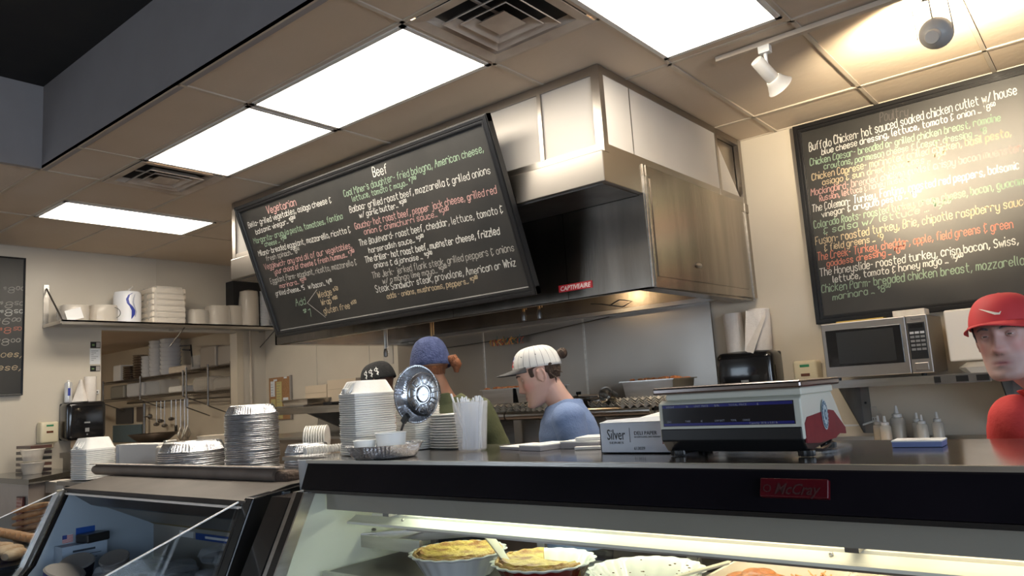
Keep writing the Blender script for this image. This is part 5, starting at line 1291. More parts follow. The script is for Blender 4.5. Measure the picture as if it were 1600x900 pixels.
# row of ribbed lids standing on edge
t0 = None
for i in range(9):
    o = MB().lathe([(.001, 0), (.058, 0), (.064, .004), (.064, .007), (.056, .008), (.001, .004)], 20, (0, 0, 0), Q(0, 0, PI / 2)).build('plastic_lid', WHITE, smooth=True) if i == 0 else t0.copy()
    if i: COL.objects.link(o)
    else: t0 = o
    o.location = (-3.20 + i * .0125 * .77, 2.27 + i * .0125 * .63, 1.275 + .064); o.rotation_euler = (0, 0, .68)
    tag(o, 'white plastic lid standing on edge right of the tall foil stack', 'lid', 'lids on edge behind the small foil stack')
lb = MB().box(-3.25, -3.04, 2.22, 2.34, 1.209, 1.274).build('lid_box', mat('lid_box_white', (.6, .58, .55), rough=.5)); tag(lb, 'low white box under the row of lids on edge', 'box')
t1 = None
for i in range(17):
    o = MB().lathe([(.001, 0), (.013, 0), (.017, .004), (.013, .008), (.001, .004)], 16, (0, 0, 0), Q(0, 0, PI / 2)).build('cup_lid', WHITE, smooth=True) if i == 0 else t1.copy()
    if i: COL.objects.link(o)
    else: t1 = o
    o.location = (-2.655 + i * .002, 1.875 + i * .0125, 1.301 + .017); o.rotation_euler = (0, 0, PI / 2 - .1)
    tag(o, 'small white lid in the row lying along the counter end', 'lid', 'small lids along the counter end')
t = thing('clear_container', 'tall frosted plastic container in the gap between the cases', 'container', (-2.62, 1.90, 1.0))
MB().lathe([(.001, 0), (.034, 0), (.046, .26), (.049, .262), (.046, .266)], 24, (-2.60, 1.86, 1.025)).build('container_body', FROST, t, smooth=True)
B(-2.70, -2.585, 1.80, 2.2, 1.0, 1.024).build('bracket', BLACKP, t)

# foil pan with two paper cups, and the pan standing upright behind
t = foilpan_mesh('foil_pan', .140, .046, .80).build('foil_pan', FOIL, smooth=True, ang=.9); t.location = (-2.100, 1.822, 1.3025); tag(t, 'foil pan holding two paper cups at the counter front', 'foil pan')
CUPW = mat('paper_cup_white', (.74, .76, .76), rough=.5)
def pcup(x, y, z, r, h, txt, lab):
    t = thing('paper_cup', lab, 'paper cup', (x, y, z))
    MB().lathe([(.001, .004), (r * .84, .004), (r * .84, 0), (r, h), (r * .965, h), (r * .82, .008), (.001, .008)], 30, (x, y, z)).build('cup_wall', CUPW, t, smooth=True)
    m_ = MB(); m_.tube([((x + r * math.cos(a * PI / 12)), (y + r * math.sin(a * PI / 12)), z + h) for a in range(25)], .0025, 6); m_.build('rolled_rim', CUPW, t, smooth=True)
    import functools
    def fn(s, u, l):
        a = -.86 * PI / 1.0 * .45 - .45 + s / r
        rr = r * (.84 + .16 * (1 - (u) / h)) + .0008 + l
        return Vector((x + rr * math.cos(a), y + rr * math.sin(a), z + h - u))
    handwrite('pen_mark', txt, 0.01, h * .80, .055, h * .80, h * .26, fn, flat('pen_grey', (.10, .10, .12)), t, .0018)
pcup(-2.080, 1.835, 1.306, .055, .080, 'VG L', 'larger white paper cup with pen marks in the foil pan')
pcup(-2.165, 1.785, 1.306, .040, .058, 'VG D', 'smaller white paper cup with pen marks in the foil pan')
up = thing('foil_pan', 'foil pan propped upright facing the room, behind paper cups', 'foil pan', (-2.02, 1.98, 1.50))
FOIL2 = mat('foil_smooth', (.74, .75, .78), (.62, .63, .66), 8, .22, 1.0, bump=.12, bscale=60)
pm = foilpan_mesh('pan', .106, .045, .78).build('pan_body', FOIL2, up, world=False, smooth=True, ang=.9)
nrm = Vector((.62 - .52, -.77 - .34, .10)).normalized()
# open side looks towards the room and a little to the left
nrm = Vector((.12, -.99, .05)).normalized()
up.rotation_mode = 'QUATERNION'; up.rotation_quaternion = Vector((0, 0, 1)).rotation_difference(nrm)
up.location = Vector((-2.015, 1.918, 1.517)) - nrm * .03
for k in range(8):
    a = k * PI / 4
    P = [(q * math.cos(a + e_), q * math.sin(a + e_), .0035) for (q, e_) in ((.040, -.20), (.066, -.27), (.068, 0), (.066, .27), (.040, .20), (.039, 0), (.040, -.20))]
    MB().tube(P, .0016, 6).build('pressed_panel', FOIL2, up, world=False, smooth=True)
MB().tube([(.028 * math.cos(a * PI / 10), .028 * math.sin(a * PI / 10), .004) for a in range(21)], .0014, 5).build('pressed_ring', FOIL2, up, world=False)
cs = thing('clip_stand', 'black clip and thin post holding the foil pan upright', 'clip', (-2.135, 1.985, 1.30))
MB().tube([(-2.135, 1.935, 1.303), (-2.135, 1.93, 1.375), (-2.075, 1.90, 1.425)], .005, 8).build('post', BLACKP, cs, smooth=True)
MB().rbox((-2.062, 1.892, 1.432), (.040, .016, .022), .004, M=Matrix.Rotation(-.75, 4, 'Y')).build('clip_jaw', BLACKP, cs)
MB().lathe([(.001, 0), (.018, 0), (.018, .004), (.001, .005)], 18, (-2.135, 1.985, 1.301)).build('foot', BLACKP, cs)
# straws
sb = thing('straw_container', 'frosted plastic container full of wrapped white straws', 'container', (-1.885, 2.05, 1.301))
MB().lathe([(.001, .002), (.049, .002), (.052, .006), (.063, .155), (.0645, .158), (.0645, .174), (.067, .176), (.064, .177), (.061, .155), (.050, .008), (.001, .006)], 32, (-1.885, 2.05, 1.301)).build('container_body', plastic_film('straw_cup_film', (.80, .82, .86), .30), sb, smooth=True)
STR = mat('straw_white', (.80, .82, .86), rough=.4)
for i in range(34):
    a = rnd.uniform(0, 2 * PI); r0 = rnd.uniform(.0, .036); b_ = a + rnd.uniform(-.5, .5) + .6; r1 = rnd.uniform(.02, .050)
    p0 = (-1.885 + r0 * math.cos(a), 2.05 + r0 * math.sin(a), 1.31); L_ = rnd.uniform(.165, .188)
    p1 = (-1.885 + r1 * math.cos(b_), 2.05 + r1 * math.sin(b_), 1.31 + L_)
    o = MB().tube([p0, p1], .0032, 6).build('straw', STR, smooth=True); tag(o, 'thin white straw standing inside the frosted container', 'straw', 'straws in the frosted container')
o = MB().tube([(-1.90, 2.045, 1.33), (-1.955, 2.025, 1.51)], .0038, 8).build('straw', STR, smooth=True); tag(o, 'single straw sticking out high at the container left', 'straw')
for (dx, dy, z) in ((-.005, -.01, 1.485), (.03, 0, 1.475)): 
    o = MB().tube([(-1.885 + dx, 2.05 + dy, 1.35), (-1.885 + dx, 2.05 + dy, z)], .008, 8).build('wide_straw', STR, smooth=True); tag(o, ('thick white straw end at middle of the container' if dx < 0 else 'thick white straw end at right of the container'), 'straw')
# order pads and papers
def pad(x, y, z, w_, d, h, rz, lab, edge=None, lines=True):
    t = thing('order_pad', lab, 'notepad', (x, y, z), rz)
    B(-w_ / 2, w_ / 2, -d / 2, d / 2, 0, h * .8).build('pad_body', edge or mat('pad_edge_grey', (.34, .33, .36), rough=.6), t, world=False)
    B(-w_ / 2 - .001, w_ / 2 + .001, -d / 2 - .001, d / 2 + .001, h * .8, h).build('top_sheet', PAPER, t, world=False)
    if lines:
        for k in range(3):
            m_ = MB(); P = [(-w_ * .35 + j * w_ * .06, -d * .3 + k * d * .22 + rnd.uniform(-.006, .006)) for j in range(10)]
            ribbon(m_, P, .0016, lambda a, b, l: Vector((a, b, h + .0006))); m_.build('scribble', flat('pen_grey', (.10, .10, .12)), t, world=False)
    return t
pad(-1.72, 2.16, 1.301, .13, .15, .010, -.3, 'white order pad just right of the straw container')
pad(-1.60, 2.12, 1.301, .11, .16, .018, -.2, 'white order pad with scribbles in front of young cook')
pad(-1.46, 2.17, 1.301, .15, .12, .024, .02, 'thick grey edged order pad, lower of the two')
pad(-1.41, 2.20, 1.326, .17, .13, .010, .25, 'white paper pad lying on the thick grey edged pad', PAPER)
t = MB().rbox((-1.40, 2.085, 1.306), (.10, .018, .010), .003, M=Matrix.Rotation(.35, 4, 'Z')).build('paper_roll', PAPER); tag(t, 'thin rolled slip before the grey edged order pad', 'paper')
pad(-1.325, 2.20, 1.301, .075, .11, .020, 0, 'small white pad beside the deli paper box', mat('pad_tan', (.55, .45, .34), rough=.6), False)
pad(-.44, 2.14, 1.301, .112, .075, .016, .02, 'white order pad with blue edge right of the scale', mat('pad_blue', (.16, .21, .42), rough=.5))
# deli paper box
BXW = mat('box_bluewhite', (.56, .60, .68), (.60, .64, .71), 3, .55)
db = thing('deli_paper_box', 'white carton of deli paper with printed name beside the scale', 'box', (-1.14, 2.06, 1.301), .0)
bx0, bx1, by0, by1, bz = -1.272, -1.008, 1.955, 2.20, 1.301
B(bx0, bx1, by0, by0 + .003, bz, bz + .088).build('front_face', BXW, db)
B(bx0, bx0 + .003, by0, by1, bz, bz + .088).build('side_face', BXW, db); B(bx1 - .003, bx1, by0, by1, bz, bz + .088).build('side_face', BXW, db)
B(bx0, bx1, by1 - .003, by1, bz, bz + .088).build('back_face', BXW, db); B(bx0, bx1, by0, by1, bz, bz + .003).build('bottom', BXW, db)
m_ = MB(); m_.quad((bx0, by0, bz + .088), (bx1, by0, bz + .090), (bx1, by0 + .06, bz + .105), (bx0, by0 + .05, bz + .094)); m_.build('open_flap', BXW, db, solid=.002)
m_ = MB(); m_.quad((-1.20, 1.99, bz + .09), (-1.0, 1.98, bz + .10), (-.98, 2.12, bz + .145), (-1.13, 2.15, bz + .10)); m_.build('paper_sheet', PAPER, db, solid=.001)
INKB = flat('ink_black', (.03, .03, .03))
printed('printed_name', 'Silver', .044, INKB, db, (-1.215, by0 - .0012, bz + .040), (PI / 2, 0, 0), width=.062)
printed('printed_small', 'SERIES', .009, INKB, db, (-1.215, by0 - .0012, bz + .028), (PI / 2, 0, 0), width=.05)
printed('printed_text', 'DELI PAPER', .015, INKB, db, (-1.115, by0 - .0012, bz + .053), (PI / 2, 0, 0), width=.075)
printed('printed_small', 'INTERFOLDED, DRY WAXED', .006, INKB, db, (-1.110, by0 - .0012, bz + .045), (PI / 2, 0, 0), width=.085)
printed('printed_number', '613039', .013, INKB, db, (-1.138, by0 - .0012, bz + .010), (PI / 2, 0, 0), width=.036)
B(-1.1685, -1.1675, by0 - .001, by0, bz + .032, bz + .074).build('printed_rule', INKB, db)
printed('printed_number', '613039', .008, INKB, db, (bx1 + .0012, 1.99, bz + .010), (PI / 2, 0, PI / 2), width=.02)

# price scale
PUTTY = mat('scale_putty', (.60, .60, .52), rough=.35)
MAROON = mat('scale_maroon', (.16, .012, .022), (.20, .02, .03), 20, .35)
sc_ = thing('price_scale', 'putty and maroon price computing scale with dark display on counter', 'scale', (-.822, 1.865, 1.301), -.035)
sc_.scale = (.97, .88, .94)
def SB(name, m_, *a, bevel=0, parent=None):
    return B(*a).build(name, m_, parent or sc_, world=False, bevel=bevel)
SX0, SX1 = -.205, .200
prof = [(0, .078), (.0, .150), (.02, .158), (.25, .158), (.285, .120), (.335, .055), (.335, .040), (.27, .045), (.0, .045)]
MB().prism(prof, 'x', SX0, SX1).build('scale_body', PUTTY, sc_, world=False, bevel=.004)
MB().prism([(-.002, .044), (-.002, .078), (.34 * .8, .07), (.30, .035), (.05, .012), (.03, .012)], 'x', SX0 + .003, SX1 - .004).build('lower_body', BLACKP, sc_, world=False, bevel=.003)
for x in (SX1 - .002, SX0 - .002):
    MB().prism([(.01, .035), (.01, .085), (.03, .100), (.20, .110), (.245, .105), (.30, .072), (.333, .052), (.333, .035), (.27, .040), (.24, .03), (.1, .028)], 'x', x, x + .004).build('maroon_side', MAROON, sc_, world=False)
fc = SB('display_window', flat('display_black', (.006, .006, .010), .15), SX0 + .014, SX1 - .018, -.003, .003, .085, .146)
DB_ = flat('display_blue', (.010, .012, .16), .3)
SB('blue_stripe', DB_, SX0 + .016, SX1 - .020, -.0042, -.0028, .1365, .1445, parent=fc)
SB('blue_stripe', DB_, SX0 + .016, SX1 - .020, -.0042, -.0028, .0865, .0935, parent=fc)
SG = flat('display_grey', (.30, .31, .36), .5)
def dprint(txt, x, z, w_, s=.009):
    o = printed('display_text', txt, s, SG, None, (x, -.0045, z), (PI / 2, 0, 0), width=w_); o.parent = fc
for (tx, x, z, w_) in (('WEIGHT', -.165, .1372, .026), ('lb', -.112, .1372, .006), ('UNIT PRICE', -.07, .1372, .042), ('$/lb', -.024, .1372, .014), ('TOTAL PRICE', .035, .1372, .050), ('$', .090, .1372, .004),
                       ('ZERO', -.172, .096, .014), ('TARE', -.114, .096, .016), ('AC', -.072, .096, .006), ('LOW BATT', -.02, .096, .028), ('TOTAL', .02, .096, .016), ('CHANGE', .055, .096, .020), ('Capacity: 30 lb x 0.01 lb', .10, .0875, .075)): dprint(tx, x, z, w_, .0075)
SB('platter_support', PUTTY, SX0 + .02, SX1 - .0, .012, .265, .158, .176, bevel=.003)
m_ = MB().rbox((-.002, .145, .186), (.425, .315, .020), .006, 2); m_.build('platter', mat('platter_steel', (.30, .26, .25), (.38, .34, .33), 4, .22, 1.0), sc_, world=False)
# round seal on the side
sl_ = MB().lathe([(.001, .0), (.030, .0)], 32, (SX1 + .0035, .165, .098), Q(0, 0, PI / 2), sx=1.35, sy=.85).build('round_seal', flat('seal_pale', (.45, .55, .58), .4), sc_, world=False)
for (rr, m_, off) in ((.027, flat('seal_blue', (.04, .12, .20), .4), .0006), (.020, MATS['seal_pale'], .0012), (.011, MATS['seal_blue'], .0018), (.006, MATS['seal_pale'], .0024)):
    MB().lathe([(.001, off), (rr, off)], 28, (SX1 + .0035, .165, .098), Q(0, 0, PI / 2), sx=1.35, sy=.85).build('seal_ring', m_, sl_, world=False)
for i in range(18):
    a = i * 2 * PI / 18
    MB().rbox((SX1 + .0052, .165 + .0235 * .85 * math.cos(a), .098 + .0235 * 1.35 * math.sin(a)), (.001, .002, .005), .0004, M=Matrix.Rotation(a + PI / 2, 4, 'X')).build('seal_lettering', MATS['seal_pale'], sl_, world=False)
for (x, y) in ((SX0 + .035, .03), (SX1 - .01, .03), (SX0 + .03, .22), (SX1 - .03, .27)):
    f_ = MB().lathe([(.001, 0), (.019, 0), (.020, .003), (.020, .014), (.012, .018), (.005, .019), (.005, .045), (.001, .045)], 24, (x, y, .001), wave=lambda i, th: 1 + (.07 * math.cos(12 * th) if 1 <= i <= 3 else 0)).build('levelling_foot', BLACKP, sc_, world=False, smooth=True)
    MB().tube([(x, y, .02), (x, y, .048)], .004, 8).build('screw', STEEL, f_, world=False) if False else None
MB().tube([(SX1 - .03, .06, .03), (SX1 - .02, .05, .015), (SX1 + .005, .10, .010), (SX1 - .01, .22, .016), (SX1 - .02, .27, .04)], .005, 8).build('cable', BLACKP, sc_, world=False, smooth=True)
t = MB().lathe([(.001, 0), (.11, 0), (.112, .006), (.001, .008)], 24, (-.76, 2.05, 1.301), sq=6, sx=1.5).build('plastic_sheet', CLEAR, smooth=True)
tag(t, 'flat clear plastic sheet lying under and right of the scale', 'plastic sheet')

# ============================================================ FOOD IN THE LIT CASE
def fluted(x, y, z, r, h, out, lab, fill=None, n=20):
    t = thing('baking_dish', lab, 'dish', (x, y, z))
    wv = lambda i, th: 1 + (.028 * math.cos(n * th) if i >= 3 else 0)
    MB().lathe([(.001, 0), (r * .62, 0), (r * .68, .004), (r * .90, h * .85), (r * .93, h * .9)], n * 6, (x, y, z), wave=lambda i, th: 1 + (.012 * math.cos(n * th) if i >= 2 else 0)).build('outer_wall', out, t, smooth=True)
    MB().lathe([(r * .90, h * .86), (r * .98, h * .93), (r, h * .97), (r * .99, h), (r * .95, h), (r * .88, h * .90), (r * .64, .008), (.001, .008)], n * 6, (x, y, z), wave=lambda i, th: 1 + (.028 * math.cos(n * th) if i <= 4 else .008 * math.cos(n * th))).build('glazed_rim', mat('dish_glaze', (.70, .72, .70), rough=.15), t, smooth=True)
    return t
QY = mat('quiche_egg', (.66, .47, .11), (.33, .14, .03), 16, .5, bump=1.0, bscale=50, contrast=(.45, .62))
QB = mat('quiche_crust', (.50, .28, .09), (.66, .44, .16), 18, .6, bump=1, bscale=60)
def quiche(t, x, y, z, r, h, a0, a1, m_=QY):
    mb = MB(); bm = mb.bm; N_ = 60; R_ = 8
    full = (a1 - a0) > 6.2
    rows = []
    for i in range(N_ + 1):
        th = a0 + (a1 - a0) * i / N_
        row = []
        for j in range(R_ + 1):
            q = r * j / R_
            zz = h + .004 * noise.noise(Vector((q * 60 * math.cos(th), q * 60 * math.sin(th), 1))) + (.007 if j == R_ - 1 else 0) - (.008 if j == R_ else 0)
            row.append(bm.verts.new((x + q * math.cos(th), y + q * math.sin(th), z + zz)))
        rows.append(row)
    for A, C_ in zip(rows, rows[1:]):
        for j in range(R_): bm.faces.new((A[j], A[j + 1], C_[j + 1], C_[j]))
    if not full:
        for row in (rows[0], rows[-1]):
            low = [bm.verts.new((v.co.x, v.co.y, z + .01)) for v in row]
            for j in range(R_): bm.faces.new((row[j], row[j + 1], low[j + 1], low[j]))
    o = mb.build('quiche', m_, t, smooth=True)
    cr = MB(); pts = []
    for i in range(N_ + 1):
        th = a0 + (a1 - a0) * i / N_; q = r * 1.0 + .002 * math.sin(13 * th)
        pts.append((x + q * math.cos(th), y + q * math.sin(th), z + h + .002 * math.sin(17 * th)))
    cr.tube(pts, .0055, 7); cr.build('crust_edge', QB, t, smooth=True)
DW = mat('dish_white', (.62, .64, .64), rough=.18)
DR = mat('dish_red', (.17, .012, .012), rough=.18, coat=.4)
SPZ = SH
d1 = fluted(-1.865, 1.925, SPZ, .167, .080, DW, 'white fluted dish of browned quiche, leftmost in the case')
quiche(d1, -1.865, 1.925, SPZ, .148, .078, 0, 2 * PI)
d2 = fluted(-1.503, 1.93, SPZ, .165, .080, DR, 'dark red fluted dish with half a yellow quiche')
quiche(d2, -1.503, 1.93, SPZ, .146, .080, PI * .70, PI * 1.98)
d3 = fluted(-1.145, 1.94, SPZ, .167, .080, DW, 'nearly empty white fluted dish with herb specks')
for k in range(60):
    a = rnd.uniform(0, 2 * PI); q = rnd.uniform(.7, 1.0) * .130
    MB().sphere((-1.145 + q * math.cos(a), 1.94 + q * math.sin(a), SPZ + .02 + (q / .130 - .7) * .19), rnd.uniform(.0012, .003), 5, 4, (1.8, 1, .6)).build('herb_speck', flat('speck_brown', (.10, .05, .02)), d3)
def trayd(x, y, w_, d, h, lab, rz):
    t = thing('serving_tray', lab, 'tray', (x, y, SPZ), rz)
    MB().lathe([(.001, .003), (.40, .003), (.43, .008), (.485, h), (.5, h + .002), (.505, h), (.5, h - .004), (.45, .004), (.42, 0), (.001, 0)], 56, sq=8, sx=w_, sy=d).build('tray_body', mat('tray_cream', (.66, .62, .54), rough=.2), t, world=False, smooth=True)
    return t
t1_ = trayd(-.80, 2.03, .33, .34, .075, 'cream serving tray of orange chicken pieces in the case', .0)
CHK = mat('sauced_chicken', (.42, .11, .02), (.60, .24, .05), 12, .3, bump=.5, bscale=40)
for k in range(12):
    MB().sphere((rnd.uniform(-.11, .04), rnd.uniform(-.11, .06), .03 + .014 * (k % 4)), rnd.uniform(.032, .05), 12, 8, (1.4, 1, .55), M=Matrix.Rotation(rnd.uniform(0, 3), 4, 'Z')).build('chicken_piece', CHK, t1_, world=False, smooth=True)
CAB = mat('shredded_cabbage', (.62, .40, .20), (.70, .30, .10), 40, .6)
sh_ = MB()
for k in range(70):
    x, y = rnd.uniform(.02, .135), rnd.uniform(-.1, .13)
    sh_.tube([(x, y, .03 + rnd.uniform(0, .03)), (x + rnd.uniform(-.03, .03), y + rnd.uniform(-.03, .03), .04 + rnd.uniform(0, .03))], .0025, 4)
sh_ = sh_.build('shredded_slaw', CAB, t1_, world=False); sh_['kind'] = 'stuff'
t2_ = trayd(-.455, 2.05, .33, .36, .085, 'empty looking cream serving tray right of the chicken', .0)
def spat(x, y, z, dx, dy, dz, L_, lab, m_):
    t = thing('serving_spatula', lab, 'spatula', (x, y, z))
    v = Vector((dx, dy, dz)).normalized(); p = Vector((x, y, z)); s_ = v.cross(Vector((0, 0, 1))).normalized()
    m2 = MB(); w0, w1 = .012, .018
    def sec(c, w_, h): return [c + s_ * w_ + Vector((0, 0, h)), c - s_ * w_ + Vector((0, 0, h)), c - s_ * w_ - Vector((0, 0, h)), c + s_ * w_ - Vector((0, 0, h))]
    vs = sec(p, w0, .003) + sec(p + v * L_, w1, .003)
    m2._add(vs, [(0, 1, 2, 3), (7, 6, 5, 4), (0, 4, 5, 1), (1, 5, 6, 2), (2, 6, 7, 3), (3, 7, 4, 0)])
    m2.build('handle', m_, t, bevel=.002)
    m2 = MB(); b = p - v * .09; vs = sec(b, .028, .0012) + sec(p, .020, .0012)
    m2._add(vs, [(0, 1, 2, 3), (7, 6, 5, 4), (0, 4, 5, 1), (1, 5, 6, 2), (2, 6, 7, 3), (3, 7, 4, 0)])
    m2.build('blade', m_, t)
    return t
SPC = mat('spatula_cream', (.66, .62, .50), rough=.35)
spat(-1.60, 1.87, SPZ + .075, -.80, .35, .42, .15, 'cream spatula leaning from the red dish to white dish', SPC)
spat(-1.09, 1.93, SPZ + .055, .92, .25, .28, .20, 'cream spatula lying across the nearly empty dish', SPC)
br = MB().sphere((0, 0, 0), .075, 24, 14, (1.2, 1, .75)).build('round_bread', mat('round_bread_crust', (.58, .36, .16), (.42, .22, .08), 12, .6, bump=.5, bscale=30), smooth=True)
br.location = (-.12, 2.03, SPZ + .056); tag(br, 'round brown bread at the right end of the case', 'bread')
# ============================================================ PEOPLE
def interp(tab, z):
    for a, b in zip(tab, tab[1:]):
        if a[0] <= z <= b[0]:
            t = (z - a[0]) / (b[0] - a[0]); t2 = t * t * (3 - 2 * t) * .5 + t * .5
            return [a[i] + (b[i] - a[i]) * t2 for i in range(1, len(a))]
    return list(tab[-1][1:] if z > tab[-1][0] else tab[0][1:])
HEADT = [(-.118, .020, .070, .040), (-.112, .034, .082, .020), (-.100, .044, .086, .000), (-.080, .053, .084, -.035), (-.055, .061, .081, -.062), (-.025, .067, .082, -.082), (.005, .071, .084, -.095),
         (.035, .0745, .089, -.101), (.062, .073, .085, -.098), (.085, .064, .070, -.086), (.102, .047, .047, -.064), (.112, .028, .024, -.040), (.117, .006, .000, -.016)]
def G(v, m, s): return math.exp(-((v - m) / s) ** 2)
def head_into(bm, Mh, nose=1.0, jaw=1.0, lips=1.0):
    NZ, NA = 66, 72
    rows = []
    for i in range(NZ + 1):
        z = -.118 + .235 * i / NZ
        w_, f, b = interp(HEADT, z)
        if z < -.03: w_ *= 1 + (jaw - 1) * min(1, (-.03 - z) / .05)
        cy, hy = (f + b) / 2, (f - b) / 2
        row = []
        for k in range(NA):
            th = 2 * PI * k / NA
            c, s = math.cos(th), math.sin(th)
            e = 2.25
            q = (abs(c) ** e + abs(s) ** e) ** (-1 / e)
            x, y = w_ * q * c, cy + hy * q * s
            if s > 0:
                fr = s ** 1.0
                ax = abs(x)
                d = 0
                # nose bridge, tip, wings
                if -.050 < z < .032:
                    t = (.032 - z) / .067
                    prot = .004 + .020 * min(1, t) ** 1.3
                    if z < -.037: prot *= max(0, 1 - (-.037 - z) / .012)
                    d += prot * nose * math.exp(-(x / (.0085 + .006 * max(0, min(1, t)))) ** 2)
                d += .006 * nose * G(ax, .013, .006) * G(z, -.034, .008)
                d -= .013 * G(ax, .031, .014) * G(z, .010, .011)
                d -= .005 * G(ax, .018, .008) * G(z, .008, .014)
                d += .005 * G(ax, .030, .018) * G(z, .031, .008)
                d += .0035 * G(ax, .044, .016) * G(z, -.020, .016)
                d -= .0035 * G(ax, .040, .014) * G(z, -.052, .018)
                d += lips * .0055 * G(x, 0, .019) * G(z, -.0630, .0045)
                d += lips * .0060 * G(x, 0, .017) * G(z, -.0755, .0050)
                d -= .0060 * G(x, 0, .022) * G(z, -.0690, .0024)
                d -= .0035 * G(x, 0, .018) * G(z, -.0850, .005)
                d += .0050 * G(x, 0, .015) * G(z, -.103, .010)
                d += .0012 * G(ax, .026, .008) * G(z, -.062, .012)
                y += d * fr
            row.append(bm.verts.new(Mh @ Vector((x, y, z))))
        rows.append(row)
    for A, C_ in zip(rows, rows[1:]):
        for k in range(NA): bm.faces.new((A[k], A[(k + 1) % NA], C_[(k + 1) % NA], C_[k]))
    bm.faces.new(rows[0][::-1]); bm.faces.new(rows[-1])
def ear_pts(sgn):
    P = []
    for i in range(13):
        a = -PI * .62 + i * (PI * 1.55) / 12
        P.append(Vector((sgn * (.078 + .010 * math.sin((i / 12) * PI)), -.012 - .016 * math.cos(a) * -1 * -1, .000 + .031 * math.sin(a))))
    return P
def person(name, label, org, rz, zn, headpos, head_yaw, head_pitch, head_roll=0.0, lean=(0, 0), skin=(.55, .33, .24), arms=None, voxel=.0052, build=1.0, nose=1.0, jaw=1.0, stub=None, gaze=(0, 0), squint=0.0):
    t = thing(name, label, 'person', (org[0], org[1], 0), rz)
    Mb = Matrix.Translation(Vector((org[0], org[1], 0))) @ Matrix.Rotation(rz, 4, 'Z')
    Mh = Matrix.Translation(Vector(headpos)) @ Matrix.Rotation(head_yaw, 4, 'Z') @ Matrix.Rotation(-head_pitch, 4, 'X') @ Matrix.Rotation(head_roll, 4, 'Y')
    k = zn / 1.47
    def lx(z):  # spine curve
        u = max(0, (z - .95 * k) / (zn - .95 * k)); return lean[0] * u ** 1.5, lean[1] * u ** 1.5
    mb = MB(); bm = mb.bm
    # torso loft
    T = [(.78, .165, .110), (.86, .178, .120), (.95, .175, .118), (1.05, .155, .105), (1.15, .155, .105), (1.25, .172, .115), (1.33, .182, .115), (1.385, .175, .10), (1.42, .140, .082), (1.445, .095, .068), (1.47, .066, .060)]
    rings = []
    for (z, a, b) in T:
        z *= k; ox, oy = lx(z)
        rings.append([bm.verts.new(Mb @ Vector((ox + a * build * math.cos(2 * PI * i / 32), oy + b * build * math.sin(2 * PI * i / 32), z))) for i in range(32)])
    for A, C_ in zip(rings, rings[1:]):
        for i in range(32): bm.faces.new((A[i], A[(i + 1) % 32], C_[(i + 1) % 32], C_[i]))
    bm.faces.new(rings[0][::-1]); bm.faces.new(rings[-1])
    # neck
    ox, oy = lx(zn)
    nb = Mb @ Vector((ox, oy - .005, zn - .05)); nt = Mh @ Vector((0, -.030, -.060)); nt2 = Mh @ Vector((0, -.025, -.02))
    mb.tube([nb, nb.lerp(nt, .5), nt, nt2], [.064, .054, .051, .05], 20)
    head_into(bm, Mh, nose, jaw)
    for sgn in (-1, 1):
        P = []
        for i in range(11):
            a = PI * (-.65 + 1.45 * i / 10)
            P.append(Mh @ Vector((sgn * (.076 + .012 * math.cos(a) ** 2 * (1 if math.cos(a) < 1 else 1)), -.012 - .017 * math.cos(a), .002 + .029 * math.sin(a))))
        mb.tube(P, [.0045] * 11, 7)
        mb.sphere(Mh @ Vector((sgn * .076, -.010, .004)), .020, 12, 8, (.38, .9, 1.35), M=Matrix.Rotation(head_yaw, 4, 'Z'))
    # limbs
    sh_w = .165 * build
    J = arms or {}
    joints = {}
    for sgn, key in ((-1, 'L'), (1, 'R')):
        ox, oy = lx(1.40 * k)
        S_ = Mb @ Vector((ox + sgn * sh_w, oy, 1.395 * k))
        d = J.get(key, {})
        E_ = Mb @ Vector(d.get('e', (ox + sgn * (sh_w + .06), oy - .02, 1.12 * k)))
        W_ = Mb @ Vector(d.get('w', (ox + sgn * (sh_w + .02), oy + .20, 1.02 * k)))
        joints[key] = (S_, E_, W_)
        mb.sphere(S_, .055 * build, 14, 10)
        mb.tube([S_, S_.lerp(E_, .5), E_], [.054 * build, .047 * build, .040], 14)
        mb.sphere(E_, .042, 12, 8)
        mb.tube([E_, E_.lerp(W_, .35), W_], [.041, .041, .027], 14)
        # hand: palm, four fingers and a thumb
        f = (W_ - E_).normalized(); side = f.cross(Vector((0, 0, 1))).normalized(); up_ = side.cross(f)
        mb.tube([W_, W_ + f * .04, W_ + f * .085], [.026, .030, .028], 12)
        for q in range(4):
            b0 = W_ + f * .075 + side * (q - 1.5) * .019
            L_ = (.062, .072, .068, .052)[q]
            mb.tube([b0, b0 + f * L_ * .55 - up_ * .006, b0 + f * L_ * .9 - up_ * .026], [.0085, .008, .0065], 8)
        b0 = W_ + f * .03 - side * sgn * .026
        mb.tube([b0, b0 + f * .03 - side * sgn * .02, b0 + f * .055 - side * sgn * .022 - up_ * .01], [.011, .010, .008], 8)
        Hh = Mb @ Vector((sgn * .092, 0, .86 * k)); K_ = Mb @ Vector((sgn * .10, .02, .48 * k)); A_ = Mb @ Vector((sgn * .105, -.02, .08))
        mb.tube([Hh, Hh.lerp(K_, .5), K_], [.092 * build, .075, .055], 14); mb.sphere(K_, .055, 12, 8)
        mb.tube([K_, K_.lerp(A_, .35), A_], [.052, .054, .036], 14)
        mb.tube([A_ + Vector((0, 0, -.02)), Mb @ Vector((sgn * .115, .08, .045)), Mb @ Vector((sgn * .12, .17, .032))], [.042, .040, .028], 12)
    me = bpy.data.meshes.new('tmp'); bmesh.ops.recalc_face_normals(bm, faces=bm.faces); bm.to_mesh(me); bm.free()
    o = bpy.data.objects.new('tmp', me); COL.objects.link(o)
    md = o.modifiers.new('r', 'REMESH'); md.mode = 'VOXEL'; md.voxel_size = voxel; md.use_smooth_shade = True
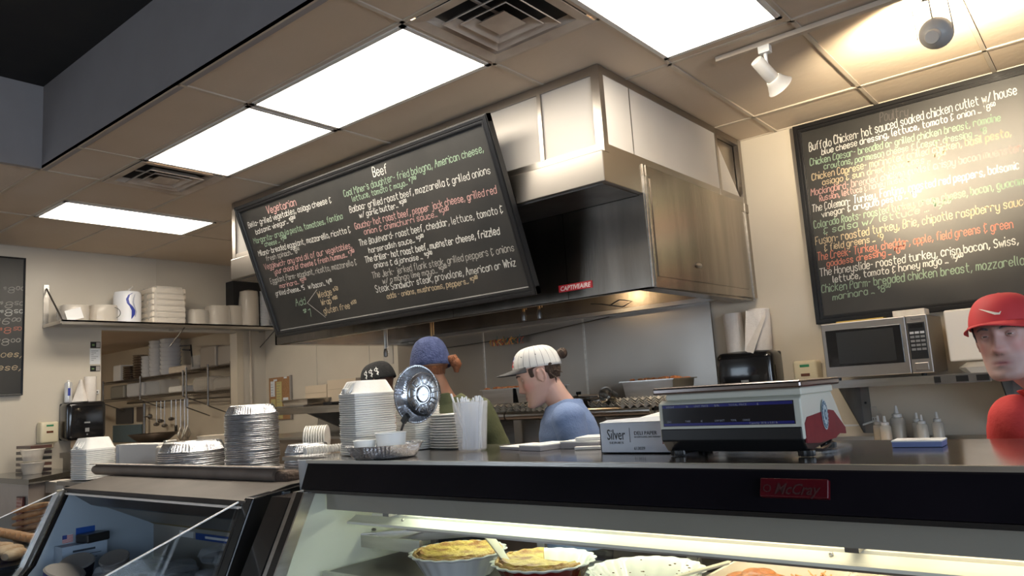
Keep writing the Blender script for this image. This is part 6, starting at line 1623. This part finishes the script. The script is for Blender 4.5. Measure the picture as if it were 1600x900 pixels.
    dg = bpy.context.evaluated_depsgraph_get()
    m2 = bpy.data.meshes.new_from_object(o.evaluated_get(dg))
    COL.objects.unlink(o); bpy.data.objects.remove(o)
    Mhi = Mh.inverted()
    b2 = bmesh.new(); b2.from_mesh(m2)
    low = []
    for v in b2.verts:
        h = Mhi @ v.co
        if not (h.z > -.125 and h.y > .035 and abs(h.x) < .075) and not (h.z > -.075 and h.length < .16): low.append(v)
    for _ in range(7): bmesh.ops.smooth_vert(b2, verts=low, factor=.5, use_axis_x=True, use_axis_y=True, use_axis_z=True)
    bmesh.ops.smooth_vert(b2, verts=b2.verts, factor=.35, use_axis_x=True, use_axis_y=True, use_axis_z=True)
    b2.to_mesh(m2); 
    # face colouring: lips, cheeks, stubble, plus painted shade in nostrils and mouth crease
    ca = m2.color_attributes.new('skin_tone', 'FLOAT_COLOR', 'POINT')
    for i, v in enumerate(m2.vertices):
        h = Mhi @ v.co; c = list(skin)
        if h.y > .03:
            L_ = math.exp(-(h.x / .024) ** 4) * G(h.z, -.0692, .0066)
            c = [c[0] * (1 - .18 * L_), c[1] * (1 - .50 * L_), c[2] * (1 - .42 * L_)]
            K_ = G(abs(h.x), .044, .018) * G(h.z, -.025, .02) + .8 * G(h.x, 0, .013) * G(h.z, -.035, .012)
            c = [c[0] * (1 + .05 * K_), c[1] * (1 - .20 * K_), c[2] * (1 - .18 * K_)]
            N_ = G(abs(h.x), .0068, .0038) * G(h.z, -.0455, .0035)
            c = [q * (1 - .6 * N_) for q in c]
            M_ = math.exp(-(h.x / .023) ** 4) * G(h.z, -.0692, .0014)
            c = [q * (1 - .45 * M_) for q in c]
            if stub:
                S_ = max(0, min(1, (-.035 - h.z) / .02)) * (1 - L_) * .22 * max(0, min(1, (h.y - .03) / .035))
                c = [c[j] * (1 - S_) + stub[j] * S_ for j in range(3)]
        ca.data[i].color = (*c, 1)
    sm = mat('skin_' + label.split()[2] + label.split()[3], skin, rough=.5, sss=.15, attr='skin_tone')
    inv = wm(t).inverted()
    m2.materials.clear(); m2.materials.append(sm)
    wb = b2.copy(); b2.free()
    m2.transform(inv); m2.polygons.foreach_set('use_smooth', [True] * len(m2.polygons))
    body = bpy.data.objects.new('body', m2); COL.objects.link(body); body.parent = t
    # eyes and brows
    IR = flat('iris_dark', (.05, .035, .02), .2); SW = mat('eye_white', (.62, .58, .55), rough=.15); BR = None
    lm = flat('lid_' + sm.name, tuple(c * .88 for c in skin), .5)
    for sgn in (-1, 1):
        ec = Vector((sgn * .031, .0640, .0095)); Me = Mh @ Matrix.Translation(ec)
        e = MB().sphere(Mh @ ec, .0125, 20, 14).build('eye', SW, t, smooth=True)
        gz = Mh.to_3x3() @ Vector((gaze[0], 1, gaze[1])); gq = Vector((0, 0, 1)).rotation_difference(gz).to_matrix().to_4x4()
        R_ = .0127
        MB().lathe([(R_ * math.sin(a_), R_ * math.cos(a_)) for a_ in (.001, .12, .25, .36, .44)], 18, Mh @ ec, gq).build('iris', IR, e, smooth=True)
        MB().lathe([(.0129 * math.sin(a_), .0129 * math.cos(a_)) for a_ in (.001, .08, .17)], 12, Mh @ ec, gq).build('pupil', BLACKP, e, smooth=True)
        for (nm, lo, hi, rr) in (('upper_eyelid', .0022 - squint, .02, .0138), ('lower_eyelid', -.02, -.0048 + squint, .0134)):
            lid = MB(); N1, N2 = 16, 9; g_ = []
            for i_ in range(N1 + 1):
                a_ = PI * i_ / N1
                row = []
                for j_ in range(N2 + 1):
                    zf = (lo if nm[0] == 'l' else hi); 
                    z0_ = max(-rr * .98, lo); z1_ = min(rr * .98, hi)
                    droop = -.0028 * (abs(math.cos(a_)) ** 2) * (1 if nm[0] == 'u' else -1)
                    zz_ = z0_ + (z1_ - z0_) * j_ / N2 + droop * (1 - (j_ / N2 if nm[0] == 'u' else 1 - j_ / N2))
                    r2 = math.sqrt(max(1e-8, rr * rr - zz_ * zz_))
                    row.append(lid.bm.verts.new(Me @ Vector((r2 * math.cos(a_) * 1.08, r2 * math.sin(a_), zz_))))
                g_.append(row)
            for A, C_ in zip(g_, g_[1:]):
                for j_ in range(N2): lid.bm.faces.new((A[j_], C_[j_], C_[j_ + 1], A[j_ + 1]))
            lid.build(nm, lm, t, smooth=True, solid=.0008)
    return t, wb, Mb, Mh, lx, joints, k
def garment(wb, t, name, m_, mask, off, wrinkle=0.004, thick=.003, smooth_n=3, fscale=9):
    b3 = wb.copy()
    b3.normal_update()
    kill = [f for f in b3.faces if not all(mask(v.co) for v in f.verts)]
    bmesh.ops.delete(b3, geom=kill, context='FACES')
    b3.normal_update()
    for v in b3.verts:
        o_ = off(v.co) if callable(off) else off
        n_ = noise.noise(v.co * fscale) + .5 * noise.noise(v.co * fscale * 2.3)
        v.co += v.normal * (o_ + wrinkle * n_)
    for _ in range(smooth_n): bmesh.ops.smooth_vert(b3, verts=b3.verts, factor=.5, use_axis_x=True, use_axis_y=True, use_axis_z=True)
    edge = [v for v in b3.verts if v.is_boundary]
    for _ in range(6): 
        new = {}
        for v in edge:
            nb = [e.other_vert(v) for e in v.link_edges if e.is_boundary]
            if len(nb) == 2: new[v] = v.co * .4 + (nb[0].co + nb[1].co) * .3
        for v, c in new.items(): v.co = c
    me = bpy.data.meshes.new(name); b3.to_mesh(me); b3.free()
    me.transform(wm(t).inverted()); me.polygons.foreach_set('use_smooth', [True] * len(me.polygons))
    me.materials.append(m_)
    o = bpy.data.objects.new(name, me); COL.objects.link(o); o.parent = t
    md = o.modifiers.new('solid', 'SOLIDIFY'); md.thickness = thick; md.offset = 1
    return o
def seg_param(p, a, b):
    ab = b - a; return max(0, min(1, (p - a).dot(ab) / ab.length_squared)), (p - (a + ab * max(0, min(1, (p - a).dot(ab) / ab.length_squared)))).length
def tee(t, wb, Mb, Mh, lx, J, k, m_, neck_z, sleeve=.62, off=.013, neck_r=.078, bottom=.88):
    Mbi = Mb.inverted(); zn = 1.47 * k
    ox, oy = lx(zn)
    nc = Vector((ox, oy + .005, zn))
    def mask(p):
        q = Mbi @ p
        for key in ('L', 'R'):
            S_, E_, W_ = J[key]
            u, d = seg_param(p, S_, E_); u2, d2 = seg_param(p, E_, W_)
            if d2 < .075 and u2 > 0 and d2 < d and abs(q.x) > .12: return False
            if u > sleeve and d < .085 and abs(q.x) > .14: return False
        if q.z < bottom * k: return False
        dx, dy = q.x - nc.x, q.y - nc.y
        lim = neck_z - .42 * max(0, dy) - .25 * max(0, -dy) * 0
        if math.hypot(dx, dy) < neck_r and q.z > lim: return False
        if q.z > lim + .03: return False
        return True
    def offs(p):
        q = Mbi @ p
        return off + .020 * max(0, min(1, (1.25 * k - q.z) / .3))
    sh = garment(wb, t, 'shirt', m_, mask, offs, .0055)
    return sh
def trousers(t, wb, Mb, k, m_):
    Mbi = Mb.inverted()
    def mask(p):
        q = Mbi @ p
        return .10 < q.z < .97 * k and abs(q.x) < .19 + (0 if q.z < .8 else .0) and not (abs(q.x) > .2)
    garment(wb, t, 'trousers', m_, mask, .012, .004)
    garment(wb, t, 'shoes', BLACKP, lambda p: (Mbi @ p).z < .10, .006, 0)
def cap(t, Mh, m_, brim_m, name='cap', rise=.098, base=.040, brim=.075, tilt=0.0, stripes=None, r=(.0825, .106), button=True, back=0.0):
    Mc = Mh @ Matrix.Translation((0, -.006, base)) @ Matrix.Rotation(tilt, 4, 'X')
    c = thing(name, '', '') ; 
    for kk in ('label', 'category'): del c[kk]
    c.parent = t
    N_ = 48; mb = MB(); rows = []
    for i in range(15):
        a = (PI / 2) * i / 14
        rr = math.cos(a) ** .62; zz = math.sin(a) ** 1.05 * rise
        rows.append([Mc @ Vector((r[0] * rr * math.cos(2 * PI * q / N_) * 1.0, r[1] * rr * math.sin(2 * PI * q / N_), zz + (.006 * math.sin(2 * PI * q / N_) if i == 0 else 0))) for q in range(N_)])
    vs = [[mb.bm.verts.new(p) for p in row] for row in rows]
    for A, C_ in zip(vs, vs[1:]):
        for q in range(N_): mb.bm.faces.new((A[q], A[(q + 1) % N_], C_[(q + 1) % N_], C_[q]))
    dome = mb.build('crown', m_, c, smooth=True, solid=.002)
    if brim:
        mb = MB(); g = []
        for i in range(17):
            a = PI * (.14 + .72 * i / 16)
            row = []
            for j in range(7):
                u = j / 6
                ext = brim * (math.sin((a - PI * .14) / .72) ** .55 if 0 < (a - PI * .14) / .72 < PI else 0)
                x = r[0] * math.cos(a) * (1 + .03 * u); y = r[1] * math.sin(a) + ext * u
                z = .004 - .012 * u - .25 * abs(x) ** 1.6 * 2.6 * u + .004
                row.append(mb.bm.verts.new(Mc @ Vector((x, y, z))))
            g.append(row)
        for A, C_ in zip(g, g[1:]):
            for j in range(6): mb.bm.faces.new((A[j], C_[j], C_[j + 1], A[j + 1]))
        mb.build('brim', brim_m, c, smooth=True, solid=.003)
    if button: MB().sphere(Mc @ Vector((0, 0, rise)), .007, 10, 6, (1, 1, .6)).build('button', brim_m or m_, c, smooth=True)
    def on(az, el, l=.0012):
        a = el; rr = math.cos(a) ** .62; zz = math.sin(a) ** 1.05 * rise
        return Mc @ Vector((r[0] * rr * math.cos(az) * (1 + l / .08), r[1] * rr * math.sin(az) * (1 + l / .1), zz + l * math.sin(el)))
    return c, on
def ribbon_on(on, P, W_, m_, name, parent):
    mb = MB(); L_, R_ = [], []
    for i, (az, el) in enumerate(P):
        w_ = W_[i] if isinstance(W_, (list, tuple)) else W_
        a = P[max(0, i - 1)]; b = P[min(len(P) - 1, i + 1)]
        dx, dy = b[0] - a[0], b[1] - a[1]; l = math.hypot(dx, dy) or 1
        L_.append(mb.bm.verts.new(on(az - dy / l * w_, el + dx / l * w_))); R_.append(mb.bm.verts.new(on(az + dy / l * w_, el - dx / l * w_)))
    for i in range(len(P) - 1): mb.bm.faces.new((L_[i], R_[i], R_[i + 1], L_[i + 1]))
    return mb.build(name, m_, parent)
def hairpiece(wb, t, Mh, mask, col, off=.005, name='hair'):
    Mhi = Mh.inverted()
    m_ = mat('hair_%d_%d' % (col[0] * 1000, col[2] * 1000), col, tuple(c * 1.8 for c in col), 60, .6, bump=1.0, bscale=200, stretch=(1, 1, .2))
    return garment(wb, t, name, m_, lambda p: mask(Mhi @ p), off, .003, .002, 1, 60)

# ---- young cook in a blue shirt and pinstriped cap
YF_ = Vector((-.80, -.60, 0)).normalized(); yrz = math.atan2(-YF_.x, YF_.y)
P1 = person('person', 'young cook in blue shirt and pinstriped white cap, looking down', (-1.86, 2.655), yrz, 1.450, (-1.957, 2.572, 1.560), yrz - .02, .30, 0, (0, .025), (.58, .36, .29),
            {'L': {'e': (-.205, -.02, 1.14), 'w': (-.09, .17, 1.06)}, 'R': {'e': (.215, .0, 1.14), 'w': (.10, .17, 1.06)}}, .0041, .98, 1.0, .93, None, (0, -.35), .001)
t, wb, Mb, Mh, lx, J, k = P1
BLUE = mat('shirt_blue', (.16, .235, .43), (.20, .28, .48), 5, .85, bump=.2, bscale=90)
sh1 = tee(t, wb, Mb, Mh, lx, J, k, BLUE, 1.447, .75, .015)
trousers(t, wb, Mb, k, flat('trousers_dark', (.02, .022, .03), .8))
hairpiece(wb, t, Mh, lambda h: (h.z > -.030 + .30 * max(0, h.y + .02) and h.y < .035 and h.z < .046 and not (abs(h.x) > .070 and -.035 < h.y < .012 and h.z < .035)) and (h.y < -.038 or h.z > .002), (.035, .018, .010), .003)
cp1, on1 = cap(t, Mh, mat('cap_white_cloth', (.68, .66, .62), (.74, .72, .68), 8, .8), mat('brim_charcoal', (.045, .043, .045), rough=.7), 'cap', .092, .040, .074, .16)
PS = flat('pinstripe', (.10, .10, .12), .8)
for i in range(22):
    az = 2 * PI * i / 22 + .05
    ribbon_on(on1, [(az, .02 + j * .19) for j in range(8)], .006, PS, 'pinstripe', cp1)
for (az, el) in ((PI * .80, .62), (PI * 1.02, .62), (PI * .58, .62)): MB().sphere(on1(az, el), .0022, 6, 4).build('eyelet', BLACKP, cp1)
ribbon_on(on1, [(PI * .55, .22), (PI * .60, .50)], .10, flat('logo_red', (.50, .05, .06), .7), 'cap_logo', cp1)
ribbon_on(on1, [(PI * .57, .48), (PI * .60, .72)], .07, flat('logo_blue', (.08, .14, .38), .7), 'cap_logo', cp1)
ribbon_on(lambda a, e: on1(a, e, .002), [(PI * .62, .20), (PI * .62, .30)], .05, flat('logo_red', (.5, .05, .06), .7), 'cap_logo', cp1)
MB().sphere(Mh @ Vector((0, -.128, .058)), .024, 14, 10, (1, .9, 1)).build('hair_bun', MATS['hair_35_10'], t, smooth=True)
MB().tube([Mh @ Vector((0, -.10, .055)), Mh @ Vector((0, -.115, .058))], .014, 10).build('hair_tie', MATS['hair_35_10'], t)
for (a, b, c) in (((-.068, -.045, .0), (-.080, -.065, -.03), (-.066, -.060, -.05)), ((-.06, -.07, .0), (-.07, -.09, -.01), (-.06, -.10, -.02))):
    MB().tube([Mh @ Vector(a), Mh @ Vector(b), Mh @ Vector(c)], [.006, .004, .001], 6).build('hair_lock', MATS['hair_35_10'], t)
for sgn in (-1, 1):
    P = [Mh @ Vector((sgn * (.014 + .034 * q / 6), .0905 - .018 * (q / 6) ** 2, .0265 + .005 * math.sin(PI * q / 6))) for q in range(7)]
    MB().tube(P, [.002, .0032, .0034, .0034, .003, .0024, .001], 6).build('eyebrow', MATS['hair_35_10'], t, smooth=True)
# orange print on the chest of the blue shirt
def chest_print(t, sh, Mb, items, m_, zc, wd, zof):
    # project strokes onto the shirt by casting rays back at it
    from mathutils.bvhtree import BVHTree
    Mi = wm(t)
    bv = BVHTree.FromPolygons([Mi @ v.co for v in sh.data.vertices], [tuple(p.vertices) for p in sh.data.polygons])
    d = (Mb.to_3x3() @ Vector((0, -1, 0))).normalized()
    for P in items:
        mb = MB(); L_, R_ = [], []
        for i in range(len(P)):
            a = P[max(0, i - 1)]; b = P[min(len(P) - 1, i + 1)]; dx, dy = b[0] - a[0], b[1] - a[1]; l = math.hypot(dx, dy) or 1
            for s_, lst in ((1, L_), (-1, R_)):
                q = (P[i][0] - dy / l * wd * s_, P[i][1] + dx / l * wd * s_)
                o_ = Mb @ Vector((q[0], .6, q[1]))
                h = bv.ray_cast(o_, d)
                lst.append(mb.bm.verts.new((h[0] if h[0] is not None else Mb @ Vector((q[0], .12, q[1]))) - d * .006))
        for i in range(len(P) - 1): mb.bm.faces.new((L_[i], R_[i], R_[i + 1], L_[i + 1]))
        mb.build('shirt_print', m_, t)
def arc(cx_, cz_, rx, rz_, a0, a1, n=14): return [(cx_ + rx * math.cos(a0 + (a1 - a0) * i / n), cz_ + rz_ * math.sin(a0 + (a1 - a0) * i / n)) for i in range(n + 1)]
ORG = flat('print_orange', (.68, .32, .03), .8)
chest_print(t, sh1, Mb, [arc(-.045, 1.245, .026, .030, 0, 2 * PI), arc(.03, 1.255, .026, .030, 0, 2 * PI), [(-.10, 1.20), (-.095, 1.26), (-.075, 1.275)], [(-.012, 1.29), (0, 1.25), (-.01, 1.21)], arc(-.085, 1.215, .02, .02, 0, 2 * PI),
                         [(.07, 1.21), (.08, 1.27), (.10, 1.21)]], ORG, 1.25, .0055, 0)
wb.free()

# ---- cook in a navy knit cap and olive shirt, seen from behind
nrz = math.atan2(.72, .69)
P2 = person('person', 'tall cook seen from behind in navy cap and olive shirt', (-2.57, 2.63), nrz, 1.50, (-2.605, 2.565, 1.672), nrz + .25, .05, 0, (0, .02), (.42, .22, .14),
            {'L': {'e': (-.24, .06, 1.16), 'w': (-.14, .28, 1.12)}, 'R': {'e': (.27, .04, 1.16), 'w': (.16, .28, 1.12)}}, .0065, .94)
t, wb, Mb, Mh, lx, J, k = P2
tee(t, wb, Mb, Mh, lx, J, k, mat('shirt_olive', (.085, .095, .045), (.11, .12, .06), 6, .9, bump=.2, bscale=80), 1.50, .80, .018)
trousers(t, wb, Mb, k, MATS['trousers_dark'])
hairpiece(wb, t, Mh, lambda h: h.z < -.02 and h.z > -.07 and h.y < .02, (.16, .055, .02), .006)
cp2, on2 = cap(t, Mh, mat('knit_navy', (.035, .05, .13), (.065, .085, .19), 50, .95, bump=.8, bscale=120), None, 'knit_cap', .148, -.030, 0, -.12, None, (.097, .122), False)
mb = MB()
for i in range(7):
    pass
MB().tube([Mh @ Vector((.070, -.075, .000)), Mh @ Vector((.090, -.095, .000)), Mh @ Vector((.104, -.100, -.03)), Mh @ Vector((.100, -.095, -.065))], [.018, .024, .024, .010], 16).sphere(Mh @ Vector((.098, -.098, -.020)), .026, 14, 10).build('ponytail', MATS['hair_160_20'], t, smooth=True)
wb.free()

# ---- cook in a black beanie with two dollar signs, mostly hidden
brz = 1.55
P3 = person('person', 'cook in black beanie with dollar signs, brown shirt', (-3.38, 2.95), brz, 1.46, (-3.412, 2.932, 1.605), brz + .35, .25, 0, (0, .05), (.10, .05, .035), None, .0075, 1.0)
t, wb, Mb, Mh, lx, J, k = P3
tee(t, wb, Mb, Mh, lx, J, k, mat('shirt_brown', (.24, .125, .08), (.30, .16, .10), 6, .9, bump=.2, bscale=80), 1.46, .9, .024)
trousers(t, wb, Mb, k, MATS['trousers_dark'])
cp3, on3 = cap(t, Mh, mat('knit_black', (.008, .008, .009), (.014, .014, .015), 60, .95, bump=.6, bscale=120), None, 'beanie', .112, .012, 0, 0, None, (.086, .110), False)
for q in range(3):
    az0 = PI * .92 + q * .34
    for st in STK['$']:
        P = [(az0 + (x - 1.5) * .075, .50 + (y - 3) * .080) for x, y in st]
        ribbon_on(lambda a, e: on3(a, e, .004), P, .018, flat('sign_white', (.7, .7, .68), .7), 'dollar_sign', cp3)
wb.free()

# ---- man in a red cap and red shirt at the right edge
P4 = person('person', 'man in red cap and red T-shirt at the right edge', (-.085, 2.69), PI + .25, 1.402, (-.262, 2.545, 1.560), PI - .20, -.02, .06, (.05, .09), (.50, .31, .27),
            {'L': {'e': (-.24, -.05, 1.10), 'w': (-.24, .05, .88)}, 'R': {'e': (.25, -.05, 1.10), 'w': (.25, .05, .88)}}, .0039, 1.04, 1.15, 1.06, (.30, .26, .26), (-.10, .02), .0016)
t, wb, Mb, Mh, lx, J, k = P4
REDS = mat('shirt_red', (.50, .035, .035), (.58, .05, .045), 5, .85, bump=.2, bscale=90)
sh4 = tee(t, wb, Mb, Mh, lx, J, k, REDS, 1.395, .75, .013, .092)
trousers(t, wb, Mb, k, MATS['trousers_dark'])
hairpiece(wb, t, Mh, lambda h: h.z > -.035 and h.z < .06 and (h.y < -.01 or (abs(h.x) > .060 and h.y < .038 and h.z > -.005)) and not (abs(h.x) > .070 and -.035 < h.y < .012 and h.z < .035), (.10, .10, .11), .003)
REDC = mat('cap_red', (.50, .030, .035), (.56, .04, .045), 8, .7)
cp4, on4 = cap(t, Mh, REDC, REDC, 'cap', .098, .032, .072, .02, None, (.088, .110), True)
SWM = flat('emblem_cream', (.78, .72, .60), .4)
az0 = PI * .5
ribbon_on(lambda a, e: on4(a, e, .002), [(az0 + .34 - .68 * u_, q_) for u_, q_ in ((0, .40), (.08, .33), (.25, .35), (.5, .43), (.78, .52), (1, .58))], [.008, .030, .038, .028, .014, .002], SWM, 'cap_emblem', cp4)
ribbon_on(lambda a, e: on4(a, e, .002), [(az0 - 1.05, .50), (az0 - 1.20, .52)], .05, SWM, 'side_emblem', cp4)
for sgn in (-1, 1):
    P = [Mh @ Vector((sgn * (.014 + .034 * q / 6), .0910 - .018 * (q / 6) ** 2, .0250 + .005 * math.sin(PI * q / 6))) for q in range(7)]
    MB().tube(P, [.002, .0032, .0036, .0036, .003, .0024, .001], 6).build('eyebrow', MATS['hair_100_110'], t, smooth=True)
chest_print(t, sh4, Mb, [arc(.02 + i * .045, 1.26, .016, .018, 0, 2 * PI, 10) for i in range(3)] + [[(.0 + i * .045, 1.235), (.03 + i * .045, 1.235)] for i in range(3)], ORG, 1.2, .005, 0)
wb.free()
